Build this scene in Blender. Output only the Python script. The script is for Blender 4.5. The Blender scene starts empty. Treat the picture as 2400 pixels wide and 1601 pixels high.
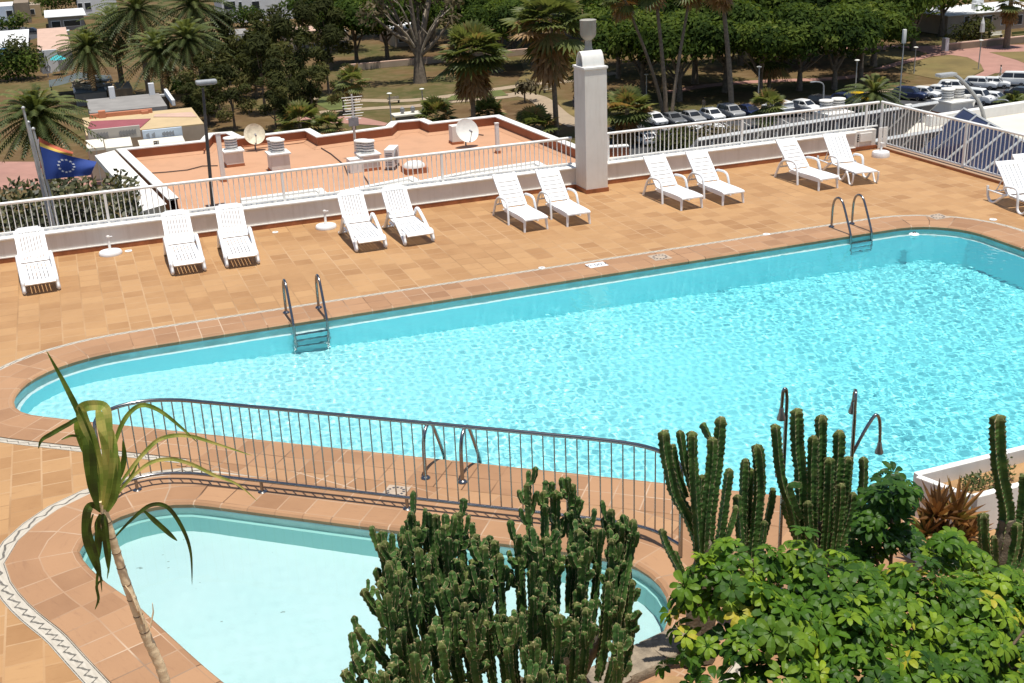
import bpy, bmesh, math, random
import numpy as np
from mathutils import Vector, Matrix, Quaternion, geometry as geo

random.seed(7)
SC = bpy.context.scene
COL = SC.collection
R_ = math.radians

# ------------------------------------------------------------------ camera
CAM_H = 6.2                       # eye height above the pool deck (deck z = 0)
FPX, PW, PH = 2780.0, 2400.0, 1601.0
_Y = Vector((80 - PW/2, -230 - PH/2, FPX)).normalized()
_U = Vector((1, -0.041, 0)).cross(_Y).normalized()
if _U.y > 0: _U = -_U
_X = _Y.cross(_U)
if _X.x < 0: _X = -_X
RW = Matrix((_X, _Y, _U))         # rows: world axes seen from the camera (x right, y down, z forward)
cd = bpy.data.cameras.new('camera'); cam = bpy.data.objects.new('camera', cd); COL.objects.link(cam)
cd.sensor_width = 36.0; cd.lens = FPX / PW * 36.0
cd.clip_start = 0.1; cd.clip_end = 3000
r_, u_, b_ = RW @ Vector((1, 0, 0)), -(RW @ Vector((0, 1, 0))), -(RW @ Vector((0, 0, 1)))
cam.matrix_world = Matrix(((r_.x, u_.x, b_.x, 0), (r_.y, u_.y, b_.y, 0), (r_.z, u_.z, b_.z, CAM_H), (0, 0, 0, 1)))
SC.camera = cam

# ------------------------------------------------------------------ light
SUN = Vector((0.035, -0.15, 1.0)).normalized()
world = bpy.data.worlds.new('World'); SC.world = world; world.use_nodes = True
wn = world.node_tree.nodes; wl = world.node_tree.links
for n in list(wn): wn.remove(n)
wo = wn.new('ShaderNodeOutputWorld'); wb = wn.new('ShaderNodeBackground'); sky = wn.new('ShaderNodeTexSky')
sky.sky_type = 'NISHITA'; sky.sun_disc = False
sky.sun_elevation = math.asin(SUN.z); sky.sun_rotation = math.atan2(SUN.x, SUN.y)
sky.altitude = 60
wb.inputs[1].default_value = 0.10
wl.new(sky.outputs[0], wb.inputs[0]); wl.new(wb.outputs[0], wo.inputs[0])
sd = bpy.data.lights.new('sun', 'SUN'); sun = bpy.data.objects.new('sun', sd); COL.objects.link(sun)
sd.energy = 5.0; sd.angle = R_(0.53); sd.color = (1.0, 0.96, 0.87)
sun.rotation_euler = (-SUN).to_track_quat('-Z', 'Y').to_euler(); sun.location = (0, 0, 60)
vs = SC.view_settings
vs.view_transform = 'Standard'; vs.look = 'None'; vs.exposure = 0.08; vs.gamma = 1.0; vs.use_curve_mapping = False
SC.render.engine = 'CYCLES'
cy = SC.cycles
cy.use_denoising = True
cy.max_bounces = 8; cy.diffuse_bounces = 3; cy.glossy_bounces = 3; cy.transmission_bounces = 6; cy.transparent_max_bounces = 12
cy.sample_clamp_indirect = 6.0
cy.use_adaptive_sampling = True; cy.adaptive_threshold = 0.015

# ------------------------------------------------------------------ helpers
S_ = 2400.0 / 2351.0              # the photograph was measured at 2351 px width
def ray(x, y):
    return RW @ Vector((x*S_ - PW/2, y*S_ - PH/2, FPX))
def DZ(x, y, z=0.0):              # pixel -> point on the level plane z
    d = ray(x, y); t = (z - CAM_H) / d.z
    return Vector((d.x*t, d.y*t, z))
def DY(x, y, Y):                  # pixel -> point on the upright plane y = Y
    d = ray(x, y); t = Y / d.y
    return Vector((d.x*t, Y, CAM_H + d.z*t))
def D2(x, y, z=0.0):
    p = DZ(x, y, z); return (p.x, p.y)

class MB:
    """collects faces; build() links them as one mesh object"""
    def __init__(s): s.v = []; s.f = []; s.m = []; s.uv = []; s.cm = 0
    def face(s, pts, uv=None):
        i = len(s.v); s.v.extend([tuple(p) for p in pts]); s.f.append(tuple(range(i, i+len(pts)))); s.m.append(s.cm)
        s.uv.append(uv)
    def add(s, verts, faces, uvs=None):
        i = len(s.v); s.v.extend([tuple(p) for p in verts])
        for k, f in enumerate(faces):
            s.f.append(tuple(i+j for j in f)); s.m.append(s.cm); s.uv.append(uvs[k] if uvs else None)
    def box(s, c, d, rz=0.0, M=None, bev=0.0):
        x, y, z = d[0]/2, d[1]/2, d[2]/2
        if bev > 0:
            bm = bmesh.new(); bmesh.ops.create_cube(bm, size=1)
            for v in bm.verts: v.co = Vector((v.co.x*d[0], v.co.y*d[1], v.co.z*d[2]))
            bmesh.ops.bevel(bm, geom=bm.edges[:], offset=bev, segments=2, affect='EDGES', profile=0.6)
            bm.verts.index_update()
            vv = [v.co.copy() for v in bm.verts]; ff = [tuple(v.index for v in f.verts) for f in bm.faces]; bm.free()
        else:
            vv = [Vector(p) for p in ((-x,-y,-z),(x,-y,-z),(x,y,-z),(-x,y,-z),(-x,-y,z),(x,-y,z),(x,y,z),(-x,y,z))]
            ff = [(0,3,2,1),(4,5,6,7),(0,1,5,4),(1,2,6,5),(2,3,7,6),(3,0,4,7)]
        if rz: 
            q = Matrix.Rotation(rz, 3, 'Z'); vv = [q @ v for v in vv]
        vv = [v + Vector(c) for v in vv]
        if M: vv = [M @ v for v in vv]
        s.add(vv, ff)
    def tube(s, pts, r, n=8, cap=True, flat=1.0):
        pts = [Vector(p) for p in pts]; N = len(pts)
        rs = r if isinstance(r, (list, tuple)) else [r]*N
        T = [(pts[min(i+1, N-1)] - pts[max(i-1, 0)]).normalized() for i in range(N)]
        a = Vector((0, 0, 1)) if abs(T[0].z) < .9 else Vector((1, 0, 0))
        u = T[0].cross(a).normalized(); vs_ = []
        for i in range(N):
            u = (u - T[i]*u.dot(T[i]))
            u = u.normalized() if u.length > 1e-6 else T[i].orthogonal().normalized()
            w = T[i].cross(u)
            for k in range(n):
                t = 2*math.pi*k/n
                vs_.append(pts[i] + (u*math.cos(t) + w*math.sin(t)*flat)*rs[i])
        fs = [(i*n+k, i*n+(k+1) % n, (i+1)*n+(k+1) % n, (i+1)*n+k) for i in range(N-1) for k in range(n)]
        if cap: fs += [tuple(range(n-1, -1, -1)), tuple((N-1)*n+k for k in range(n))]
        s.add(vs_, fs)
    def lathe(s, prof, c=(0, 0, 0), n=20, M=None):
        vs_ = []
        for r, z in prof:
            for k in range(n):
                t = 2*math.pi*k/n; p = Vector((r*math.cos(t), r*math.sin(t), z)) + Vector(c)
                vs_.append(M @ p if M else p)
        N = len(prof)
        fs = [(i*n+k, i*n+(k+1) % n, (i+1)*n+(k+1) % n, (i+1)*n+k) for i in range(N-1) for k in range(n)]
        fs += [tuple(range(n-1, -1, -1)), tuple((N-1)*n+k for k in range(n))]
        s.add(vs_, fs)
    def prism(s, poly, z0, z1, M=None):
        n = len(poly)
        vs_ = [Vector((p[0], p[1], z0)) for p in poly] + [Vector((p[0], p[1], z1)) for p in poly]
        if M: vs_ = [M @ v for v in vs_]
        s.add(vs_, [tuple(range(n-1, -1, -1)), tuple(range(n, 2*n))] + [(i, (i+1) % n, n+(i+1) % n, n+i) for i in range(n)])
    def strip(s, A, B, u=None, v=(0, 1), closed=False):
        n = len(A); vs_ = [Vector(p) for p in A] + [Vector(p) for p in B]; fs = []; uvs = []
        for i in range(n if closed else n-1):
            j = (i+1) % n
            fs.append((i, j, n+j, n+i))
            if u: uj = u[i+1] if i+1 < len(u) else u[-1]; uvs.append(((u[i], v[0]), (uj, v[0]), (uj, v[1]), (u[i], v[1])))
        s.add(vs_, fs, uvs if u else None)
    def mesh(s, name, mats, smooth=False):
        me = bpy.data.meshes.new(name)
        me.from_pydata(s.v, [], s.f)
        mats = mats if isinstance(mats, (list, tuple)) else [mats]
        for m in mats: me.materials.append(m)
        if len(mats) > 1: me.polygons.foreach_set('material_index', s.m)
        if any(u is not None for u in s.uv):
            L = me.uv_layers.new(name='UVMap').data
            for p, u in zip(me.polygons, s.uv):
                if u:
                    for li, c in zip(p.loop_indices, u): L[li].uv = c
        if smooth:
            me.polygons.foreach_set('use_smooth', [True]*len(me.polygons))
            if smooth != True: me.set_sharp_from_angle(angle=R_(smooth))
        me.update()
        return me
    def build(s, name, mats, parent=None, smooth=False, fix=False):
        me = s.mesh(name, mats, smooth)
        if fix:
            bm = bmesh.new(); bm.from_mesh(me); bmesh.ops.recalc_face_normals(bm, faces=bm.faces[:]); bm.to_mesh(me); bm.free()
        return link(name, me, parent)

def link(name, me, parent=None, loc=None, rz=None):
    o = bpy.data.objects.new(name, me); COL.objects.link(o)
    if parent: o.parent = parent
    if loc is not None: o.location = loc
    if rz is not None: o.rotation_euler = (0, 0, rz)
    return o
def tag(o, label=None, cat=None, group=None, kind=None):
    if label: o['label'] = label
    if cat: o['category'] = cat
    if group: o['group'] = group
    if kind: o['kind'] = kind
    return o
def thing(name, label, cat, loc=(0, 0, 0), rz=0.0, group=None):
    return tag(link(name, None, None, loc, rz), label, cat, group)
def dup(root, loc, rz=0.0, label=None, group=None, scale=None):
    def cp(o, par):
        c = o.copy(); COL.objects.link(c); c.parent = par
        for ch in list(o.children): cp(ch, c)
        return c
    r = cp(root, None); r.location = loc; r.rotation_euler = (0, 0, rz)
    if scale: r.scale = (scale,)*3 if not isinstance(scale, tuple) else scale
    if label: r['label'] = label
    if group: r['group'] = group
    return r
def lerp(a, b, t): return a + (b-a)*t
def catmull(P, n=6, closed=False):
    P = [Vector(p) for p in P]; N = len(P); out = []
    for i in range(N if closed else N-1):
        p0, p1, p2, p3 = (P[(i-1) % N], P[i], P[(i+1) % N], P[(i+2) % N]) if closed else (P[max(i-1, 0)], P[i], P[i+1], P[min(i+2, N-1)])
        for k in range(n):
            t = k/n
            out.append(0.5*((2*p1) + (p2-p0)*t + (2*p0-5*p1+4*p2-p3)*t*t + (3*p1-p0-3*p2+p3)*t**3))
    if not closed: out.append(P[-1])
    return out
def arc(c, r, a0, a1, n=8):
    return [(c[0]+r*math.cos(R_(lerp(a0, a1, k/n))), c[1]+r*math.sin(R_(lerp(a0, a1, k/n)))) for k in range(n+1)]
def offset(poly, d, closed=True):   # positive = to the right of travel
    n = len(poly); out = []
    for i in range(n):
        a = Vector(poly[i-1] if (closed or i > 0) else poly[i]).xy; b = Vector(poly[i]).xy
        c = Vector(poly[(i+1) % n] if (closed or i < n-1) else poly[i]).xy
        t1 = (b-a); t2 = (c-b)
        t1 = t1.normalized() if t1.length > 1e-9 else t2.normalized(); t2 = t2.normalized() if t2.length > 1e-9 else t1
        n1 = Vector((t1.y, -t1.x)); n2 = Vector((t2.y, -t2.x)); m = (n1+n2).normalized()
        k = max(.5, m.dot(n1)); out.append((b.x+m.x*d/k, b.y+m.y*d/k))
    return out
def arclen(poly, closed=True):
    u = [0.0]; n = len(poly)
    for i in range(n if closed else n-1):
        u.append(u[-1] + (Vector(poly[(i+1) % n]).xy - Vector(poly[i]).xy).length)
    return u
def resample(poly, step, closed=False):
    P = [Vector(p) for p in poly]
    if closed: P = P + [P[0]]
    L = [0]
    for a, b in zip(P, P[1:]): L.append(L[-1] + (b-a).length)
    n = max(1, round(L[-1]/step)); out = []; j = 0
    for k in range(n+1 if not closed else n):
        t = L[-1]*k/n
        while j < len(L)-2 and L[j+1] < t: j += 1
        f = (t-L[j])/max(1e-9, L[j+1]-L[j]); out.append(P[j].lerp(P[j+1], f))
    return out
def inpoly(p, poly):
    c = False; n = len(poly); j = n-1
    for i in range(n):
        if (poly[i][1] > p[1]) != (poly[j][1] > p[1]) and p[0] < (poly[j][0]-poly[i][0])*(p[1]-poly[i][1])/(poly[j][1]-poly[i][1]+1e-12)+poly[i][0]: c = not c
        j = i
    return c
def sheet(name, outer, holes, z, mat, parent=None, extra=()):
    pts = []; edges = []
    for lp in [outer]+list(holes):
        i = len(pts); n = len(lp); pts += [Vector((p[0], p[1])) for p in lp]
        edges += [(i+k, i+(k+1) % n) for k in range(n)]
    pts += [Vector(p) for p in extra]
    v, e, f, *_ = geo.delaunay_2d_cdt(pts, edges, [], 0, 1e-5)
    mb = MB(); keep = []
    for t in f:
        c = sum((v[i] for i in t), Vector((0, 0)))/len(t)
        if inpoly(c, outer) and not any(inpoly(c, h) for h in holes):
            a = sum(v[t[i]].x*v[t[(i+1) % len(t)]].y - v[t[(i+1) % len(t)]].x*v[t[i]].y for i in range(len(t)))
            keep.append(tuple(t) if a > 0 else tuple(reversed(t)))
    zf = z if callable(z) else (lambda p: z)
    mb.add([(p.x, p.y, zf(p)) for p in v], keep)
    return mb.build(name, mat, parent)

# ------------------------------------------------------------------ materials
class NT:
    def __init__(s, name):
        s.mat = bpy.data.materials.new(name); s.mat.use_nodes = True
        s.t = s.mat.node_tree; s.n = s.t.nodes; s.l = s.t.links
        s.b = s.n['Principled BSDF']; s.o = s.n['Material Output']
    def add(s, typ, inp=None, **kw):
        n = s.n.new(typ)
        for k, v in kw.items(): setattr(n, k, v)
        for k, v in (inp or {}).items():
            if hasattr(v, 'is_output') or isinstance(v, bpy.types.NodeSocket): s.l.new(v, n.inputs[k])
            else: n.inputs[k].default_value = v
        return n
    def ramp(s, fac, stops, interp='LINEAR'):
        n = s.n.new('ShaderNodeValToRGB'); s.l.new(fac, n.inputs[0]); n.color_ramp.interpolation = interp
        e = n.color_ramp.elements
        while len(e) < len(stops): e.new(0.5)
        for k, (p, c) in enumerate(stops):
            e[k].position = p; e[k].color = (*c, 1) if len(c) == 3 else c
        return n.outputs[0]
    def mix(s, f, a, b, mode='MIX'):
        n = s.n.new('ShaderNodeMix'); n.data_type = 'RGBA'; n.blend_type = mode
        for sock, v in ((n.inputs[0], f), (n.inputs[6], a), (n.inputs[7], b)):
            if isinstance(v, bpy.types.NodeSocket): s.l.new(v, sock)
            elif isinstance(v, (int, float)): sock.default_value = v
            else: sock.default_value = (*v, 1)
        return n.outputs[2]
    def math(s, op, a, b=None, clamp=False):
        n = s.n.new('ShaderNodeMath'); n.operation = op; n.use_clamp = clamp
        for i, v in enumerate((a, b)):
            if v is None: continue
            if isinstance(v, bpy.types.NodeSocket): s.l.new(v, n.inputs[i])
            else: n.inputs[i].default_value = v
        return n.outputs[0]
    def pos(s, scale=(1, 1, 1), rot=(0, 0, 0), src='Object'):
        c = s.n.new('ShaderNodeTexCoord'); m = s.n.new('ShaderNodeMapping')
        s.l.new(c.outputs[src], m.inputs[0]); m.inputs['Scale'].default_value = scale; m.inputs['Rotation'].default_value = rot
        return m.outputs[0]
    def noise(s, vec, scale, detail=4, rough=.55, dist=0.0):
        n = s.add('ShaderNodeTexNoise', {'Scale': scale, 'Detail': detail, 'Roughness': rough, 'Distortion': dist})
        if vec is not None: s.l.new(vec, n.inputs['Vector'])
        return n.outputs['Fac']
    def bump(s, h, strength=.3, dist=.02):
        n = s.add('ShaderNodeBump', {'Strength': strength, 'Distance': dist, 'Height': h})
        s.l.new(n.outputs[0], s.b.inputs['Normal']); return n
    def set(s, color=None, rough=None, metal=None, spec=None):
        for k, v in (('Base Color', color), ('Roughness', rough), ('Metallic', metal), ('Specular IOR Level', spec)):
            if v is None: continue
            if isinstance(v, bpy.types.NodeSocket): s.l.new(v, s.b.inputs[k])
            elif k == 'Base Color': s.b.inputs[k].default_value = (*v, 1)
            else: s.b.inputs[k].default_value = v
        return s.mat

def plain(name, c, rough=.6, metal=0.0, var=.12, scale=6.0, bump=0.0, spec=.4, src='Object', dirt=None, dscale=1.5, streak=0):
    """a paint / metal / plaster with mottling of its own colour and optional dirt patches"""
    t = NT(name); v = t.pos(src=src)
    n = t.noise(v, scale, 5, .6)
    lo = tuple(max(0, x*(1-var)) for x in c); hi = tuple(min(1, x*(1+var)) for x in c)
    col = t.ramp(n, [(.3, lo), (.7, hi)])
    if dirt:
        d = t.ramp(t.noise(v, dscale, 6, .65), [(.52, (0, 0, 0)), (.75, (1, 1, 1))])
        dm = t.math('MULTIPLY', d, .55)
        col = t.mix(dm, col, dirt)
    if streak:                     # rain streaks running down the face
        sn = t.ramp(t.noise(t.pos(scale=(5, 5, .35), src=src), 1.6, 5, .7), [(.50, (0, 0, 0)), (.78, (1, 1, 1))])
        col = t.mix(t.math('MULTIPLY', sn, streak), col, dirt)
    if bump: t.bump(t.noise(v, scale*6, 4, .6), bump, .01)
    return t.set(col, rough, metal, spec)
# ================================================================== pools and deck
POOL = [(14.97, 7.1)] + [(14.97, 16.25)] + arc((13.87, 16.25), 1.1, 0, 90, 8)[1:] + [(0.56, 17.35)] \
     + [(p.x, p.y) for p in catmull([(0.56, 17.35), (-.16, 17.30), (-.73, 17.08), (-1.1, 16.74), (-1.30, 16.34), (-1.36, 15.96), (-1.33, 15.72), (-1.19, 15.45), (-.9, 15.18), (-.19, 14.63)], 3)][1:] \
     + [(9.52, 7.1)]
POOL = [(p.x, p.y) for p in resample(POOL, .22, True)]
KID = [(.40, 8.71), (-.03, 9.8), (-.21, 10.28), (-.46, 10.8), (-.63, 11.27), (-.66, 11.58), (-.47, 11.92), (-.22, 12.12), (.06, 12.19), (.35, 12.16), (.6, 12.05), (1.18, 11.60),
       (1.97, 10.98), (2.6, 10.49), (3.47, 9.83), (4.1, 9.32), (4.40, 9.0), (4.49, 8.65), (4.46, 8.35), (4.36, 8.09), (4.16, 7.83), (3.8, 7.55), (3.2, 7.35), (2.2, 7.28), (1.4, 7.42), (.85, 7.85)]
KID = [(p.x, p.y) for p in resample(catmull(KID, 4, True), .2, True)]
def ccw(p): return sum(p[i][0]*p[(i+1) % len(p)][1]-p[(i+1) % len(p)][0]*p[i][1] for i in range(len(p))) > 0
if not ccw(POOL): POOL.reverse()
if not ccw(KID): KID.reverse()

def tile_mat(name, c1, c2, grout, size, offs=.5, rot=0.0, src='Object', stain=(.25, .12, .05), mortar=.012, bump=.25, gmix=1.0, aspect=1.0):
    t = NT(name); v = t.pos(rot=(0, 0, rot), src=src)
    br = t.add('ShaderNodeTexBrick', {'Vector': v, 'Scale': 1.0, 'Mortar Size': mortar, 'Mortar Smooth': .3, 'Bias': 0.0,
               'Brick Width': size*aspect, 'Row Height': size, 'Color1': (0, 0, 0, 1), 'Color2': (1, 1, 1, 1), 'Mortar': (.5, .5, .5, 1)}, offset=offs, offset_frequency=2)
    # per-tile tone, from white noise of the tile index
    sepn = t.add('ShaderNodeSeparateXYZ', {0: v})
    base = t.ramp(br.outputs['Color'], [(0, c1), (.45, tuple((a+b)/2 for a, b in zip(c1, c2))), (1, c2)])
    n1 = t.noise(v, 1.1, 5, .6); n2 = t.noise(t.pos(scale=(2.2, 9, 1), src=src), 2.2, 5, .65)
    base = t.mix(t.ramp(n1, [(.35, (0, 0, 0)), (.8, (.55, .55, .55))]), base, tuple(min(1, x*1.18) for x in c2))
    st = t.math('MULTIPLY', t.ramp(n2, [(.56, (0, 0, 0)), (.78, (1, 1, 1))]), .45)
    base = t.mix(st, base, stain)
    gn = t.ramp(t.noise(v, .8, 3), [(.4, (.25, .25, .25)), (.62, (1, 1, 1))])
    gf = t.math('MULTIPLY', t.math('MULTIPLY', br.outputs['Fac'], gn), gmix)
    gc = t.mix(t.ramp(t.noise(v, .55, 2), [(.48, (0, 0, 0)), (.6, (1, 1, 1))]), grout, tuple(x*.45 for x in c1))
    col = t.mix(gf, base, gc)
    hgt = t.math('SUBTRACT', t.noise(v, 14, 4), t.math('MULTIPLY', br.outputs['Fac'], 1.2))
    t.bump(hgt, bump, .006)
    return t.set(col, .62, 0, .3)

M = {}
M['deck'] = tile_mat('deck_tile', (.31, .160, .066), (.435, .252, .115), (.56, .40, .25), .33, .37, R_(90), stain=(.22, .10, .04), gmix=.42)
M['coping'] = tile_mat('coping_tile', (.275, .145, .074), (.395, .222, .118), (.50, .36, .25), .33, 0.0, 0, 'UV', stain=(.20, .10, .06), mortar=.009, aspect=1.0)
M['walk'] = tile_mat('walk_tile', (.28, .147, .074), (.40, .228, .118), (.48, .35, .25), .33, 0.0, R_(-37.8), stain=(.22, .11, .065), mortar=.009)

def mosaic_mat():
    t = NT('mosaic_border'); uv = t.add('ShaderNodeUVMap').outputs[0]
    sp = t.add('ShaderNodeSeparateXYZ', {0: uv}); u, v = sp.outputs[0], sp.outputs[1]
    ph = t.math('MULTIPLY', u, 2*math.pi/.15)
    w = t.math('ADD', t.math('MULTIPLY', t.math('SINE', t.math('ADD', ph, t.math('MULTIPLY', t.math('SINE', ph), .8))), .17), .5)
    d = t.math('ABSOLUTE', t.math('SUBTRACT', v, w))
    line = t.math('LESS_THAN', d, .075)
    e = t.math('ABSOLUTE', t.math('SUBTRACT', v, .5))
    edge = t.math('MULTIPLY', t.math('GREATER_THAN', e, .40), t.math('LESS_THAN', e, .46))
    n = t.noise(t.pos(src='UV', scale=(1, .15, 1)), 60, 3, .7)
    lf = t.math('MULTIPLY', t.math('MAXIMUM', line, edge), t.ramp(n, [(.3, (.5,)*3), (.55, (1,)*3)]))
    base = t.ramp(t.noise(t.pos(src='UV'), 7, 5, .7), [(.3, (.40, .35, .28)), (.7, (.56, .51, .43))])
    return t.set(t.mix(lf, base, (.10, .09, .075)), .7)
M['mosaic'] = mosaic_mat()

# pool shells: painted concrete, slightly uneven
def shell_mat(name, lo, hi, deep=None, flecks=False):
    t = NT(name); v = t.pos()
    c = t.ramp(t.noise(v, .7, 6, .65), [(.3, lo), (.7, hi)])
    if deep:                       # light absorbed by deeper water, put into the floor colour as stronger blue
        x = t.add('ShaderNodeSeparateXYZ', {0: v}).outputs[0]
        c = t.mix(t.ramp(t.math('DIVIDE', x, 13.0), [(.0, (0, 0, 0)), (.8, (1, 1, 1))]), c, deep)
    if flecks:                     # bits of leaf and grit lying on the bottom
        c = t.mix(t.ramp(t.noise(t.pos(scale=(1, 1.6, 1)), 9, 2, .4), [(.765, (0, 0, 0)), (.775, (.7,)*3)]), c, (.20, .26, .22))
    return t.set(c, .7, 0, .1)
M['shell'] = shell_mat('pool_paint_and_absorption', (.42, .80, .82), (.48, .84, .86), (.24, .76, .80))
M['kshell'] = shell_mat('paddling_pool_paint', (.56, .76, .75), (.63, .80, .79), flecks=True)
M['wallp'] = shell_mat('pool_wall_paint', (.34, .88, .94), (.40, .90, .95))
M['kwall'] = shell_mat('paddling_pool_wall_paint', (.34, .66, .62), (.40, .71, .67))
M['ledge'] = shell_mat('pool_ledge_paint', (.66, .80, .80), (.74, .84, .84))
M['band'] = plain('waterline_tile', (.34, .56, .58), .35, var=.2, scale=3)
M['kband'] = plain('paddling_waterline_tile', (.42, .60, .58), .4, var=.15, scale=3)

ZW = -.085                        # water level of both pools
def pool(name, loop, zfloor, mats, ledge, zl):
    """basin: tile band, narrow ledge, wall, floor"""
    mb = MB(); n = len(loop); ins = offset(loop, -ledge)
    L = lambda lp, z: [Vector((p[0], p[1], z(p) if callable(z) else z)) for p in lp]
    mb.cm = 1; mb.strip(L(loop, zl), L(loop, .0), closed=True)
    mb.cm = 2; mb.strip(L(ins, zl), L(loop, zl), closed=True)
    mb.cm = 0
    mb.strip(L(ins, zfloor), L(ins, zl), closed=True)
    o = mb.build(name, mats, None, fix=False)
    tag(o, kind='structure')
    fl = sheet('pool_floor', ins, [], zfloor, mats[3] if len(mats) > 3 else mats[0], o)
    return o
def fdepth(p):                     # the main pool gets deeper to the right
    return -lerp(.80, 1.95, min(1, max(0, (p[0]+1.3)/15.0)))
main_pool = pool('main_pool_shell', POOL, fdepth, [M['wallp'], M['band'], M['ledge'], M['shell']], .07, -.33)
kid_pool = pool('paddling_pool_shell', KID, -.60, [M['kwall'], M['kband'], M['kwall'], M['kshell']], .06, -.22)

RIP = []
_rr = random.Random(5)
for lam, amp, spread, cnt in ((.50, .00042, 1.2, 5), (.24, .00034, 1.6, 7), (.13, .00029, 3.1, 10), (.08, .00018, 3.1, 10)):
    for k in range(cnt):
        a = R_(-35) + _rr.uniform(-spread, spread); kk = 2*math.pi/(lam*_rr.uniform(.8, 1.25))
        RIP.append((kk*math.cos(a), kk*math.sin(a), _rr.uniform(0, 6.28), amp*_rr.uniform(.6, 1.2)))
def water_sheet(name, loop, step, gain, mat):
    xs = [p[0] for p in loop]; ys = [p[1] for p in loop]
    ins = offset(loop, .004)       # laps 4 mm into the wall, so no open seam is left
    gx = np.arange(min(xs)-.05, max(xs)+.05+step, step); gy = np.arange(min(ys)-.05, max(ys)+.05+step, step)
    X, Y = np.meshgrid(gx, gy)
    P = np.array(ins); inside = np.zeros(X.shape, bool); j = len(P)-1
    for i in range(len(P)):
        c = ((P[i, 1] > Y) != (P[j, 1] > Y)) & (X < (P[j, 0]-P[i, 0])*(Y-P[i, 1])/(P[j, 1]-P[i, 1]+1e-12)+P[i, 0])
        inside ^= c; j = i
    Z = np.zeros(X.shape)
    swell = .85 + .30*np.sin(X*.55+.4*Y+1.0)*np.sin(Y*.7-.3*X) + .28*np.sin(X*1.3-Y*.8+2.)*np.sin(X*.31+Y*.22)
    for kx, ky, ph, a in RIP: Z += a*np.sin(kx*X+ky*Y+ph)
    Z = ZW + Z*gain*swell
    ny, nx = X.shape
    keep = inside[:-1, :-1] | inside[1:, :-1] | inside[:-1, 1:] | inside[1:, 1:]
    # cells crossing the rim run into the wall and the coping overhangs them
    idx = -np.ones(X.shape, int); used = np.zeros(X.shape, bool)
    used[:-1, :-1] |= keep; used[1:, :-1] |= keep; used[:-1, 1:] |= keep; used[1:, 1:] |= keep
    idx[used] = np.arange(used.sum())
    me = bpy.data.meshes.new(name)
    V = np.stack([X[used], Y[used], Z[used]], 1)
    jj, ii = np.nonzero(keep)
    F = np.stack([idx[jj, ii], idx[jj, ii+1], idx[jj+1, ii+1], idx[jj+1, ii]], 1)
    me.from_pydata(V.tolist(), [], F.tolist()); me.materials.append(mat)
    me.polygons.foreach_set('use_smooth', [True]*len(me.polygons)); me.update()
    return tag(link(name, me), kind='structure')
def water_mat(name, tint):
    t = NT(name); b = t.b
    b.inputs['Base Color'].default_value = (*tint, 1); b.inputs['Roughness'].default_value = 0.0
    b.inputs['IOR'].default_value = 1.333; b.inputs['Transmission Weight'].default_value = 1.0
    return t.mat
M['water'] = water_mat('pool_water', (.93, .99, 1.0))
main_water = water_sheet('main_pool_water', POOL, .024, 1.0, M['water'])
kid_water = water_sheet('paddling_pool_water', KID, .04, .28, M['water'])
# real refracted sunlight on the pool floors
for o in (main_water, kid_water): o.cycles.is_caustics_caster = True
for o in (main_pool, kid_pool, *main_pool.children, *kid_pool.children): o.cycles.is_caustics_receiver = True
sd.cycles.is_caustics_light = True
M['white'] = plain('white_plaster', (.74, .72, .68), .75, var=.05, scale=2.5, bump=.12, dirt=(.52, .48, .41), dscale=1.1, streak=.3)
M['wallw'] = plain('wall_plaster', (.70, .665, .615), .8, var=.05, scale=2.0, bump=.15, dirt=(.50, .45, .38), dscale=.9, streak=.5)
M['wrail'] = plain('white_rail_paint', (.80, .79, .76), .4, var=.06, scale=5, dirt=(.55, .48, .40), dscale=3.0)
M['skirt'] = plain('glazed_skirting', (.30, .105, .045), .35, var=.35, scale=4)
M['steel'] = plain('stainless_steel', (.27, .265, .265), .24, 1.0, var=.1, scale=12)
M['plastic'] = plain('white_plastic', (.80, .81, .82), .38, var=.03, scale=4, dirt=(.58, .56, .50), dscale=3)
M['dark'] = plain('dark_gap', (.03, .03, .035), .7, var=.3)
M['ink'] = plain('dark_print', (.05, .05, .06), .6, var=.1)

# ---- deck sheet and paving around the pools
DECK = [(-9, -3), (17.72, -3), (17.72, 23.02), (-9, 23.02)]
deck = sheet('pool_deck', DECK, [POOL, KID], 0.0, M['deck']); tag(deck, kind='structure')
def ring(name, loop, d0, d1, z, mat, seg=None, u0=0.0, lip=False):
    a = offset(loop, d0); b = offset(loop, d1); u = arclen(loop)
    mb = MB()
    if lip:
        A0 = [(p[0], p[1], -.07) for p in offset(loop, 0)]; A1 = [(p[0], p[1], -.012) for p in offset(loop, -.035)]
        A2 = [(p[0], p[1], z-.004) for p in offset(loop, -.012)]; A3 = [(p[0], p[1], z) for p in offset(loop, .03)]
        mb.strip(A1, A0, u, (.9, .93), True); mb.strip(A2, A1, u, (.93, .95), True); mb.strip(A3, A2, u, (.95, .97), True)
        a = offset(loop, .03)
    mb.strip([(p[0], p[1], z) for p in b], [(p[0], p[1], z) for p in a], u, (d1, max(0, d0)) if lip else (1, 0), True)
    return tag(mb.build(name, mat, smooth=False), kind='structure')
ring('mosaic_border', POOL, .645, .76, .003, M['mosaic'])
ring('mosaic_border', KID, .66, .83, .006, M['mosaic'])
def TN(t, n): return (t*.79+n*.613, -t*.613+n*.79)
WALK = [TN(-7.62, 10.62), TN(-3.3, 10.45), (4.7, 9.3), (5.0, 8.5), (4.75, 7.5), (4.0, 6.3), (3.9, 5.0), (9.5, 5.0), (9.5, 6.0), TN(1.5, 10.95), TN(-7.45, 10.95), TN(-7.62, 10.70)]
WALK.reverse()
wk = sheet('pool_walkway', WALK, [], .009, M['walk'])
ring('pool_coping', POOL, 0, .645, .012, M['coping'], lip=True)
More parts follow.
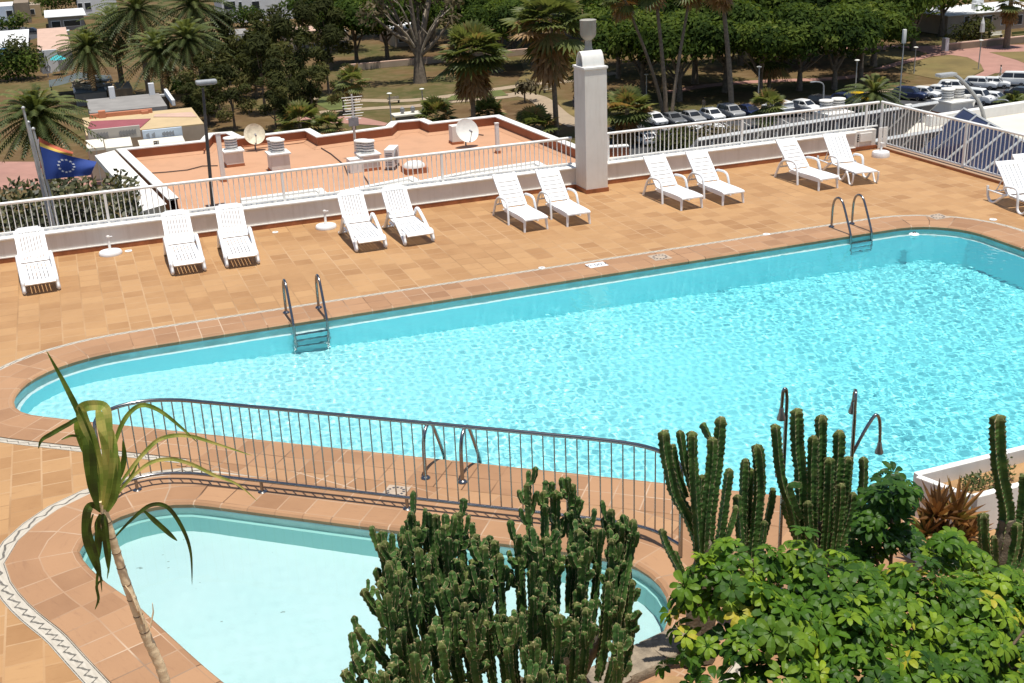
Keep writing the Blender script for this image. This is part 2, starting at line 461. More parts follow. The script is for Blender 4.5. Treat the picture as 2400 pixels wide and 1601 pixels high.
ring('pool_coping', KID, 0, .66, .016, M['coping'], lip=True)
tag(wk, kind='structure')

# ---- the terrace building under the deck
mb = MB()
P4 = [(-9, -3), (17.95, -3), (17.95, 23.35), (-9, 23.35)]
mb.strip([(x, y, -23) for x, y in P4], [(x, y, -.02) for x, y in P4], closed=True)
mb.face([(x, y, -2.4) for x, y in P4])
terr = tag(mb.build('terrace_building', M['wallw']), 'rendered white building carrying the tiled pool terrace', 'building')

# ---- low parapet wall with skirting
W0, W1 = 23.0, 23.34
def para(name, x0, x1, label):
    t = thing(name, label, 'wall', ((x0+x1)/2, W0, 0)); L = x1-x0
    mb = MB(); mb.box((0, .17, .215), (L, .30, .43), bev=.012); mb.build('wall_body', M['wallw'], t)
    mb = MB(); mb.box((0, .16, .445), (L, .37, .035), bev=.008); mb.build('coping', M['white'], t)
    mb = MB(); mb.box((0, .008, .045), (L, .03, .09)); mb.build('skirting', M['skirt'], t)
    mb = MB(); mb.box((0, .006, .1), (L, .035, .016)); mb.build('skirting_bead', M['white'], t)
    return t
para('parapet_wall', -9, 9.93, 'long low white parapet wall with brown skirting left of the white pillar')
para('parapet_wall', 10.40, 17.05, 'short low white parapet wall with brown skirting right of the white pillar')

# ---- railings on the wall
def railing(name, label, p0, p1, zb, zt, posts, step=.1035, foot=None, zg=None):
    p0, p1 = Vector((*p0, 0)), Vector((*p1, 0)); d = (p1-p0); L = d.length; d.normalize()
    t = thing(name, label, 'railing', p0); t.rotation_euler = (0, 0, math.atan2(d.y, d.x))
    mb = MB(); mb.tube([(0, 0, zt), (L, 0, zt)], .03, 10); mb.build('top_rail', M['wrail'], t, smooth=50)
    mb = MB(); mb.box((L/2, 0, zb), (L, .045, .035), bev=.006); mb.build('bottom_rail', M['wrail'], t)
    pm = MB(); pm.box((0, 0, ((zg if zg is not None else .44)+zt-.02)/2), (.05, .05, zt-.02-(zg if zg is not None else .44)), bev=.005); pm = pm.mesh('post', M['wrail'])
    for x in posts: link('post', pm, t, (x, 0, 0))
    bmz = MB(); bmz.box((0, 0, (zb+zt)/2), (.016, .016, zt-zb-.03)); bmz = bmz.mesh('baluster', M['wrail'])
    xs = [k*step+.05 for k in range(int((L-.06)/step)+1) if all(abs(k*step+.05-x) > .04 for x in posts)]
    xs = [x for x in xs if x < L-.02]
    if len(xs) > 100:                 # the hundred that show largest, the rest as one part
        near = sorted(xs, key=lambda x: abs(p0.x+d.x*x - 3.2))[:100]
        rest = MB()
        for x in xs:
            if x not in near: rest.box((x, 0, (zb+zt)/2), (.016, .016, zt-zb-.03))
        tag(rest.build('balusters', M['wrail'], t), kind='stuff'); xs = near
    for x in xs: link('baluster', bmz, t, (x, 0, 0))
    if foot:
        fm = MB(); fm.box((0, 0, .4685), (.06, .03, .055)); fm = fm.mesh('foot', M['wrail'])
        for x in foot: link('foot', fm, t, (x, 0, 0))
    return t
railing('railing', 'long white railing on the parapet left of the white pillar', (-3.2, 23.2), (9.92, 23.2), .51, 1.06, [.9, 3.55, 6.9, 10.2], foot=[x*.42 for x in range(1, 31)])
railing('railing', 'white railing on the parapet right of the white pillar', (10.44, 23.2), (17.78, 23.2), .51, 1.06, [.32, 3.66, 7.0], foot=[x*.42 for x in range(1, 17)])
railing('railing', 'white railing along the right edge of the terrace', (17.86, 23.2), (17.86, 12.2), .12, 1.06, [.03, 2.9, 6.2, 9.4], step=.118, zg=.05)
t = thing('terrace_kerb', 'low tiled kerb along the right edge of the terrace', 'kerb', (17.84, 10, 0))
mb = MB(); mb.box((0, 0, .02), (.24, 26.2, .10), bev=.01); mb.build('kerb_top', M['coping'], t)
mb = MB(); mb.box((-.125, 0, .02), (.012, 26.2, .07)); mb.build('kerb_face', M['skirt'], t)

# ---- square pillar with a round tile cap and a chimney cowl
pil = thing('chimney_pillar', 'tall square white pillar with a rounded cap and grey cowl', 'chimney', (10.165, 22.72, 0))
mb = MB(); mb.box((0, 0, 1.31), (.5, .56, 2.62), bev=.012); mb.build('shaft', M['wallw'], pil)
mb = MB(); mb.box((0, 0, 2.6), (.54, .60, .05), bev=.01); mb.build('cap_slab', M['white'], pil)
mb = MB(); mb.box((0, 0, .045), (.53, .59, .09)); mb.build('skirting', M['skirt'], pil)
mb = MB(); prof = [(.17*math.cos(R_(a)), .30*math.sin(R_(a))) for a in range(0, 181, 15)]; inn = [(.14*math.cos(R_(a)), .27*math.sin(R_(a))) for a in range(180, -1, -15)]
Mx = Matrix.Translation((0, 0, 2.624)) @ Matrix(((0, 0, 1, 0), (1, 0, 0, 0), (0, 1, 0, 0), (0, 0, 0, 1)))
mb.prism(prof+inn, -.24, .24, Mx); mb.build('round_cap', M['white'], pil, smooth=40, fix=True)
M['conc'] = plain('weathered_concrete', (.34, .32, .28), .9, var=.25, scale=5, bump=.5, dirt=(.14, .13, .12), dscale=2.5)
mb = MB(); mb.lathe([(.11, 2.62), (.11, 2.90), (.075, 2.97), (.07, 3.12), (.14, 3.18), (.165, 3.24), (.17, 3.5), (.175, 3.52), (.15, 3.53)], (.02, .12, 0), 24); mb.build('cowl', M['conc'], pil, smooth=40)

# ---- stainless barrier between the pools
path = catmull([(-.22, 12.46), (-.1, 12.57), (.12, 12.63), (.36, 12.60), (.65, 12.46)], 6)[:-1] + [Vector((.65, 12.46)), Vector((4.22, 9.74))] + catmull([(4.22, 9.74), (4.55, 9.46), (4.74, 9.22), (4.82, 8.98)], 6)[1:]
path = resample([(p[0], p[1], 0) for p in path], .1165)
fen = thing('pool_barrier', 'curved stainless steel barrier between the two pools', 'barrier', (0, 0, 0))
mb = MB(); top = [Vector((p.x, p.y, 1.05)) for p in path]
s0 = path[0]; s1 = path[-1]; d0 = (path[0]-path[1]).normalized(); d1 = (path[-1]-path[-2]).normalized()
endL = [s0+d0*.12+Vector((0, 0, z)) for z in (.03, .5, .92)] + [s0+d0*.10+Vector((0, 0, 1.0)), s0+d0*.05+Vector((0, 0, 1.04))]
endR = [s1+d1*.05+Vector((0, 0, 1.04)), s1+d1*.10+Vector((0, 0, 1.0))] + [s1+d1*.12+Vector((0, 0, z)) for z in (.92, .5, .03)]
mb.tube(endL+top+endR, .0215, 12); mb.build('top_rail', M['steel'], fen, smooth=60)
mb = MB(); mb.tube([s0+d0*.12+Vector((0, 0, .15))]+[Vector((p.x, p.y, .15)) for p in path]+[s1+d1*.12+Vector((0, 0, .15))], .018, 10); mb.build('bottom_rail', M['steel'], fen, smooth=60)
mb = MB(); mb.tube([(0, 0, .16), (0, 0, 1.04)], .0075, 8, cap=False); bal = mb.mesh('baluster', M['steel'], 60)
for p in path: link('baluster', bal, fen, (p.x, p.y, 0))
mb = MB(); mb.tube([(0, 0, .012), (0, 0, .15)], .019, 10); mb.lathe([(.05, .010), (.05, .02), (.03, .032), (.02, .034)], n=16); pst = mb.mesh('post', M['steel'], 50)
for p in ((1.31, 11.955), (2.68, 10.915), (4.05, 9.87), (.02, 12.60)): link('post', pst, fen, (*p, 0))

# ---- pool ladders
def ladder(label, base, dirv, halfw):
    t = thing('pool_ladder', label, 'ladder', (*base, 0), math.atan2(dirv[1], dirv[0])-math.pi/2, 'stainless ladders at the big pool')
    P = [(0, 0, .01), (0, 0, .35), (0, .01, .58), (0, .05, .74), (0, .12, .82), (0, .20, .835), (0, .27, .79), (0, .33, .69), (0, .44, .42), (0, .575, .06), (0, .60, -.10), (0, .605, -.9), (0, .56, -.97)]
    P = [(x, y, z*.72 if z > .02 else z) for x, y, z in P]; hp = catmull(P, 4); mb = MB(); mb.tube(hp, .0215, 10); mb.lathe([(.055, .012), (.055, .024), (.03, .045), (.022, .047)], n=18); h = mb.mesh('handrail', M['steel'], 60)
    link('handrail', h, t, (-halfw, 0, 0)); link('handrail', h, t, (halfw, 0, 0))
    mb = MB(); mb.box((0, .6, 0), (halfw*2, .075, .028), bev=.006); sm = mb.mesh('step', M['steel'])
    for z in (-.30, -.55, -.80): link('step', sm, t, (0, 0, z))
    return t
ladder('left pool ladder at the far edge of the big pool', (2.93, 17.80), (0, -1), .26)
ladder('right pool ladder near the far corner of the big pool', (13.08, 17.90), (0, -1), .225)
ladder('nearest pool ladder, seen behind the steel barrier', (3.235, 11.37), (.613, .79), .22)

# ---- markers set in the coping
def marker(name, label, c, size, rz=0, kind='text'):
    t = thing(name, label, 'marker', (c[0], c[1], .0125), rz)
    mb = MB(); mb.box((0, 0, .002), (size[0], size[1], .004)); mb.build('plate', M['plastic'] if kind == 'text' else M['mosaic_plain'], t)
    if kind == 'text':
        cu = bpy.data.curves.new('lettering', 'FONT'); cu.body = '2.00 m'; cu.size = size[1]*.62; cu.align_x = 'CENTER'; cu.align_y = 'CENTER'
        tmp = bpy.data.objects.new('tmp', cu); me = bpy.data.meshes.new_from_object(tmp); bpy.data.objects.remove(tmp)
        me.materials.clear(); me.materials.append(M['ink'])
        o = link('lettering', me, t, (0, 0, .006)); o.rotation_euler = (0, 0, math.pi)
    else:
        mb = MB(); r = size[1]*.40; n = 12
        for k in range(n):
            a0 = 2*math.pi*k/n; a1 = a0+2*math.pi/n*.55
            mb.face([(r*math.cos(a0), r*math.sin(a0), .005), (r*math.cos(a1), r*math.sin(a1), .005), (r*.72*math.cos(a1), r*.72*math.sin(a1), .005), (r*.72*math.cos(a0), r*.72*math.sin(a0), .005)][::1])
        mb.build('ring_emblem', M['ink'], t)
    return t
M['mosaic_plain'] = plain('pale_marker_tile', (.42, .33, .25), .6, var=.15, scale=9)
p = DZ(1370, 610); marker('depth_marker', 'white depth plate with dark figures on the far coping', p, (.34, .24))
p = DZ(1515, 592); marker('emblem_tile', 'pale tile with a dark ring emblem beside the white depth plate', p, (.33, .33), 0, 'ring')
p = DZ(2153, 499); marker('emblem_tile', 'pale tile with a dark ring emblem at the far right corner of the big pool', p, (.33, .33), 0, 'ring')
p = DZ(909, 1131); marker('emblem_tile', 'pale tile with a dark ring emblem behind the steel barrier', p, (.26, .26), R_(-38), 'ring')
def disc(label, p, r):
    t = thing('floor_socket', label, 'socket', (p.x, p.y, 0), 0, 'parasol sockets in the deck')
    mb = MB(); mb.lathe([(r, .004), (r*.96, .014), (r*.6, .017), (r*.55, .011), (.005, .011)], n=20); mb.build('rim', M['plastic'], t, smooth=40)
    mb = MB(); mb.lathe([(r*.5, .0115), (.004, .013)], n=14); mb.build('plug', M['conc'], t)
disc('white round socket cap beside the leftmost parasol base', DZ(295, 577), .07)
disc('small ring socket between the left loungers and a parasol base', DZ(632, 534), .06)
disc('small ring socket in the deck in front of the left lounger rows', DZ(1244, 616), .06)
disc('white socket cap on the deck by the far edge of the big pool', DZ(1760, 539), .07)
disc('white socket cap beside the right corner of the big pool', DZ(2280, 505), .07)
# skimmer fitting at the far corner
t = thing('skimmer_lid', 'white skimmer fitting floating in the far corner of the pool', 'fitting', (14.05, 17.05, ZW+.01))
mb = MB(); mb.lathe([(.08, -.02), (.095, 0), (.08, .015), (.04, .025), (.005, .026)], n=20); mb.build('float', M['plastic'], t, smooth=40)
mb = MB(); mb.tube([(-.03, 0, .02), (-.02, 0, .045), (.02, 0, .045), (.03, 0, .02)], .01, 8); mb.build('grip', M['dark'], t, smooth=40)
# ================================================================== sun loungers
def ribbon(mb, prof, x0, x1, th):
    """slab following a (y, z) profile between x0 and x1"""
    P = [Vector((0, y, z)) for y, z in prof]; n = len(P); V = []
    for i in range(n):
        d = (P[min(i+1, n-1)]-P[max(i-1, 0)]).normalized(); nn = Vector((0, -d.z, d.y))
        a, b = P[i]+nn*th/2, P[i]-nn*th/2
        V += [Vector((x0, a.y, a.z)), Vector((x1, a.y, a.z)), Vector((x1, b.y, b.z)), Vector((x0, b.y, b.z))]
    F = [(3, 2, 1, 0), tuple((n-1)*4+k for k in range(4))]
    F += [(i*4+k, i*4+(k+1) % 4, (i+1)*4+(k+1) % 4, (i+1)*4+k) for i in range(n-1) for k in range(4)]
    mb.add(V, F)
def sub(prof, a, b, n=6):          # part of a profile between arc fractions
    P = [Vector((y, z, 0)) for y, z in prof]; L = [0]
    for p, q in zip(P, P[1:]): L.append(L[-1]+(q-p).length)
    out = []
    for k in range(n+1):
        t = L[-1]*lerp(a, b, k/n); j = 0
        while j < len(L)-2 and L[j+1] < t: j += 1
        f = (t-L[j])/max(1e-9, L[j+1]-L[j]); q = P[j].lerp(P[j+1], f); out.append((q.x, q.y))
    return out
def curve2(pts, n=5): return [(p.x, p.y) for p in catmull([(a, b) for a, b in pts], n)]
G_L = 'white plastic sun loungers on the terrace'

def lounger_a():
    t = thing('sun_lounger', 'x', 'sun lounger', group=G_L)
    seat = curve2([(-.10, .19), (-.02, .225), (.3, .25), (.65, .25), (.96, .265)])
    back = curve2([(.985, .285), (1.12, .40), (1.28, .575), (1.42, .745), (1.455, .80)])
    mb = MB(); w = .235
    ribbon(mb, sub(seat, 0, .10), -w, w, .03); ribbon(mb, sub(seat, .50, .545), -w+.03, w-.03, .024); ribbon(mb, sub(seat, .95, 1), -w, w, .03)
    ribbon(mb, seat, -w-.012, -w+.03, .032); ribbon(mb, seat, w-.03, w+.012, .032)
    for k in range(7):
        x = lerp(-w+.052, w-.052, k/6); ribbon(mb, sub(seat, .08, .97), x-.0245, x+.0245, .018)
    mb.build('seat', M['plastic'], t)
    mb = MB(); nst = 10
    # backrest: rounded head, slats along its length
    ribbon(mb, sub(back, .0, .07), -w, w, .03); 
    ribbon(mb, sub(back, .86, .94), -w-.01, w+.01, .032); ribbon(mb, sub(back, .93, .98), -w+.02, w-.02, .03); ribbon(mb, sub(back, .97, 1.01), -w+.06, w-.06, .026)
    ribbon(mb, sub(back, 0, .92), -w-.018, -w+.03, .034); ribbon(mb, sub(back, 0, .92), w-.03, w+.018, .034)
    ribbon(mb, sub(back, .20, .23), -w, w, .014)
    for k in range(8):
        x = lerp(-w+.048, w-.048, k/7); ribbon(mb, sub(back, .05, .90), x-.0205, x+.0205, .016)
    mb.build('backrest', M['plastic'], t)
    arch = curve2([(.0, .035), (.10, .12), (.45, .31), (.72, .43), (.83, .455), (.93, .42), (1.06, .27), (1.25, .08), (1.40, .02)], 5)
    mb = MB(); mb.tube([(0, y, z) for y, z in arch], [.034]*len(arch), 8, flat=.8)
    lp = curve2([(.0, .03), (-.035, .07), (.0, .14), (.02, .21), (.12, .225)], 4)
    mb.tube([(-.02*0, y, z) for y, z in lp], .026, 8)
    mb.tube([(0, .50, .32), (0, .62, .22), (0, .9, .24)], .02, 6)
    sf = mb.mesh('side_frame', M['plastic'], 60)
    link('side_frame', sf, t, (-.275, 0, 0)); link('side_frame', sf, t, (.275, 0, 0))
    mb = MB(); mb.tube([(-.27, 1.36, .03), (.27, 1.36, .03)], .018, 6); mb.build('crossbar', M['plastic'], t, smooth=50)
    for s in (-1, 1):
        mb = MB(); mb.tube([(s*.2, 1.25, .56), (s*.2, 1.36, .03)], .012, 6); mb.build('prop', M['plastic'], t, smooth=50)
    return t
def lounger_b():
    t = thing('sun_lounger', 'x', 'sun lounger', group=G_L)
    seat = curve2([(-.03, .225), (.0, .25), (.3, .255), (.65, .245), (1.0, .25)])
    back = curve2([(1.01, .262), (1.16, .40), (1.33, .56), (1.55, .765), (1.575, .775)])
    w = .235; mb = MB()
    ribbon(mb, sub(seat, 0, .10), -w, w, .03); ribbon(mb, seat, -w-.004, -w+.045, .03); ribbon(mb, seat, w-.045, w+.004, .03)
    for k in range(10):
        a = lerp(.105, .96, k/10); ribbon(mb, sub(seat, a, a+.073, 2), -w+.04, w-.04, .018)
    ribbon(mb, [(.0, .21), (.5, .205), (1.0, .21)], -w-.006, -w+.012, .06); ribbon(mb, [(.0, .21), (.5, .205), (1.0, .21)], w-.012, w+.006, .06)
    mb.build('seat', M['plastic'], t)
    mb = MB()
    ribbon(mb, back, -w-.012, -w+.045, .034); ribbon(mb, back, w-.045, w+.012, .034)
    ribbon(mb, sub(back, .74, 1), -w, w, .03)
    for k in range(6):
        a = lerp(.0, .74, k/6); ribbon(mb, sub(back, a, a+.100, 2), -w+.04, w-.04, .022)
    mb.build('backrest', M['plastic'], t)
    for s in (-1, 1):
        mb = MB(); mb.tube([(s*.215, .01, .23), (s*.225, .0, .12), (s*.235, -.01, 0.0)], [.030, .026, .023], 8); mb.build('leg', M['plastic'], t, smooth=60)
    arch = catmull([(.03, .625, .0), (.02, .66, .2), (.012, .73, .40), (.01, .84, .452), (.01, .99, .45), (.01, 1.17, .42), (.015, 1.30, .32), (.02, 1.42, .1), (.02, 1.475, 0.0)], 5)
    mb = MB(); mb.tube(arch, .027, 8, flat=.85); ar = mb.mesh('armrest', M['plastic'], 60)
    mb = MB(); mb.tube([(-p.x, p.y, p.z) for p in arch], .027, 8, flat=.85); al = mb.mesh('armrest', M['plastic'], 60)
    link('armrest', al, t, (-.275, 0, 0)); link('armrest', ar, t, (.275, 0, 0))
    for y_, z_ in ((1.0, .22), (1.37, .24)):
        mb = MB(); mb.tube([(-.27, y_, z_), (.27, y_, z_)], .016, 6); mb.build('crossbar', M['plastic'], t, smooth=50)
    mb = MB(); mb.tube([(-.2, 1.32, .55), (-.2, 1.36, .25), (.2, 1.36, .25), (.2, 1.32, .55)], .013, 6); mb.build('prop', M['plastic'], t, smooth=50)
    mb = MB(); mb.lathe([(.02, .16), (.024, .19), (.02, .215)], (.07, .14, 0), 8); mb.build('wheel', M['plastic'], t, smooth=50)
    return t
def lounger_c():
    t = thing('sun_lounger', 'x', 'sun lounger', group=G_L)
    seat = curve2([(-.04, .27), (.2, .265), (.6, .255), (1.0, .25)])
    back = curve2([(1.01, .262), (1.14, .40), (1.33, .585), (1.53, .77), (1.55, .785)])
    w = .26; mb = MB()
    ribbon(mb, sub(seat, 0, .07), -w, w, .026); ribbon(mb, seat, -w, -w+.04, .03); ribbon(mb, seat, w-.04, w, .03)
    for k in range(10):
        a = lerp(.08, .96, k/10); ribbon(mb, sub(seat, a, a+.076, 2), -w+.03, w-.03, .016)
    mb.build('seat', M['plastic'], t)
    mb = MB(); ribbon(mb, sub(back, .86, 1.0), -w, w, .028); ribbon(mb, sub(back, 0, .10), -w, w, .028)
    for k in range(6):
        x = lerp(-w+.045, w-.045, k/5); ribbon(mb, back, x-.037, x+.037, .02)
    mb.build('backrest', M['plastic'], t)
    mb = MB()
    mb.tube([(0, y, z) for y, z in curve2([(1.66, .30), (1.62, .10), (1.52, .015), (1.38, .03), (1.22, .14), (1.02, .26)], 5)], .026, 8)
    mb.tube([(0, y, z) for y, z in curve2([(1.12, .36), (1.05, .41), (.8, .44), (.70, .40), (.66, .25), (.64, .08), (.56, .015), (.45, .03), (.34, .14), (.26, .245)], 5)], .026, 8)
    mb.tube([(0, y, z) for y, z in curve2([(.28, .245), (.2, .17), (.12, .03), (.03, .02), (-.02, .12), (-.03, .26)], 5)], .02, 8)
    mb.tube([(0, 1.05, .24), (0, 1.64, .22)], .016, 6)
    sf = mb.mesh('sled_frame', M['plastic'], 60)
    link('sled_frame', sf, t, (-.285, 0, 0)); link('sled_frame', sf, t, (.285, 0, 0))
    mb = MB(); mb.tube([(-.28, 1.5, .22), (.28, 1.5, .22)], .014, 6); mb.build('crossbar', M['plastic'], t, smooth=50)
    for s in (-1, 1):
        mb = MB(); mb.tube([(s*.2, 1.3, .54), (s*.2, 1.5, .22)], .012, 6); mb.build('prop', M['plastic'], t, smooth=50)
    return t
protos = {}
LA = lambda w: 'slatted white sun lounger, round-topped back, ' + w
LB = lambda w: 'white sun lounger, cross-slotted back, ' + w
LC = lambda w: 'white sled-legged sun lounger, ' + w
for kind, x, y, rz, lab in (
    ('a', -.94, 20.80, 4, LA('alone at the left edge of the terrace')),
    ('a', 1.50, 20.72, 0, LA('left one of the pair before the roof lamp post')),
    ('a', 2.44, 20.70, -1.5, LA('right one of the pair before the roof lamp post')),
    ('a', 4.76, 20.56, 0, LA('beside the middle parasol base')),
    ('a', 5.67, 20.54, 2, LA('the rightmost of its kind')),
    ('b', 7.92, 20.33, 1.5, LB('second to the left of the white pillar')),
    ('b', 8.79, 20.30, 0, LB('just left of the white pillar')),
    ('b', 11.24, 20.30, 1.5, LB('nearest to the right side of the white pillar')),
    ('b', 12.15, 20.25, -.5, LB('right one of the pair to the right of the pillar')),
    ('b', 14.45, 20.33, 2, LB('beside the sled-legged lounger near the corner')),
    ('c', 15.34, 20.30, -9, LC('near the far right corner of the terrace')),
    ('c', 16.62, 16.43, -9, LC('at the right edge of the picture by the side railing')),
    ('c', 17.32, 16.75, -9, LC('cut off by the right edge of the picture'))):
    if kind not in protos:
        protos[kind] = o = {'a': lounger_a, 'b': lounger_b, 'c': lounger_c}[kind]()
        o.location = (x, y, 0); o.rotation_euler = (0, 0, R_(rz)); o['label'] = lab
    else: dup(protos[kind], (x, y, 0), R_(rz), lab)

# ---- parasol bases
def parasol_base(label, p, r, h, hp):
    t = thing('parasol_base', label, 'parasol base', (p[0], p[1], 0), 0, 'white parasol bases on the terrace')
    mb = MB(); mb.lathe([(r, 0), (r*1.01, .015), (r, h*.6), (r*.93, h*.92), (r*.8, h), (.04, h*1.02)], n=28); mb.build('foot', M['plastic'], t, smooth=35)
    mb = MB(); mb.lathe([(.032, h), (.03, h+.03), (.024, h+.04), (.024, hp), (.018, hp)], n=14); mb.lathe([(.034, hp*.9), (.034, hp*.97), (.02, hp*.98)], n=12)
    mb.build('tube', M['wrail'], t, smooth=40)
    mb = MB(); mb.tube([(.02, 0, hp*.93), (.075, 0, hp*.93)], .01, 6); mb.build('screw', M['plastic'], t)
    return t
parasol_base('leftmost of the three low white parasol bases by the parapet', (.28, 22.66), .21, .07, .36)
parasol_base('white parasol base by the parapet, left of the middle loungers', (4.34, 22.50), .205, .07, .36)
parasol_base('taller white parasol base in the far right corner', (17.24, 22.30), .20, .13, .33)

# ---- service box and white pipes in the far corner
t = thing('wall_niche', 'short wall end with an inset service box in the far right corner', 'wall', (17.36, 23.1, 0))
mb = MB(); mb.box((0, .08, .23), (.62, .2, .46), bev=.008); mb.build('wall_body', M['wallw'], t)
mb = MB(); mb.box((.02, -.03, .30), (.34, .03, .2), bev=.004); mb.build('box_door', M['white'], t)
mb = MB(); mb.box((0, -.035, .045), (.64, .03, .09)); mb.build('skirting', M['skirt'], t)
for k in range(4):
    mb = MB(); mb.box((-.20, -.032, .22+.05*k), (.03, .02, .03)); mb.build('hole', M['dark'], t)
t = thing('white_boards', 'two white boards leaning in the corner where the railings meet', 'board', (17.62, 22.86, 0))
for x, a in ((0, .10), (.13, -.05)):
    mb = MB(); mb.box((x, 0, .29), (.11, .025, .50), a, bev=.01); mb.build('board', M['white'], t)

# ---- showers
def shower(label, Y, tip, arms):
    b = DY(tip[0], tip[1], Y); zt = b.z
    t = thing('shower', label, 'shower', (b.x, Y, 0), 0, 'stainless poolside showers')
    mb = MB(); mb.tube([(0, 0, 0), (0, 0, zt-.25)], .0175, 12); mb.lathe([(.06, .01), (.06, .022), (.03, .04)], n=16); mb.build('pole', M['steel'], t, smooth=60)
    for pts, z0 in arms:
        pts = [(0, 0, z0)] + pts
        mb = MB(); c = catmull(pts, 5); mb.tube(c, .0155, 10); mb.build('arm', M['steel'], t, smooth=60)
        e = Vector(pts[-1]); mb = MB(); mb.lathe([(.016, 0), (.022, -.02), (.022, -.04), (.040, -.10), (.038, -.115), (.01, -.115)], e, 14); mb.build('shower_head', M['steel_dark'], t, smooth=50)
    return t
M['steel_dark'] = plain('dull_shower_metal', (.25, .25, .26), .35, .8, var=.1)
z1 = DY(1803, 893, 8.0).z; z2 = DY(1965, 905, 8.0).z
shower('shower with its upper head curved over to the left', 8.0, (1808, 893),
       [([(0, 0, z1-.10), (-.012, 0, z1-.015), (-.03, 0, z1), (-.045, 0, z1-.04), (-.05, 0, z1-.17)], z1-.28), ([(.03, .09, z1-.74), (.07, .15, z1-.70), (.085, .18, z1-.76), (.08, .18, z1-.84)], z1-.95)])
shower('shower with a second arm bent over to the right', 8.0, (1966, 905),
       [([(.01, .02, z2-.06), (.035, .055, z2-.005), (.075, .125, z2-.03), (.09, .15, z2-.10), (.088, .152, z2-.15)], z2-.28), ([(.11, 0, z2-.40), (.20, 0, z2-.27), (.245, 0, z2-.255), (.28, 0, z2-.34), (.28, -.02, z2-.52)], z2-.60)])

# ---- planting beds in front
M['soil'] = plain('dry_planting_soil', (.36, .215, .10), .95, var=.35, scale=3, bump=.8, dirt=(.20, .13, .07), dscale=2.2)
M['stone'] = plain('rough_stone', (.27, .215, .155), .95, var=.4, scale=9, bump=1.0, dirt=(.12, .09, .06), dscale=5)
bed = sheet('planting_soil', [(-2, 2), (12, 2), (12, 6.9), (4.3, 6.9), (3.9, 7.25), (1.2, 7.2), (.6, 7.0), (-2, 5.9)], [], lambda p: .03, M['soil']); tag(bed, kind='structure')
t = thing('stone_kerb', 'rough weathered stone kerb between the paddling pool and the cactus bed', 'kerb', (0, 0, 0))
_r = random.Random(3)
for k in range(9):
    x = 1.1+k*.37; mb = MB()
    mb.box((0, 0, 0), (.40, .34, .20), bev=.05)
    mb.v = [(v[0]+_r.uniform(-.02, .02), v[1]+_r.uniform(-.025, .025), v[2]+_r.uniform(-.02, .02)) for v in mb.v]
    o = mb.build('stone', M['stone'], t, smooth=50); y = 7.33 + (.0 if x < 3.2 else (x-3.2)*.28); o.location = (x, y, .02); o.rotation_euler = (_r.uniform(-.05, .05), 0, _r.uniform(-.1, .1)+(.25 if x > 3.2 else 0))

t = thing('white_planter', 'low white walled planter with brown soil at the right edge of the pool', 'planter', (0, 0, 0))
def wallpiece(mb, a, b, z0, z1, th):
    a, b = Vector((*a, 0)), Vector((*b, 0)); d = (b-a); L = d.length
    mb.box(((a.x+b.x)/2, (a.y+b.y)/2, (z0+z1)/2), (L, th, z1-z0), math.atan2(d.y, d.x), bev=.008)
mb = MB(); wallpiece(mb, (7.42, 8.66), (12, 8.72), 0, .46, .08); mb.build('back_wall', M['white'], t)
mb = MB(); wallpiece(mb, (7.41, 8.62), (7.60, 8.08), 0, .457, .075); mb.build('end_wall', M['white'], t)
mb = MB(); wallpiece(mb, (7.63, 8.05), (12, 8.12), 0, .463, .08); mb.build('front_wall', M['white'], t)
mb = MB(); mb.face([(7.5, 8.62, .30), (7.66, 8.09, .30), (12, 8.14, .30), (12, 8.68, .30)]); mb.build('soil', M['soil'], t)
t = thing('bed_kerb', 'curved low white kerb round the aloe bed', 'kerb', (0, 0, 0))
kp = resample([(p.x, p.y, 0) for p in catmull([(6.86, 8.02), (6.95, 7.72), (7.2, 7.52), (7.55, 7.46), (8.2, 7.5)], 5)], .15)
mb = MB()
A_ = offset(kp, .04, False); B_ = offset(kp, -.04, False)
mb.strip([(p[0], p[1], .10) for p in A_], [(p[0], p[1], .10) for p in B_]); mb.strip([(p[0], p[1], 0) for p in A_], [(p[0], p[1], .10) for p in A_]); mb.strip([(p[0], p[1], .10) for p in B_], [(p[0], p[1], 0) for p in B_])
mb.face([(*A_[0], 0), (*A_[0], .1), (*B_[0], .1), (*B_[0], 0)]); mb.build('kerb_body', M['white'], t)
mb = MB(); mb.face([(p.x, p.y, .05) for p in kp] + [(8.2, 8.0, .05), (7.6, 8.02, .05), (7.2, 8.3, .05)][::1]); mb.build('soil', M['soil'], t)
# ================================================================== near plants
def cactus_mat():
    t = NT('cactus_skin'); v = t.pos()
    uv = t.add('ShaderNodeUVMap').outputs[0]; s = t.add('ShaderNodeSeparateXYZ', {0: uv})
    ed = s.outputs[0]                                   # 1 on the rib edge, 0 in the furrow
    g = t.ramp(t.noise(v, 9, 4), [(.3, (.024, .062, .016)), (.55, (.055, .125, .027)), (.78, (.13, .22, .048))])
    cork = t.math('MULTIPLY', t.ramp(t.noise(v, 4, 5, .7), [(.58, (0, 0, 0)), (.78, (1, 1, 1))]), .4)
    g = t.mix(cork, g, (.16, .12, .06))
    e1 = t.math('GREATER_THAN', ed, .80)
    sp = t.ramp(t.noise(v, 55, 2, .6), [(.44, (0, 0, 0)), (.56, (1, 1, 1))])
    g = t.mix(t.math('MULTIPLY', e1, sp), g, (.36, .29, .16))
    tip = t.math('MULTIPLY', t.ramp(s.outputs[1], [(.93, (0, 0, 0)), (.985, (1, 1, 1))]), .28)
    g = t.mix(tip, g, (.24, .15, .06))
    t.bump(t.noise(v, 40, 3), .35, .008)
    return t.set(g, .6, 0, .25)
M['cactus'] = cactus_mat()
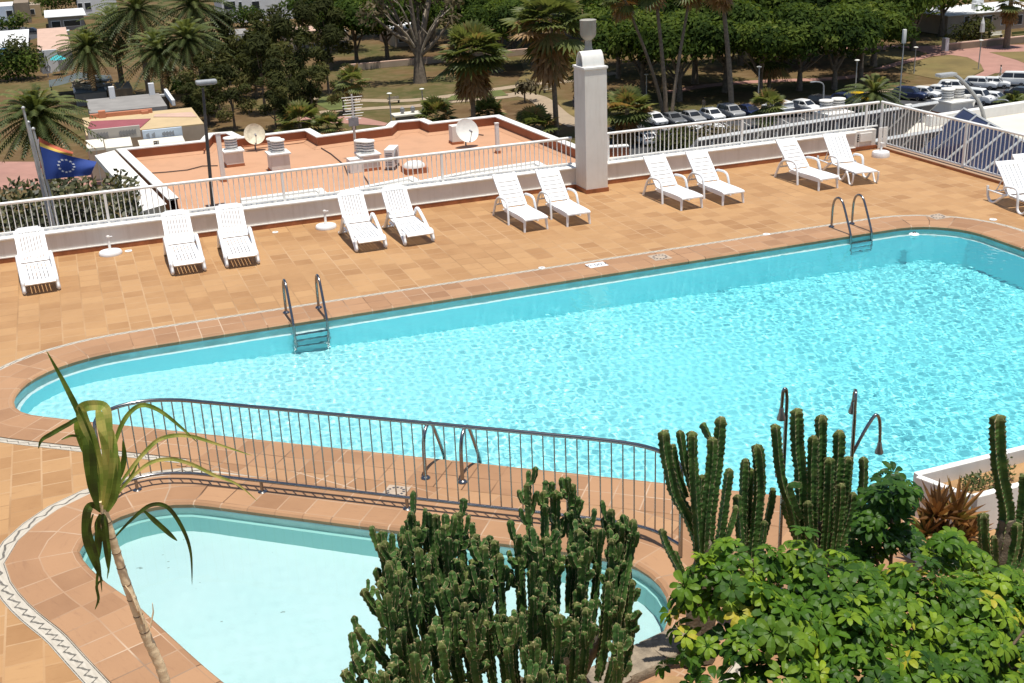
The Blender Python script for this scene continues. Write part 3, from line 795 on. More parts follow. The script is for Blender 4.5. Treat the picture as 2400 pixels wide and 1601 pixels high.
M['cork'] = plain('corky_cactus_trunk', (.16, .125, .085), .9, var=.4, scale=7, bump=.9, dirt=(.07, .055, .04), dscale=4)
_c = random.Random(11)
def cstem(mb, path, r, ribs=5, rnd=_c, seglen=.26):
    """ribbed succulent column along a path, base first; knobbly rib edges, pinched joints"""
    pts = resample(path, .017); n = len(pts); R = 2*ribs; ph = rnd.uniform(0, 6.28); tw = rnd.uniform(-.5, .5)
    L = max(.05, .017*(n-1)); V = []; F = []; U = []; a0 = Vector((1, 0, 0)); sp = rnd.uniform(0, seglen)
    for i in range(n):
        T = (pts[min(i+1, n-1)]-pts[max(i-1, 0)]).normalized()
        a0 = (a0 - T*a0.dot(T)); a0 = a0.normalized() if a0.length > 1e-4 else T.orthogonal().normalized(); b0 = T.cross(a0)
        s = i*.017; e = (L-s)
        k = math.sqrt(max(0.10, 1-(1-e/(r*.75))**2)) if e < r*.75 else 1.0
        q = abs(((s+sp) % seglen)/seglen-.5)*2                  # 1 at a joint
        k *= 1-.16*max(0, (q-.7)/.3)**1.5
        k *= lerp(.8, 1, min(1, s/.12))
        for j in range(R):
            t = 2*math.pi*j/R+ph+tw*s
            rr = r*k*((1.08+(.13 if i % 3 == 0 else -.05)+rnd.uniform(-.04, .06)) if j % 2 == 0 else .58)
            V.append(pts[i]+(a0*math.cos(t)+b0*math.sin(t))*rr)
    for i in range(n-1):
        for j in range(R):
            j2 = (j+1) % R; F.append((i*R+j, i*R+j2, (i+1)*R+j2, (i+1)*R+j))
            e, e2 = (1-(j % 2)), (1-(j2 % 2)); w0, w1 = i/(n-1), (i+1)/(n-1)
            U.append(((e, w0), (e2, w0), (e2, w1), (e, w1)))
    F.append(tuple((n-1)*R+j for j in range(R))); U.append(tuple((1, 1) for _ in range(R)))
    mb.add(V, F, U)
def cactus(name, label, stems, trunks, base, group=None, buds=0):
    t = thing(name, label, 'cactus', base, 0, group); B = Vector(base)
    for pth, r in trunks:
        mb = MB(); c = resample(catmull([Vector(p)-B for p in pth], 5), .06); m = len(c)
        mb.tube([p+Vector((_c.uniform(-.01, .01), _c.uniform(-.01, .01), 0)) for p in c], [r*lerp(1.25, .75, i/(m-1))*_c.uniform(.9, 1.1) for i in range(m)], 9)
        mb.build('trunk', M['cork'], t, smooth=60)
    for pth, r, ribs in stems:
        mb = MB(); cc = [Vector(p)-B for p in catmull([Vector(p) for p in pth], 6)]; cstem(mb, cc, r, ribs)
        for _ in range(buds):
            p = cc[int(len(cc)*_c.uniform(.45, .9))]; a = _c.uniform(0, 6.28); o = Vector((math.cos(a), math.sin(a), 0)); L = _c.uniform(.05, .19)
            cstem(mb, [p, p+o*r*1.3+Vector((0, 0, .02)), p+o*(r*1.9)+Vector((0, 0, L*.6)), p+o*(r*2.1)+Vector((0, 0, L))], r*_c.uniform(.6, .85), 4)
        mb.build('stem', M['cactus'], t)
    return t
def pxs(Y, pts): return [DY(x, y, Y+(dy[0] if dy else 0)) for x, y, *dy in pts]
def stemsof(Y, lst): return [(pxs(Y+dy, list(reversed(pts))), w/2/290.0, ribs) for pts, w, dy, ribs in lst]
st = stemsof(7.35, [
    ([(1524, 988), (1530, 1040), (1540, 1090), (1552, 1135), (1580, 1185), (1602, 1240), (1612, 1310)], 28, .0, 5),
    ([(1560, 988), (1566, 1020), (1572, 1060), (1584, 1105), (1598, 1150)], 18, -.05, 4), ([(1545, 1020), (1548, 1050), (1556, 1090), (1575, 1140)], 20, .06, 5),
    ([(1588, 990), (1590, 1060), (1595, 1130), (1602, 1210), (1610, 1320)], 24, -.08, 5),
    ([(1656, 957), (1653, 1000), (1648, 1060), (1638, 1130), (1630, 1200), (1622, 1320)], 27, .05, 5),
    ([(1612, 972), (1619, 985), (1628, 1004), (1640, 1020)], 18, .02, 3), ([(1635, 1004), (1634, 1050), (1628, 1110), (1620, 1180), (1616, 1260)], 25, -.1, 5),
    ([(1676, 1075), (1672, 1100), (1664, 1160), (1654, 1230), (1640, 1310)], 22, .1, 4), ([(1612, 1090), (1610, 1140), (1606, 1220), (1604, 1300)], 20, .15, 5),
    ([(1519, 1214), (1526, 1240), (1540, 1270), (1560, 1310), (1590, 1370)], 18, -.12, 4), ([(1548, 1265), (1556, 1290), (1572, 1330), (1592, 1380)], 16, -.02, 4),
    ([(1690, 1160), (1684, 1190), (1668, 1240), (1650, 1320)], 17, .05, 4)])
b0 = DY(1615, 1300, 7.35)
cactus('cactus', 'tall dark green candelabra cactus at the end of the steel barrier', st, [([(b0.x+.02, 7.35, .03), (b0.x+.03, 7.36, .5), (b0.x, 7.35, 1.15)], .085), ([(b0.x-.12, 7.33, .03), (b0.x-.09, 7.33, .45), (b0.x-.05, 7.34, 1.0)], .06)], (b0.x, 7.35, .03), 'tall columnar cacti in front of the big pool')
st = stemsof(7.5, [
    ([(1736, 1021), (1742, 1050), (1745, 1110), (1740, 1180), (1730, 1260), (1726, 1330)], 29, 0, 5), ([(1712, 1053), (1710, 1100), (1708, 1160), (1706, 1240), (1712, 1320)], 24, .06, 5),
    ([(1724, 1075), (1720, 1130), (1718, 1200), (1718, 1300)], 22, .12, 5), ([(1775, 1120), (1772, 1150), (1762, 1195), (1745, 1260), (1736, 1330)], 20, .1, 4),
    ([(1692, 1135), (1694, 1170), (1700, 1230), (1710, 1320)], 20, -.05, 4), ([(1756, 1195), (1752, 1230), (1742, 1290), (1736, 1340)], 16, -.1, 4)])
b0 = DY(1722, 1330, 7.5)
cactus('cactus', 'shorter clump of green columnar cacti between the two taller ones', st, [([(b0.x, 7.5, .03), (b0.x, 7.5, .4), (b0.x, 7.5, .8)], .08)], (b0.x, 7.5, .03), 'tall columnar cacti in front of the big pool')
st = stemsof(7.55, [
    ([(1779, 974), (1782, 1010), (1787, 1060), (1797, 1110), (1815, 1160), (1832, 1230)], 24, -.05, 5), ([(1830, 938), (1831, 980), (1833, 1030), (1840, 1090), (1843, 1180), (1850, 1300)], 33, 0, 5),
    ([(1886, 953), (1886, 1000), (1884, 1070), (1882, 1150), (1880, 1300)], 30, .02, 5), ([(1868, 1000), (1866, 1060), (1866, 1140), (1868, 1290)], 25, -.08, 5),
    ([(1927, 988), (1927, 1030), (1924, 1090), (1918, 1170), (1905, 1300)], 30, .03, 5), ([(1948, 1048), (1944, 1100), (1936, 1180), (1915, 1290)], 26, .1, 5),
    ([(1903, 1050), (1902, 1120), (1898, 1200), (1890, 1300)], 26, -.12, 5), ([(1982, 1049), (1983, 1085), (1980, 1130), (1972, 1180), (1950, 1250)], 22, .12, 4),
    ([(1840, 1115), (1818, 1112), (1812, 1120), (1822, 1150), (1838, 1190)], 18, -.15, 3), ([(1800, 1150), (1808, 1180), (1824, 1220), (1846, 1270)], 22, .1, 4),
    ([(1960, 1130), (1955, 1170), (1938, 1230), (1915, 1300)], 22, -.05, 4), ([(1855, 1150), (1856, 1190), (1862, 1250), (1866, 1320)], 22, -.16, 5), ([(1932, 1110), (1930, 1160), (1922, 1230), (1908, 1310)], 22, -.2, 5)])
b0 = DY(1875, 1310, 7.55)
cactus('cactus', 'tall green columnar cactus in front of the two showers', st, [([(b0.x, 7.55, .03), (b0.x, 7.55, .4), (b0.x, 7.55, .95)], .10), ([(b0.x-.12, 7.5, .03), (b0.x-.1, 7.5, .4), (b0.x-.08, 7.5, .85)], .07)], (b0.x, 7.55, .03), 'tall columnar cacti in front of the big pool')
st = stemsof(7.2, [
    ([(2292, 953), (2292, 1000), (2296, 1070), (2306, 1130), (2312, 1180), (2300, 1250), (2288, 1330)], 40, 0, 5), ([(2349, 1088), (2348, 1130), (2340, 1190), (2322, 1250), (2300, 1320)], 26, .05, 4),
    ([(2257, 1178), (2258, 1210), (2262, 1260), (2272, 1310), (2280, 1360)], 28, -.06, 5), ([(2335, 1200), (2332, 1240), (2320, 1290), (2300, 1350)], 26, -.1, 4),
    ([(2282, 1230), (2284, 1260), (2286, 1310), (2286, 1380)], 20, -.15, 4), ([(2362, 1150), (2360, 1220), (2345, 1290), (2310, 1360)], 28, .1, 5)])
b0 = DY(2288, 1360, 7.2)
cactus('cactus', 'columnar cactus at the right edge, in front of the white planter', st, [([(b0.x, 7.2, .03), (b0.x, 7.2, .3), (b0.x+.02, 7.2, .75)], .09)], (b0.x, 7.2, .03), 'tall columnar cacti in front of the big pool')

# ---- the big bushy cactus
_b = random.Random(21)
SIL = [(868, 1255), (905, 1240), (948, 1178), (1000, 1182), (1050, 1176), (1092, 1226), (1140, 1242), (1180, 1240), (1190, 1180), (1208, 1108), (1250, 1128), (1312, 1112), (1330, 1200), (1400, 1172), (1440, 1190), (1458, 1200), (1452, 1300), (1440, 1400), (1436, 1470), (1380, 1520), (1340, 1640), (880, 1640), (870, 1500), (900, 1400), (868, 1330)]
fix = [((1210, 1108), 7.1), ((1250, 1126), 7.05), ((1272, 1124), 7.12), ((1311, 1110), 7.1), ((1348, 1190), 7.1), ((1402, 1168), 7.05), ((1428, 1192), 7.0), ((1454, 1192), 6.95), ((1448, 1330), 6.9), ((1442, 1410), 6.85), ((1375, 1215), 6.9), ((1330, 1215), 6.9),
       ((944, 1176), 7.2), ((984, 1186), 7.15), ((1000, 1180), 7.2), ((1051, 1176), 7.1), ((1090, 1226), 7.1), ((1133, 1240), 7.1), ((1190, 1230), 7.0), ((925, 1228), 7.1), ((868, 1250), 6.95), ((905, 1262), 7.0), ((880, 1242), 7.0),
       ((832, 1353), 6.8), ((868, 1334), 6.75), ((818, 1442), 6.7), ((850, 1470), 6.6), ((812, 1504), 6.55), ((788, 1540), 6.5), ((905, 1430), 6.6), ((918, 1444), 6.5), ((790, 1580), 6.4), ((845, 1540), 6.45)]
tips = list(fix)
tries = 0
while len(tips) < 99 and tries < 20000:
    tries += 1; x, y = _b.uniform(860, 1460), _b.uniform(1180, 1600)
    if not inpoly((x, y), SIL) or (1340 < x < 1400 and y > 1400): continue
    Y = lerp(7.05, 6.2, min(1, max(0, (y-1200)/330)))+_b.uniform(-.15, .15)
    if min((x-a[0][0])**2+(y-a[0][1])**2*.45 for a in tips) < 19**2: continue
    tips.append(((x, y), Y))
st = []
for (x, y), Y in tips:
    p = DY(x, y, Y); left = x < 1160
    anc = Vector((lerp(1.75, 2.95, min(1, max(0, (x-880)/560))), 6.66, .25))
    if x < 880: anc = Vector((1.6, 6.55, -.1))
    ln = _b.uniform(.30, .55); out = (p-anc); out.z = 0
    down = Vector((-out.x*.10+_b.uniform(-.05, .05), -out.y*.12+_b.uniform(-.04, .04), -1)).normalized()
    if x < 880: down = Vector((.45, .05, -1)).normalized(); ln = _b.uniform(.34, .5)
    q1 = p+down*ln*.5; q2 = p+down*ln+Vector((-out.x*.06, -out.y*.06, 0)); q3 = q2.lerp(anc, .35)+Vector((0, 0, -.04)); 
    q3.z = max(.05, q3.z)
    st.append(([q3, q2, q1, p], _b.uniform(.029, .040), _b.choice((4, 5, 5, 5))))
tr = [([(2.95, 7.0, .03), (2.92, 6.95, .4), (2.85, 6.85, .8), (2.95, 6.85, 1.1)], .10), ([(2.9, 6.95, .03), (2.75, 6.85, .35), (2.6, 6.75, .75), (2.5, 6.75, 1.05)], .075), ([(2.0, 6.6, .03), (2.0, 6.6, .4), (1.95, 6.65, .8)], .09), ([(2.1, 6.6, .03), (2.25, 6.6, .4), (2.35, 6.7, .85)], .07), ([(2.95, 7.0, .5), (3.1, 6.95, .75), (3.2, 6.92, 1.05)], .05)]
cactus('cactus', 'big bushy dark cactus with many twisted stems in front of the paddling pool', st, tr, (2.4, 6.75, .03), buds=6)

# ---- umbrella shrub
def leafmat(name, stops, rough=.5, trans=.28, spec=.3):
    t = NT(name); uv = t.add('ShaderNodeUVMap').outputs[0]; s = t.add('ShaderNodeSeparateXYZ', {0: uv})
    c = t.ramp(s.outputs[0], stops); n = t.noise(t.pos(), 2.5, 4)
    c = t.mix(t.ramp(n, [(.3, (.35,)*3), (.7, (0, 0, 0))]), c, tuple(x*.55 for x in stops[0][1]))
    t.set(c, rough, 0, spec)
    tl = t.add('ShaderNodeBsdfTranslucent', {'Color': t.mix(1.0, c, (1.55, 1.5, .9), 'MULTIPLY')})
    mx = t.add('ShaderNodeMixShader', {0: trans, 1: t.b.outputs[0], 2: tl.outputs[0]}); t.l.new(mx.outputs[0], t.o.inputs[0])
    return t.mat
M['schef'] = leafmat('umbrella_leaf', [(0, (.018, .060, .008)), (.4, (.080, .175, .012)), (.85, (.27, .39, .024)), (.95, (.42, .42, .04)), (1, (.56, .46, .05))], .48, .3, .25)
M['bark'] = plain('brown_bark', (.15, .105, .07), .9, var=.4, scale=8, bump=.7)
def rosette(mb, c, nrm, size, tone, rnd, nl=8):
    z = nrm.normalized(); x = z.orthogonal().normalized(); y = z.cross(x); ph = rnd.uniform(0, 6.28)
    tl = rnd.uniform(-.25, .28)
    for k in range(nl):
        a = ph+2*math.pi*k/nl+rnd.uniform(-.12, .12); d = (x*math.cos(a)+y*math.sin(a)); w = z.cross(d)
        L = size*rnd.uniform(.82, 1.1); W = L*.215; pts = []
        for u, ww, dz in ((.16, .08, .02), (.42, .8, .10), (.70, 1.0, .06), (.90, .72, -.04), (1.0, .12, -.12)):
            dz = dz-tl*.55*u*u+.10
            ctr = c+d*(L*u)+z*(L*dz); pts.append((ctr-w*W*ww+z*L*.035*ww, ctr, ctr+w*W*ww+z*L*.035*ww))
        tt = min(.995, max(0.0, tone+rnd.uniform(-.10, .10)))
        for i in range(4):
            for h in (0, 1):
                mb.face((pts[i][h], pts[i][h+1], pts[i+1][h+1], pts[i+1][h]), ((tt, .5),)*4)
_s = random.Random(8)
TOP = [(1548, 1500), (1556, 1420), (1580, 1340), (1610, 1290), (1660, 1262), (1710, 1252), (1780, 1262), (1850, 1240), (1900, 1258), (1960, 1275), (2020, 1278), (2080, 1282), (2140, 1300), (2200, 1312), (2250, 1340), (2300, 1350), (2360, 1350), (2480, 1360)]
def topz(X):                       # ridge height of the shrub along y = 6
    R0 = [DY(x, y, 6.0) for x, y in TOP]
    for a, b in zip(R0, R0[1:]):
        if a.x <= X <= b.x: return lerp(a.z, b.z, (X-a.x)/(b.x-a.x+1e-9))
    return .8
RX0, RX1 = DY(1552, 1450, 6).x, DY(2460, 1360, 6).x
def shrubz(X, Y):
    zt = topz(X)
    cl = .13*(math.sin(X*7.3+2*math.sin(Y*4.1))*math.sin(Y*8.2+1.5*math.sin(X*5.3)))-.05
    if Y < 6: return zt+cl-.78*((6-Y)/1.1)**1.6
    return zt+cl-1.6*((Y-6)/.55)**2
def shrub(label, sampler, n, size, mat, base, stems, rnd, cat='shrub', toner=None, nm='umbrella_shrub'):
    t = thing(nm, label, cat, base); B = Vector(base); mb = MB(); k = 0; guard = 0
    while k < n and guard < n*30:
        guard += 1; r = sampler()
        if r is None: continue
        p, nr, dep = r; tone = toner(p, dep) if toner else _s.betavariate(2.2, 2.4)*.85
        rosette(mb, p-B, nr, size*rnd.uniform(.8, 1.2), tone, rnd, rnd.choice((7, 8, 8, 9))); k += 1
    mb.build('foliage', mat, t, smooth=True)
    for s in stems:
        mb = MB(); pts = resample(catmull([Vector(p)-B for p in s], 4), .1); mb.tube(pts, [.016*lerp(1.3, .6, i/max(1, len(pts)-1)) for i in range(len(pts))], 6); mb.build('branch', M['bark'], t, smooth=60)
    return t
def samp_main():
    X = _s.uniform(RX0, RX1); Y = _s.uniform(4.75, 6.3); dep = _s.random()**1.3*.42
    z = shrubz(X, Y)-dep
    if z < .12: return None
    e = .06; nx = -(shrubz(min(RX1, X+e), Y)-shrubz(max(RX0, X-e), Y))/(2*e); ny = -(shrubz(X, Y+e)-shrubz(X, Y-e))/(2*e)
    nr = Vector((max(-1.5, min(1.5, nx))*.45+_s.uniform(-.45, .45), max(-1.5, min(1.5, ny))*.45+_s.uniform(-.5, .4), 1.0))
    return Vector((X, Y, z+_s.uniform(-.03, .05))), nr, dep
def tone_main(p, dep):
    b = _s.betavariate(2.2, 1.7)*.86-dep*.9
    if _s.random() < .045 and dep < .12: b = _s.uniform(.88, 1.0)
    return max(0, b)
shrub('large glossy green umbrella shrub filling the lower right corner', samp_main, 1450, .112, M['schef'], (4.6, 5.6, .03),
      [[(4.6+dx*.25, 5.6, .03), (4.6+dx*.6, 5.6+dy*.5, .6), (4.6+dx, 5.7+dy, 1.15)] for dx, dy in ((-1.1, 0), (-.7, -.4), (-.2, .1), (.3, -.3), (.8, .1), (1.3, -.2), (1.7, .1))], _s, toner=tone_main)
def sampler_px(blobs, Y, dY):
    def f():
        x, y, r = _s.choice(blobs); a = _s.uniform(0, 6.28); q = math.sqrt(_s.random())
        yy = Y+_s.uniform(-dY, dY); p = DY(x+math.cos(a)*r*q, y+math.sin(a)*r*q*.8, yy)
        return p, Vector((_s.uniform(-.5, .5), _s.uniform(-.7, .2), 1)), 0
    return f
c0 = DY(2040, 1300, 7.0)
shrub('taller dark umbrella shrub standing between the showers and the white planter', sampler_px([(2050, 1110, 26), (2020, 1150, 26), (2085, 1135, 18), (2060, 1165, 30), (2040, 1215, 42), (2000, 1250, 42), (2070, 1250, 34), (2000, 1200, 25), (1960, 1290, 25)], 7.0, .22), 120, .12, M['schef'], (c0.x, 7.0, .03),
      [[(c0.x, 7, .03), (c0.x+.02, 7, .8), DY(2045, 1130, 7)], [(c0.x-.05, 7, .03), (c0.x-.1, 7, .7), DY(2000, 1220, 7)]], _s, toner=lambda p, d: _s.uniform(.0, .42))
c0 = DY(2215, 1360, 6.6)
shrub('small umbrella shrub sprig in front of the white planter kerb', sampler_px([(2200, 1262, 28), (2230, 1275, 22), (2180, 1245, 14), (2165, 1290, 25), (2250, 1300, 14), (2120, 1290, 26), (2195, 1310, 30)], 6.6, .15), 34, .12, M['schef'], (c0.x, 6.6, .03), [[(c0.x, 6.6, .03), (c0.x, 6.6, .7), DY(2210, 1265, 6.6)]], _s)
c0 = DY(2345, 1420, 6.0)
shrub('umbrella shrub branch at the right edge below the columnar cactus', sampler_px([(2330, 1335, 25), (2350, 1380, 30), (2320, 1380, 25), (2345, 1440, 35)], 6.1, .15), 40, .12, M['schef'], (c0.x, 6.1, .03), [[(c0.x, 6.1, .03), (c0.x, 6.1, .5), DY(2340, 1350, 6.1)]], _s)

# ---- bare leaning cane with strap leaves, close to the camera
M['cane'] = plain('pale_cane', (.74, .57, .36), .65, var=.18, scale=9, bump=.3, dirt=(.34, .20, .10), dscale=5)
M['canebase'] = plain('dark_cane_base', (.13, .05, .045), .6, var=.3, scale=12)
M['strap'] = leafmat('strap_leaf', [(0, (.045, .055, .016)), (.35, (.09, .15, .024)), (.7, (.26, .36, .07)), (1, (.62, .56, .18))], .42, .42)
YC = 4.5
cane = thing('cane_plant', 'leaning pale cane plant with drooping strap leaves at lower left', 'plant', (.30, 4.5, .03)); B = Vector((.30, 4.5, .03))
cpts = [DY(x, y, YC) for x, y in ((232, 1150), (246, 1195), (262, 1250), (285, 1325), (312, 1400), (340, 1470), (368, 1530), (380, 1568), (400, 1620))]
prof = resample(cpts, .012); n = len(prof); rs = []
for i in range(n):
    f = i/(n-1); r = lerp(.0145, .0215, min(1, f*1.5)); k = (i*.012/.047) % 1.0
    rs.append(r*(1.06 if k < .18 else 1.0-.03*math.sin(k*3.1)))
mb = MB(); mb.tube([p-B for p in prof], rs, 12); mb.build('stalk', M['cane'], cane, smooth=60)
mb = MB(); mb.tube([cpts[-1]-B, (cpts[-1]+Vector((.05, 0, -.35)))-B, Vector((.12, 0, 1.2)), Vector((0, 0, 0))], [.024, .026, .03, .034], 10); mb.build('stalk_base', M['canebase'], cane, smooth=60)
M['node'] = plain('cane_node_ring', (.12, .06, .03), .8, var=.3)
for f in (.10, .17, .24, .31, .38, .45, .53, .62):
    j = int(f*(n-1)); p = prof[j]-B; q = prof[min(n-1, j+1)]-B
    mb = MB(); mb.tube([p, p+(q-p).normalized()*.003], rs[j]*1.07, 12); mb.build('node_ring', M['node'], cane)
def strap(pts, w, tone, Y=YC, dys=None, fold=.25):
    P = [DY(x, y, Y+(dys[i] if dys else 0))-B for i, (x, y) in enumerate(pts)]
    c = catmull(P, 6); m = len(c); mb = MB(); rows = []
    for i, p in enumerate(c):
        f = i/(m-1); T = (c[min(i+1, m-1)]-c[max(i-1, 0)]).normalized(); s = T.cross(Vector((0, -1, .25))).normalized(); up = s.cross(T)
        ww = w*.36/520.0*(min(1, .35+f*2.2) if f < .3 else 1.0)*(1-((f-.55)/.45)**2*.93 if f > .55 else 1)
        rows.append((p-s*ww+up*ww*fold, p, p+s*ww+up*ww*fold))
    for i in range(m-1):
        tt = min(.99, max(0, tone+.12*math.sin(i*.9)))
        for h in (0, 1): mb.face((rows[i][h], rows[i][h+1], rows[i+1][h+1], rows[i+1][h]), ((tt, .5), (tt, .5), (tt, .5), (tt, .5)))
    mb.build('leaf', M['strap'], cane, smooth=True)
for pts, w, tone, dys in (
    ([(228, 1150), (222, 1080), (202, 1000), (180, 945), (145, 875), (107, 806)], 17, .42, None),
    ([(230, 1170), (235, 1100), (215, 1020), (192, 965), (188, 938), (215, 930), (243, 938), (252, 990), (256, 1060)], 30, .85, (0, 0, 0, 0, 0, -.03, -.06, -.08, -.08)),
    ([(225, 1165), (208, 1090), (196, 1010), (188, 960), (178, 985), (190, 1040)], 26, .62, (0, .02, .03, .03, .06, .06)),
    ([(238, 1160), (250, 1090), (246, 1020), (232, 965), (222, 935)], 34, .90, (-.02, -.02, -.02, 0, .02)),
    ([(222, 1160), (210, 1110), (200, 1050), (194, 1000)], 24, .35, (-.04, -.05, -.05, -.04)),
    ([(238, 1140), (252, 1060), (275, 985), (300, 945), (330, 930), (370, 945), (420, 985), (452, 1015)], 13, .62, None),
    ([(242, 1165), (290, 1090), (340, 1030), (375, 1005), (430, 1000), (500, 1020), (578, 1046)], 12, .85, None),
    ([(246, 1170), (290, 1110), (340, 1065), (390, 1054), (440, 1066), (490, 1090), (545, 1112), (590, 1150)], 11, .92, None),
    ([(205, 1000), (185, 962), (155, 975), (118, 996), (96, 1010), (88, 1030)], 13, .25, None),
    ([(232, 1175), (214, 1160), (200, 1175), (198, 1230), (212, 1280), (236, 1335)], 24, .15, (0, -.03, -.05, -.05, -.05, -.05)),
    ([(236, 1180), (240, 1200), (244, 1250), (250, 1315)], 20, .05, (-.03, -.05, -.05, -.05)),
    ([(230, 1180), (224, 1205), (228, 1240), (226, 1290)], 18, .1, (.03, .04, .04, .04)),
    ([(262, 1235), (300, 1195), (345, 1160), (385, 1165), (420, 1215), (438, 1270), (441, 1342)], 12, .12, None),
    ([(330, 1172), (355, 1195), (385, 1222), (407, 1242)], 15, .2, (.03, .03, .03, .03)),
    ([(252, 1120), (275, 1090), (285, 1050), (282, 1010)], 16, .25, (.05, .06, .06, .06)),
    ([(246, 1175), (262, 1140), (270, 1095), (272, 1045)], 22, .55, (-.06, -.07, -.08, -.08)), ([(240, 1170), (256, 1110), (262, 1040), (258, 985)], 24, .78, (-.05, -.07, -.08, -.06)), ([(226, 1170), (216, 1120), (214, 1060), (206, 1010)], 20, .2, (-.07,)*4),
    ([(214, 1180), (206, 1215), (216, 1255), (228, 1300), (234, 1360)], 10, .1, (-.08,)*5), ([(240, 1190), (246, 1230), (252, 1275), (246, 1330)], 9, .3, (-.08,)*4), ([(222, 1195), (220, 1240), (226, 1290), (222, 1345), (228, 1385)], 8, .22, (-.06,)*5), ([(248, 1165), (272, 1130), (300, 1095), (322, 1050)], 9, .5, (.02,)*4), ([(205, 1010), (168, 1000), (140, 1010)], 7, .4, (.03,)*3),
    ([(235, 1330), (222, 1345), (226, 1375), (218, 1400)], 8, .15, (-.05,)*4)):
    strap(pts, w, tone, dys=dys)
for pts, w in (([(316, 1400), (300, 1360), (288, 1345)], 18), ([(330, 1430), (316, 1390), (308, 1370)], 14), ([(345, 1440), (352, 1405), (350, 1385)], 10)):
    P = [DY(x, y, YC-.02)-B for x, y in pts]; mb = MB(); mb.tube(P, [w/2/560, w/2/600, .004], 6, flat=.4); mb.build('husk', M['cane'], cane, smooth=60)

# ---- aloe and small planter plants
M['aloe'] = leafmat('aloe_leaf', [(0, (.15, .075, .03)), (.3, (.40, .19, .065)), (.6, (.34, .25, .07)), (1, (.20, .25, .06))], .5, .12, .3)
al = thing('aloe', 'reddish brown aloe clump at the left end of the white planter', 'aloe', (7.15, 7.85, .05)); B = Vector((7.15, 7.85, .05)); _a = random.Random(4)
for cx, cy, r0, nn, tb in ((2150, 1165, .24, 26, .2), (2195, 1170, .27, 30, .55), (2125, 1205, .2, 22, .7), (2200, 1215, .24, 26, .4), (2160, 1225, .2, 22, .15), (2232, 1205, .17, 18, .3)):
    ctr = DY(cx, cy+22, 7.85+_a.uniform(-.12, .12))
    for k in range(nn):
        a = 2.399*k; el = lerp(1.35, .05, k/nn)+_a.uniform(-.12, .12); L = r0*_a.uniform(.85, 1.15)*1.3
        d = Vector((math.cos(a)*math.cos(el), math.sin(a)*math.cos(el), math.sin(el))); s = d.cross(Vector((0, 0, 1))).normalized(); up = s.cross(d)
        mb_ = MB() if k == 0 else mb_
        rows = []
        for u, ww in ((0, .6), (.35, 1), (.7, .65), (1, .03)):
            p = ctr+d*L*u+Vector((0, 0, .10*L*u*u)); w = .029*ww; rows.append((p-s*w+up*w*.7, p-up*w*.3, p+s*w+up*w*.7))
        for i in range(3):
            tt = min(.99, max(0, tb+_a.uniform(-.3, .3)-.15*i))
            for h in (0, 1): mb_.face([q-B for q in (rows[i][h], rows[i][h+1], rows[i+1][h+1], rows[i+1][h])], ((tt, .5),)*4)
    mb_.build('rosette', M['aloe'], al)
M['smallleaf'] = leafmat('planter_leaf', [(0, (.04, .06, .02)), (.6, (.09, .13, .035)), (1, (.2, .17, .06))], .5)
def tuft(label, c, r, h, n, rnd, mat='smallleaf', sz=.05):
    t = thing('planter_plant', label, 'plant', c, 0, 'small plants in the white planter'); mb = MB()
    for k in range(n):
        a = rnd.uniform(0, 6.28); q = math.sqrt(rnd.random()); p = Vector((math.cos(a)*r*q, math.sin(a)*r*q*.7, h*rnd.random()*(1-.6*q*q)))
        d = Vector((rnd.uniform(-1, 1), rnd.uniform(-1, 1), rnd.uniform(.1, 1))).normalized(); s = d.orthogonal().normalized()*sz*.25; tt = rnd.random()*.98
        mb.face((p-s*.4, p+d*sz*.5-s, p+d*sz, p+d*sz*.5+s), ((tt, .5),)*4)
    mb.build('foliage', M[mat], t)
    mb = MB(); mb.tube([(0, 0, 0), (0, 0, h*.6)], .008, 5); mb.build('stem', M['bark'], t)
tuft('low olive green plant beside the aloe inside the white planter', (8.0, 8.4, .3), .22, .16, 260, _a)
tuft('spindly upright plant in the middle of the white planter', (8.35, 8.42, .3), .09, .34, 90, _a)
tuft('dry bushy plant at the right end of the white planter', (8.9, 8.4, .3), .25, .2, 260, _a)
tuft('patch of green grass under the aloe', (7.2, 7.72, .05), .24, .1, 300, _a, sz=.09)
# ================================================================== neighbouring roofs
M['terra'] = plain('terracotta_roof_paint', (.50, .275, .16), .85, var=.12, scale=.8, bump=.2, dirt=(.36, .19, .115), dscale=.8)
M['terrad'] = plain('dark_terracotta_paint', (.36, .135, .062), .8, var=.12, scale=1.5)
M['panel'] = plain('solar_glass', (.022, .022, .055), .12, var=.25, scale=1.2, spec=.6)
M['panelback'] = plain('collector_back', (.12, .115, .125), .6, var=.2, scale=1.5)
M['alu'] = plain('pale_aluminium', (.62, .62, .60), .4, .3, var=.1)
M['grille'] = plain('grille_grey', (.22, .22, .23), .5, var=.2)
M['cable'] = plain('dark_cable', (.07, .045, .04), .7, var=.2)
M['dish'] = plain('dish_white', (.74, .73, .68), .5, var=.08, scale=6)
M['dishrust'] = plain('stained_dish', (.66, .60, .45), .6, var=.2, scale=5, dirt=(.20, .13, .06), dscale=6)
M['pole'] = plain('grey_lamp_pole', (.10, .09, .085), .5, .3, var=.15)
M['polel'] = plain('galvanised_pole', (.46, .46, .45), .45, .4, var=.12)
ZR = -3.0
rb = thing('terracotta_building', 'neighbouring building with a flat terracotta roof behind the parapet', 'building', (9, 42, ZR))
O = Vector((9, 42, ZR))
def D3(x, y, z): return DZ(x, y, z)-O
ztop = ZR+.45
cop = [(270, 342), (462, 322), (476, 306), (530, 302), (554, 313.6), (710, 295), (737, 310), (887, 290), (900, 278.6), (972, 272), (992, 280.3), (1144, 263.6), (1335, 338)]
out = [DZ(x, y, ztop) for x, y in cop]
pl = [(p.x, p.y) for p in out]
near = 37.35
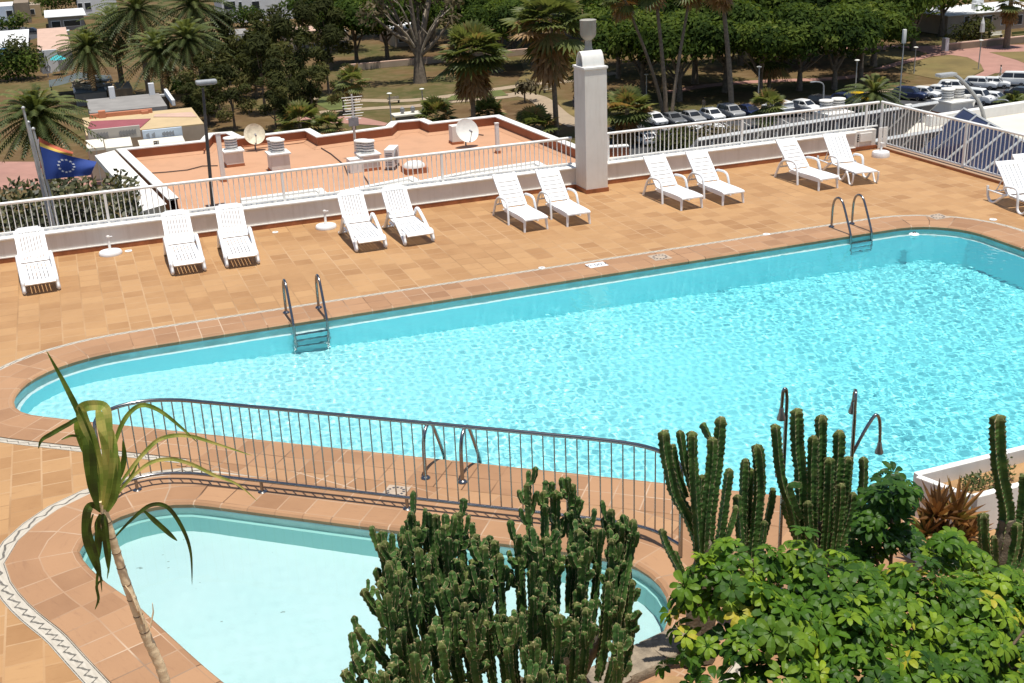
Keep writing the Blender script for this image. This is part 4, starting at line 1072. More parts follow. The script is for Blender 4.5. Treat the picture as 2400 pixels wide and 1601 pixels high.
roofpoly = [(2.45, near)] + pl + [(pl[-1][0]+1.6, near)]
rp = [(x-O.x, y-O.y) for x, y in roofpoly]
if not ccw(rp): rp = rp[::-1]
mb = MB(); mb.face([(x, y, 0) for x, y in rp]); mb.build('roof', M['terra'], rb)
mb = MB(); mb.strip([(x, y, -20) for x, y in rp], [(x, y, -.01) for x, y in rp], closed=True); mb.build('wall', M['wallw'], rb)
rim = [(x-O.x, y-O.y) for x, y in [(2.45, near+.1)]+pl+[(pl[-1][0]+1.6, near+.1)]]
def wallpath(pth, th, z0, z1, zc, mats, names):
    a = pth; b = offset(pth, th, False); c0 = offset(pth, -.05, False); c1 = offset(pth, th+.05, False)
    mb = MB()
    for q in (a, b): mb.strip([(p[0], p[1], z0) for p in q], [(p[0], p[1], z1) for p in q])
    mb.build(names[0], mats[0], rb)
    mb = MB(); t3 = lambda q, z: [(p[0], p[1], z) for p in q]
    mb.strip(t3(c0, zc), t3(c1, zc)); mb.strip(t3(c0, z1), t3(c0, zc)); mb.strip(t3(c1, zc), t3(c1, z1)); mb.strip(t3(c1, z1), t3(c0, z1)); mb.build(names[1], mats[1], rb)
wallpath(rim, .22, 0, .41, .45, (M['terrad'], M['white']), ('parapet', 'parapet_coping'))
fil = offset(rim, .27, False); fil2 = offset(rim, .42, False)
mb = MB(); mb.strip([(p[0], p[1], .09) for p in fil], [(p[0], p[1], .006) for p in fil2]); mb.strip([(p[0], p[1], .09) for p in fil], [(p[0], p[1], .09) for p in offset(rim, .2, False)]); mb.build('upstand', M['terra'], rb)
# white eave along the left side and its outer face
e0 = DZ(270, 344, ztop-.12)-O; e1 = Vector((2.45, near, ztop-.12))-O
mb = MB(); w = Vector((-.85, -.1, -.10))
mb.face([e0+w, e1+w, e1+Vector((-.12, 0, 0)), e0+Vector((-.12, 0, 0))]); mb.face([e0+w, e0+w+Vector((0, 0, -.2)), e1+w+Vector((0, 0, -.2)), e1+w]); mb.build('eave', M['white'], rb)
# stepped white wall at the near edge
zn = ZR+.42
wl_ = [(551, 455), (738.7, 431), (752, 443), (947, 404), (965, 414), (1074, 392), (1234, 369), (1274, 389), (1340, 380)]
wp = [(DZ(x, y, zn)-O) for x, y in wl_]; wpp = [(p.x, p.y) for p in wp]
A2 = wpp; B2 = offset(wpp, .24, False)
mb = MB(); mb.strip([(p[0], p[1], .42) for p in A2], [(p[0], p[1], .42) for p in B2]); mb.strip([(p[0], p[1], 0) for p in A2], [(p[0], p[1], .42) for p in A2]); mb.strip([(p[0], p[1], -.25) for p in B2], [(p[0], p[1], .42) for p in B2]); mb.build('stepped_wall', M['white'], rb)
mb = MB(); nb = [(p[0], -5.9) for p in A2]; mb.strip([(p[0], p[1], .36) for p in B2], [(p[0], p[1], .36) for p in nb]); mb.build('near_ledge', M['white'], rb)
# cables lying on the roof
for pts in ([(335, 400), (380, 397), (430, 392), (465, 383), (500, 382)], [(735, 340), (760, 355), (790, 380), (800, 405)], [(835, 405), (845, 420), (850, 440)], [(950, 300), (1000, 302), (1060, 305), (1110, 312)]):
    mb = MB(); mb.tube([DZ(x, y, ZR)-O+Vector((0, 0, .03)) for x, y in pts], .02, 5); mb.build('cable', M['cable'], rb)
mb = MB(); mb.tube([p+Vector((0, -.45, .14)) for p in [Vector((*q, 0)) for q in rim[2:7]]], .03, 6); mb.build('pipe', M['terrad'], rb)

def cowl(mb, c, r=.2):
    c = Vector(c); z = 0
    prof = [(r*.8, 0)]
    for k in range(4): prof += [(r*.62, .094*k+.004), (r, .094*k+.008), (r, .094*k+.052), (r*.62, .094*k+.056), (r*.60, .094*k+.092)]
    prof += [(r*1.08, .38), (r*1.15, .40), (r*1.1, .43), (.01, .46)]
    mb.lathe(prof, c, 20)
def vent(label, p, w, h, cows, group='white roof vents with ringed cowls', rz=0.03, M1='white'):
    t = thing('roof_vent', label, 'vent', p, rz, group)
    mb = MB(); mb.box((0, 0, h/2), (w, w, h), bev=.01); mb.build('shaft', M['wallw'], t)
    mb = MB(); mb.box((0, 0, h+.03), (w+.12, w+.12, .06), bev=.01); mb.build('cap_slab', M['white'], t)
    mb = MB(); mb.box((0, 0, .05), (w+.03, w+.03, .10)); mb.build('base_band', M['terrad'], t)
    for cx, cy in cows:
        mb = MB(); cowl(mb, (cx, cy, h+.06), .23); mb.build('cowl', M['white'], t, smooth=35)
    return t
p = DZ(541, 383, ZR); vent('single-cowl roof vent at the left of the terracotta roof', (p.x, p.y+.3, ZR), .62, .52, [(-.02, .08)])
p = DZ(646, 396, ZR); vent('roof vent with two cowls just right of the stained dish', (p.x, p.y+.3, ZR), .66, .62, [(-.04, .32), (.02, -.02)])
p = DZ(852, 392, ZR); v3 = vent('roof vent with two cowls at the foot of the antenna mast', (p.x, p.y+.3, ZR), .66, .52, [(-.14, .2), (.02, 0)])
mb = MB(); mb.box((-.52, -.16, .24), (.5, .45, .48), bev=.01); mb.build('side_shaft', M['white'], v3)
# antenna mast
p = DZ(835, 368, ZR); t = thing('antenna_mast', 'tall television antenna mast with many rods on the terracotta roof', 'antenna', (p.x-.15, p.y+.4, ZR))
hz = DY(822, 215, p.y+.4).z-ZR
mb = MB(); mb.tube([(0, 0, 0), (0, 0, hz)], .03, 8); mb.tube([(-.05, .05, 0), (-.03, .03, hz*.75)], .018, 6); mb.build('mast', M['alu'], t)
for k in range(9):
    z = hz*(.62+.042*k); mb = MB(); wv = .28+.05*(k % 3); mb.tube([(-wv, 0, z), (wv, 0, z)], .012, 5); mb.build('rod', M['alu'], t)
mb = MB(); mb.box((-.02, -.04, hz*.58), (.36, .06, .3)); mb.build('amplifier', M['grille'], t)
# air conditioner
p = DZ(905, 388, ZR); t = thing('air_conditioner', 'white air conditioner unit standing on the terracotta roof', 'air conditioner', (p.x, p.y+.2, ZR), R_(62))
mb = MB(); mb.box((0, 0, .42), (.85, .34, .62), bev=.02); mb.build('case', M['white'], t)
mb = MB(); mb.lathe([(.25, 0), (.25, .02), (.05, .03)], (0, 0, 0), 24, Matrix.Translation((-.12, -.172, .42)) @ Matrix.Rotation(R_(90), 4, 'X')); mb.build('fan_grille', M['grille'], t)
for k in range(6):
    mb = MB(); mb.box((-.427, 0, .2+.08*k), (.012, .24, .045)); mb.build('louvre', M['grille'], t)
for k in (-1, 1):
    mb = MB(); mb.box((.3*k, 0, .055), (.06, .36, .11)); mb.build('foot', M['grille'], t)
def sat_dish(label, p, r, hz, mat, aim, group='satellite dishes on the terracotta roof'):
    t = thing('satellite_dish', label, 'satellite dish', p, 0, group)
    q = Vector(aim).normalized().to_track_quat('Z', 'Y').to_matrix().to_4x4(); Mx = Matrix.Translation((0, 0, hz)) @ q
    mb = MB(); pr = [(.01, 0), (r*.35, r*.03), (r*.7, r*.12), (r*.95, r*.23), (r, r*.26), (r*1.01, r*.25), (r*.7, r*.08), (r*.01, -r*.04)]
    mb.lathe(pr, (0, 0, 0), 32, Mx); mb.build('reflector', mat, t, smooth=40)
    mb = MB(); mb.tube([(0, .12, 0), (0, .1, hz)], .03, 8); mb.build('mount', M['grille'], t)
    a = Mx @ Vector((0, -r*.95, r*.24)); b = Mx @ Vector((0, -r*.35, r*.95))
    mb = MB(); mb.tube([a, b], .012, 6); mb.build('feed_arm', M['grille'], t)
    mb = MB(); mb.tube([b, b+(Mx.to_3x3() @ Vector((0, .1, -.12)))], .035, 8); mb.build('feed_horn', M['grille'], t)
p = DZ(588, 345, ZR); sat_dish('stained round satellite dish between two vents on the terracotta roof', (p.x, p.y, ZR), .40, DY(588, 309, p.y).z-ZR, M['dishrust'], (.0, -1, .45))
p = DZ(1072, 337, ZR); sat_dish('clean white satellite dish at the right of the terracotta roof', (p.x, p.y, ZR), .46, DY(1076, 301, p.y).z-ZR, M['dish'], (.15, -1, .5))
p = DZ(1063, 334, ZR); t = thing('roof_vent', 'plain low white vent box behind the clean white dish', 'vent', (p.x-.1, p.y+.5, ZR)); mb = MB(); mb.box((0, 0, .35), (.42, .42, .7), bev=.01); mb.build('shaft', M['white'], t); mb = MB(); mb.box((0, 0, .05), (.46, .46, .1)); mb.build('base_band', M['terrad'], t)
p = DZ(952, 395, ZR); t = thing('roof_dome', 'low white dome on a box beside the air conditioner', 'skylight', (p.x, p.y, ZR)); mb = MB(); mb.lathe([(.38, .2), (.36, .28), (.26, .36), (.01, .4)], n=20); mb.build('dome', M['white'], t, smooth=40); mb = MB(); mb.box((0, 0, .1), (.8, .7, .2), bev=.01); mb.build('base', M['terrad'], t)
def stub(label, base, topy, w):
    p = DZ(*base, ZR); z = DY(base[0]-4, topy, p.y).z-ZR
    t = thing('vent_pipe', label, 'pipe', (p.x, p.y, ZR)); mb = MB(); mb.box((0, 0, z/2), (w, w, z), bev=.008); mb.build('pipe', M['white'], t); mb = MB(); mb.box((0, 0, z), (w*1.15, w*1.15, .03)); mb.build('cap', M['wallw'], t); mb = MB(); mb.box((0, 0, .05), (w*1.3, w*1.3, .1)); mb.build('collar', M['terrad'], t)
stub('slim white square pipe beside the lamp post on the terracotta roof', (514, 417), 305, .15)
stub('slim white square pipe to the right of the clean white dish', (1143, 352), 283, .13)
# floodlight post rising from the roof edge
p = DZ(486, 478, ZR); zt = DY(468, 180, p.y).z-ZR
t = thing('lamp_post', 'tall dark lamp post with a flat head in front of the terracotta roof', 'lamp post', (p.x, p.y-.25, ZR-.3))
topx = DY(461, 182, p.y).x-p.x
mb = MB(); mb.tube([(0, 0, 0), (topx*.6, 0, zt*.65), (topx, 0, zt+.05)], [.06, .052, .04], 10); mb.build('post', M['pole'], t, smooth=50)
mb = MB(); mb.box((topx+.12, 0, zt+.22), (.62, .34, .12), bev=.04); mb.build('lamp_head', M['polel'], t)
mb = MB(); mb.box((topx+.14, 0, zt+.155), (.46, .24, .02)); mb.build('lens', M['dish'], t)

# ---- white roof with solar collectors on the right
ZB = -2.6
wr = thing('white_roof_building', 'building with a flat white roof beyond the right railing', 'building', (30, 20, ZB)); O2 = Vector((30, 20, ZB))
wp_ = [(17.99, -2), (60, -2), (60, 33.6), (31.6, 35.4), (15.5, 36.0), (15.5, 32.2), (17.99, 32.2)]
M['roofw'] = plain('white_roof_coat', (.62, .575, .49), .85, var=.08, scale=.6, bump=.1, dirt=(.50, .45, .38), dscale=.5)
mb = MB(); mb.face([(x-30, y-20, 0) for x, y in wp_]); mb.build('roof', M['roofw'], wr)
mb = MB(); mb.strip([(x-30, y-20, -20.4) for x, y in wp_], [(x-30, y-20, -.01) for x, y in wp_], closed=True); mb.build('wall', M['wallw'], wr)
mb = MB(); a = DZ(2130, 290, ZB)-O2; b = DZ(2365, 254, ZB)-O2; d = (b-a).normalized(); b = b+d*8
mb.box(((a+b)/2+Vector((0, 0, .19))), ((b-a).length, .3, .38), math.atan2(d.y, d.x), bev=.015); mb.build('parapet', M['white'], wr)
def panels(label, a, d, rise, n, pitch, H, zlo, back=False, group='solar collectors on the white roof'):
    d = Vector((*d, 0)).normalized(); r = Vector((*rise, 0)).normalized()
    for k in range(n):
        o = Vector((*a, ZB)) + d*pitch*k
        t = thing('solar_panel', label(k), 'solar panel', o, 0, group)
        up = (r*math.cos(R_(42))+Vector((0, 0, 1))*math.sin(R_(42))); nn = up.cross(d); nn = nn if nn.z > 0 else -nn
        z0 = Vector((0, 0, zlo)); Mx = Matrix.Translation(z0+d*pitch/2) @ Matrix((( d.x, up.x, nn.x, 0), (d.y, up.y, nn.y, 0), (d.z, up.z, nn.z, 0), (0, 0, 0, 1)))
        mb = MB(); mb.box((0, H/2, 0), (pitch-.13, H-.08, .05), M=Mx); mb.build('glass', M['panel'], t)
        mb = MB()
        for sx in (-1, 1): mb.box((sx*(pitch/2-.035), H/2, .0), (.055, H, .09), M=Mx)
        for yy in (.02, H-.02): mb.box((0, yy, .0), (pitch-.02, .05, .092), M=Mx)
        mb.build('frame', M['alu'], t)
        mb = MB(); mb.box((0, H/2, -.035), (pitch-.15, H-.1, .012), M=Mx); mb.build('back_sheet', M['panelback'], t)
        top = Mx @ Vector((0, H*.92, -.04))
        mb = MB(); mb.tube([top, Vector((top.x+r.x*.25, top.y+r.y*.25, 0))], .025, 6); mb.build('stand', M['alu'], t)
        mb = MB(); mb.tube([Mx @ Vector((0, .1, -.04)), Vector((z0+d*pitch/2))*1+Vector((0, 0, -zlo))], .025, 6); mb.build('stand', M['alu'], t)
NP = ['farthest', 'second', 'third', 'fourth', 'fifth', 'sixth', 'nearest']
tp0 = Vector((25.85, 29.55)); rr = Vector((.925, -.38)); H1 = 2.35
panels(lambda k: ['dark blue solar panel at the far end of the row beyond the side railing', 'second dark blue solar panel from the far end beyond the side railing', 'third dark blue solar panel beyond the side railing, by the curved lamp', 'fourth dark blue solar panel beyond the side railing, just past the curved lamp', 'fifth dark blue solar panel from the far end, beyond the side railing', 'sixth dark blue solar panel, low behind the right side railing', 'nearest dark blue solar panel behind the right side railing'][k],
       tuple(tp0-rr*H1*.743), (-.38, -.925), tuple(rr), 7, 1.2, H1, .18)
q = tp0-rr*H1*.743-Vector((3.0, 1.0))
panels(lambda k: ['rightmost of the low solar panels just behind the railing corner post', 'second from the right of the low solar panels behind the railing corner', 'second from the left of the low solar panels behind the railing corner', 'leftmost of the low solar panels behind the railing corner'][k], (23.6, 29.5), (-.99, -.12), (.12, -.99), 4, 1.12, 2.0, .25)
NM = ['rightmost', 'second from the right', 'third from the right', 'fourth from the right', 'middle', 'third from the left', 'second from the left', 'leftmost']
panels(lambda k: NM[k]+' tilted solar panel in the row seen through the back railing', (24.6, 31.3), (-.99, -.12), (.12, -.99), 8, 1.12, 2.4, .45)
p = DZ(1922, 303, ZB); vent('twin-cowl roof vent seen through the back railing among the solar panels', (p.x+.6, p.y+1.2, ZB), 1.0, .45, [(-.3, 0), (.28, .05)])
p = DZ(2185, 262, ZB); vent('twin-cowl roof vent behind the far end of the solar panels', (p.x, p.y, ZB), 1.0, .5, [(-.28, 0), (.25, .05)])
for k, (x, y, x2) in enumerate(((2080, 285, 2098), (2110, 283, 2128), (2215, 262, 2222), (2238, 262, 2255))):
    p = DZ(x, y, ZB); t = thing('support_frame', ['leftmost white folded frame behind the solar panels', 'second white folded frame, right behind the small solar panels', 'white folded frame left of the curved lamp head post', 'white folded frame at the right, nearest the white parapet'][k], 'frame', (p.x, p.y, ZB), 0, 'white folded frames on the white roof')
    for s in (-1, 1):
        mb = MB(); mb.tube([(s*.24, 0, 0), (s*.05+.08, .05, .66)], [.07, .05], 6, flat=.5); mb.build('leg', M['white'], t)
    mb = MB(); mb.box((.08, .05, .67), (.26, .12, .09), bev=.02); mb.build('crossbar', M['white'], t)
# curved lamp on the white roof
p = DZ(2262, 392, ZB); t = thing('lamp_post', 'curved galvanised lamp post leaning over the solar panels', 'lamp post', (p.x, p.y, ZB)); Bp = p
cp = [Vector((0, 0, -.2))]+[DY(x, y, p.y)-Bp for x, y in ((2263, 340), (2262, 290), (2252, 245), (2232, 212), (2205, 182), (2190, 172))]
cp = [Vector((v.x, v.y, max(v.z, -.2))) for v in cp]
mb = MB(); mb.tube(catmull(cp, 5), [lerp(.075, .045, i/30) for i in range(31)], 10); mb.build('post', M['polel'], t, smooth=60)
e = cp[-1]; mb = MB(); mb.box(e+Vector((-.28, 0, .03)), (.62, .26, .10), bev=.04); mb.build('lamp_head', M['polel'], t)
mb = MB(); mb.box(e+Vector((-.3, 0, -.025)), (.42, .18, .02)); mb.build('lens', M['dish'], t)

# ---- flagpoles and flags at the left
M['flagblue'] = plain('blue_flag_cloth', (.022, .055, .24), .8, var=.08)
M['star'] = plain('white_flag_stars', (.70, .72, .75), .8, var=.05)
M['fred'] = plain('red_flag_cloth', (.50, .12, .06), .8, var=.1)
M['fyel'] = plain('yellow_flag_cloth', (.58, .40, .08), .8, var=.1)
M['fwhite'] = plain('pale_flag_cloth', (.50, .44, .48), .8, var=.1)
def flagpole(label, top, foot, Y, ext):
    a, b = DY(*top, Y), DY(*foot, Y); d = (b-a).normalized(); c = b+d*ext
    t = thing('flagpole', label, 'flagpole', c, 0, 'flagpoles at the left of the terrace')
    mb = MB(); mb.tube([Vector((0, 0, 0)), a-c], [.034, .024], 10); mb.build('pole', M['polel'], t, smooth=60)
    mb = MB(); mb.lathe([(.012, 0), (.036, .02), (.036, .05), (.01, .07)], a-c, 10); mb.build('finial', M['polel'], t, smooth=60)
flagpole('leftmost and tallest of the pale flagpoles', (54, 252), (116, 515), 25.2, 3)
flagpole('flagpole carrying the blue flag, right of the tallest one', (77, 300), (133, 515), 25.0, 3)
flagpole('middle flagpole of the left cluster, behind the blue flag pole', (66, 285), (124, 515), 25.8, 3)
def flag(label, hoist, fly, Y, mats, stars=False, amp=.06):
    (tx, ty), (bx, by) = hoist; (fx, fy), (gx, gy) = fly
    O_ = DY(tx, ty, Y); t = thing('flag', label, 'flag', O_, 0); nu, nv = 24, 12; ph = _a.uniform(0, 6)
    def P(u, v):
        x = lerp(lerp(tx, bx, v), lerp(fx, gx, v), u); y = lerp(lerp(ty, by, v), lerp(fy, gy, v), u)+6*math.sin(u*3.1)*(1-v)*.6
        return DY(x, y, Y+amp*math.sin(u*8+v*2.2+ph)*min(1, u*3)+.05*math.sin(v*5+u*3)*u)-O_
    nb = len(mats)
    for k, m in enumerate(mats):
        mb = MB(); v0, v1 = k/nb, (k+1)/nb
        for i in range(nu):
            for j in range(nv//nb):
                a, b = v0+(v1-v0)*j/(nv//nb), v0+(v1-v0)*(j+1)/(nv//nb)
                mb.face([P(i/nu, a), P((i+1)/nu, a), P((i+1)/nu, b), P(i/nu, b)])
        mb.build('cloth' if nb == 1 else 'stripe', m, t, smooth=True)
    if stars:
        for k in range(12):
            a = 2*math.pi*k/12; u0, v0 = .46+.155*math.cos(a)*1.0, .50+.27*math.sin(a); pts = []
            for q in range(10):
                rr_ = .056 if q % 2 == 0 else .023; b = math.pi/2+math.pi*q/5; w = P(u0+rr_*.72*math.cos(b), v0-rr_*math.sin(b)); pts.append(w+Vector((0, -.006, .003)))
            mb = MB(); mb.face(pts[::-1]); mb.build('star', M['star'], t)
flag('blue flag with a ring of white stars flying from a left flagpole', ((92, 336), (106, 412)), ((222, 371), (208, 402)), 24.9, [M['flagblue']], True)
flag('red and yellow flag partly hidden behind the blue flag', ((88, 314), (95, 350)), ((168, 349), (164, 366)), 25.3, [M['fred'], M['fyel'], M['fred']], amp=.04)
flag('limp pale and yellow flag hanging on the pole beside the blue flag', ((80, 316), (101, 385)), ((89, 318), (93, 387)), 25.1, [M['fwhite'], M['fyel'], M['fred']], amp=.02)
# ================================================================== street level
ZG = -23.0
def ground_mat():
    t = NT('park_ground'); v = t.pos()
    a = t.noise(v, .05, 6, .65); b = t.noise(v, .35, 5, .7)
    c = t.ramp(a, [(.35, (.105, .062, .030)), (.47, (.13, .085, .038)), (.55, (.095, .082, .03)), (.68, (.065, .070, .022))])
    c = t.mix(t.ramp(b, [(.45, (0, 0, 0)), (.7, (.6,)*3)]), c, (.20, .135, .075))
    return t.set(c, .95, 0, .1)
M['ground'] = ground_mat()
M['asphalt'] = plain('asphalt', (.055, .055, .058), .9, var=.25, scale=.6, dirt=(.085, .08, .075), dscale=.15)
M['path'] = plain('sandy_path', (.33, .25, .17), .9, var=.12, scale=.5)
M['pink'] = plain('pink_paving', (.36, .19, .15), .9, var=.12, scale=.5, dirt=(.28, .16, .12), dscale=.15)
M['lawn'] = plain('dry_lawn', (.17, .125, .045), .95, var=.25, scale=.25, dirt=(.10, .105, .03), dscale=.08)
M['lawng'] = plain('green_lawn', (.10, .115, .03), .95, var=.25, scale=.3, dirt=(.17, .12, .045), dscale=.1)
M['mark'] = plain('road_paint', (.55, .55, .53), .8, var=.12, scale=2)
mb = MB(); mb.face([(-900, -300, ZG), (1500, -300, ZG), (1500, 2300, ZG), (-900, 2300, ZG)]); gr = tag(mb.build('ground', M['ground']), kind='structure')
def patch(name, px, lift, mat):
    P = [DZ(x, y, ZG) for x, y in px]; q = [(p.x, p.y) for p in P]
    if not ccw(q): q = q[::-1]
    return tag(sheet(name, q, [], ZG+lift, mat), kind='structure')
def pathline(name, px, w, lift, mat):
    c = resample([(p.x, p.y, 0) for p in catmull([DZ(x, y, ZG) for x, y in px], 6)], 1.5); a = offset(c, w/2, False); b = offset(c, -w/2, False)
    mb = MB(); mb.strip([(p[0], p[1], ZG+lift) for p in a], [(p[0], p[1], ZG+lift) for p in b]); return tag(mb.build(name, mat), kind='structure')
Z1 = lambda x, y: (x*480/2351/S_, y*480/2351/S_)                  # zoom windows of the photograph -> measured pixels
Z2 = lambda x, y: ((800+x/2.936)/S_, y/2.936/S_)
Z3 = lambda x, y: ((1600+x/2.936)/S_, y/2.936/S_)
Z4 = lambda x, y: ((480+x/4.898)/S_, y/4.898/S_)
patch('parking_lot', [(1370, 360), (1420, 305), (1480, 282), (1700, 258), (1850, 240), (1960, 222), (2100, 205), (2230, 193), (2351, 176), (2500, 160), (2700, 420), (1370, 430)], .02, M['asphalt'])
patch('pavement', [(1400, 300), (1478, 276), (1700, 252), (1850, 234), (1960, 217), (2100, 199), (2230, 187), (2351, 171), (2351, 176), (2230, 193), (2100, 205), (1960, 222), (1850, 240), (1700, 258), (1480, 282), (1405, 306)], .12, M['path'])
patch('pink_plaza', [Z3(*p) for p in [(1310, 475), (1500, 420), (1700, 372), (1540, 330), (1400, 325), (1400, 312), (1560, 318), (2000, 312), (2349, 308), (2500, 305), (2500, 480), (2330, 495), (2150, 505), (1980, 570), (1890, 570), (1960, 545), (2075, 490), (2050, 440), (1960, 395), (1840, 378), (1730, 385), (1560, 430), (1400, 475)]], .03, M['pink'])
patch('lawn', [Z3(*p) for p in [(1470, 475), (1560, 435), (1700, 398), (1840, 380), (1960, 397), (2048, 440), (2070, 485), (1960, 540), (1840, 560), (1690, 535), (1560, 510)]], .05, M['lawn'])
patch('lawn', [Z3(*p) for p in [(2110, 362), (2349, 356), (2500, 356), (2500, 450), (2360, 440), (2300, 415)]], .05, M['lawn'])
patch('lawn', [Z3(*p) for p in [(300, 350), (480, 345), (560, 400), (480, 410), (310, 405)]], .05, M['lawn'])
patch('lawn', [Z3(*p) for p in [(1180, 370), (1500, 350), (1690, 365), (1480, 420), (1320, 455), (1190, 450)]], .05, M['lawn'])
patch('pink_path', [Z3(*p) for p in [(-100, 330), (300, 325), (700, 325), (1000, 322), (1400, 318), (1400, 345), (1000, 350), (700, 350), (300, 352), (-100, 360)]], .04, M['pink'])
pathline('park_path', [Z3(*p) for p in [(-100, 640), (100, 600), (400, 570), (700, 555), (1000, 545), (1250, 520)]], 2.6, .04, M['pink'])
pathline('park_path', [Z2(*p) for p in [(-250, 675), (170, 692), (500, 690), (900, 640), (1300, 582), (1600, 555), (1900, 500)]], 2.4, .04, M['path'])
pathline('park_path', [Z2(*p) for p in [(-150, 775), (250, 745), (500, 732), (700, 706), (1100, 672), (1290, 640)]], 2.2, .05, M['path'])
pathline('park_path', [Z2(*p) for p in [(1180, 640), (1340, 675), (1420, 730), (1500, 800), (1640, 870)]], 3.0, .06, M['path'])
patch('pink_path', [Z2(*p) for p in [(-300, 800), (0, 800), (150, 810), (320, 850), (300, 868), (0, 850), (-300, 850)]], .05, M['pink'])
patch('lawn', [Z2(*p) for p in [(1230, 400), (1450, 395), (1460, 520), (1350, 560), (1200, 575), (1260, 500)]], .05, M['lawn'])
patch('lawn', [Z2(*p) for p in [(760, 660), (1100, 620), (1150, 660), (700, 702)]], .05, M['lawng'])
patch('lawn', [Z2(*p) for p in [(1480, 690), (1620, 690), (1620, 840), (1560, 810)]], .05, M['lawn'])
patch('lawn', [Z4(*p) for p in [(1320, 1100), (1600, 1110), (1640, 1260), (1450, 1280), (1290, 1200)]], .05, M['lawng'])
patch('promenade', [(-200, 372), (40, 372), (260, 372), (260, 430), (-200, 440)], .04, M['pink'])
patch('street', [(-260, 60), (60, 62), (110, 80), (60, 95), (-260, 120)], .03, M['asphalt'])
# parking bay lines
for k in range(13):
    a = DZ(1500+44*k-14, 296-3.1*k, ZG); b = DZ(1500+44*k+12, 310-3.1*k, ZG)
    d = Vector((b.x-a.x, b.y-a.y)).normalized(); s = Vector((d.y, -d.x))*.06
    mb = MB(); mb.face([(a.x-s.x, a.y-s.y, ZG+.045), (b.x-s.x, b.y-s.y, ZG+.045), (b.x+s.x, b.y+s.y, ZG+.045), (a.x+s.x, a.y+s.y, ZG+.045)]); tag(mb.build('bay_line', M['mark']), kind='structure')

# ---------------------------------------------------------------- trees
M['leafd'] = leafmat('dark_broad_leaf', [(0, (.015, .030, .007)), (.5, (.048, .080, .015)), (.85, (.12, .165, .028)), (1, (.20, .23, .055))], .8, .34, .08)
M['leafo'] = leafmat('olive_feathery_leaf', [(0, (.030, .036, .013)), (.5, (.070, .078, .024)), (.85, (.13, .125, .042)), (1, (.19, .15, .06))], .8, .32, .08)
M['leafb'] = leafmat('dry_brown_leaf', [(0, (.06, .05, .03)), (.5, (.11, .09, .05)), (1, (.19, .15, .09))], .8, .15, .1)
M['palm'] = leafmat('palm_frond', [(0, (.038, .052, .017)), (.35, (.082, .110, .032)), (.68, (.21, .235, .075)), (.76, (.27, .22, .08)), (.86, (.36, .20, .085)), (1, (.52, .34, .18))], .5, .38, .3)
M['trunk'] = plain('tree_trunk', (.17, .135, .10), .95, var=.35, scale=2.5, bump=.8)
M['ptrunk'] = plain('palm_trunk', (.20, .155, .11), .95, var=.3, scale=3, bump=.8)
T_ = random.Random(33)
def crown(lobes, n, sz, rnd, elong=1.0, tb=(0.0, .9)):
    mb = MB()
    for c, r in lobes:
        c = Vector(c); lt = rnd.uniform(*tb)**1.3
        for k in range(int(n*r*r)):
            d = Vector((rnd.gauss(0, 1), rnd.gauss(0, 1), rnd.gauss(0, 1))).normalized()
            if d.z < -.35 and rnd.random() < .6: continue
            q = c+Vector((d.x, d.y, d.z*.78))*r*(rnd.random()**.28)
            nrm = (d+Vector((rnd.uniform(-.8, .8), rnd.uniform(-.8, .8), rnd.uniform(-.2, .9)))).normalized()
            u = nrm.orthogonal().normalized(); u = Quaternion(nrm, rnd.uniform(0, 6.28)) @ u; w = nrm.cross(u); s = sz*rnd.uniform(.6, 1.3)
            tt = min(.99, max(0, lt*.8+rnd.uniform(-.05, .35)))
            mb.face((q-u*s*elong, q-w*s*.45+u*s*.1, q+u*s*elong, q+w*s*.45-u*s*.1), ((tt, .5),)*4)
    return mb
def lobeset(rx, rz, zc, k, rnd, rl=(.32, .5)):
    L = []
    for i in range(k):
        a = 2.399*i+rnd.uniform(-.3, .3); q = math.sqrt((i+.5)/k); z = zc+rz*(rnd.uniform(-.45, .6)*(1-q*.3)+.35*(1-q*q))
        L.append(((math.cos(a)*rx*q*.78, math.sin(a)*rx*q*.78, z), rx*rnd.uniform(*rl)))
    return L
def treething(name, label, group, base, H, lobes, cmb, mat, tr, nl=6, lean=(0, 0), rnd=T_):
    t = thing(name, label, 'tree', base, 0, group)
    cmb.build('crown', mat, t)
    mb = MB(); top = Vector((lean[0], lean[1], H*.55)); f = Vector((lean[0]*.5, lean[1]*.5, H*.28))
    mb.tube(catmull([(0, 0, -.1), (lean[0]*.25, lean[1]*.25, H*.14), f, top], 4), [tr*lerp(1.25, .5, i/12) for i in range(13)], 9)
    for i in sorted(range(len(lobes)), key=lambda i: -lobes[i][1])[:nl]:
        c = Vector(lobes[i][0]); s = f.lerp(top, rnd.uniform(-.2, .6)); m = s.lerp(c, .5)+Vector((0, 0, -.06*H*rnd.random()))
        mb.tube(catmull([s, m, c], 4), [tr*lerp(.55, .14, q/8) for q in range(9)], 6)
    mb.build('trunk', M['trunk'], t, smooth=60)
    return t
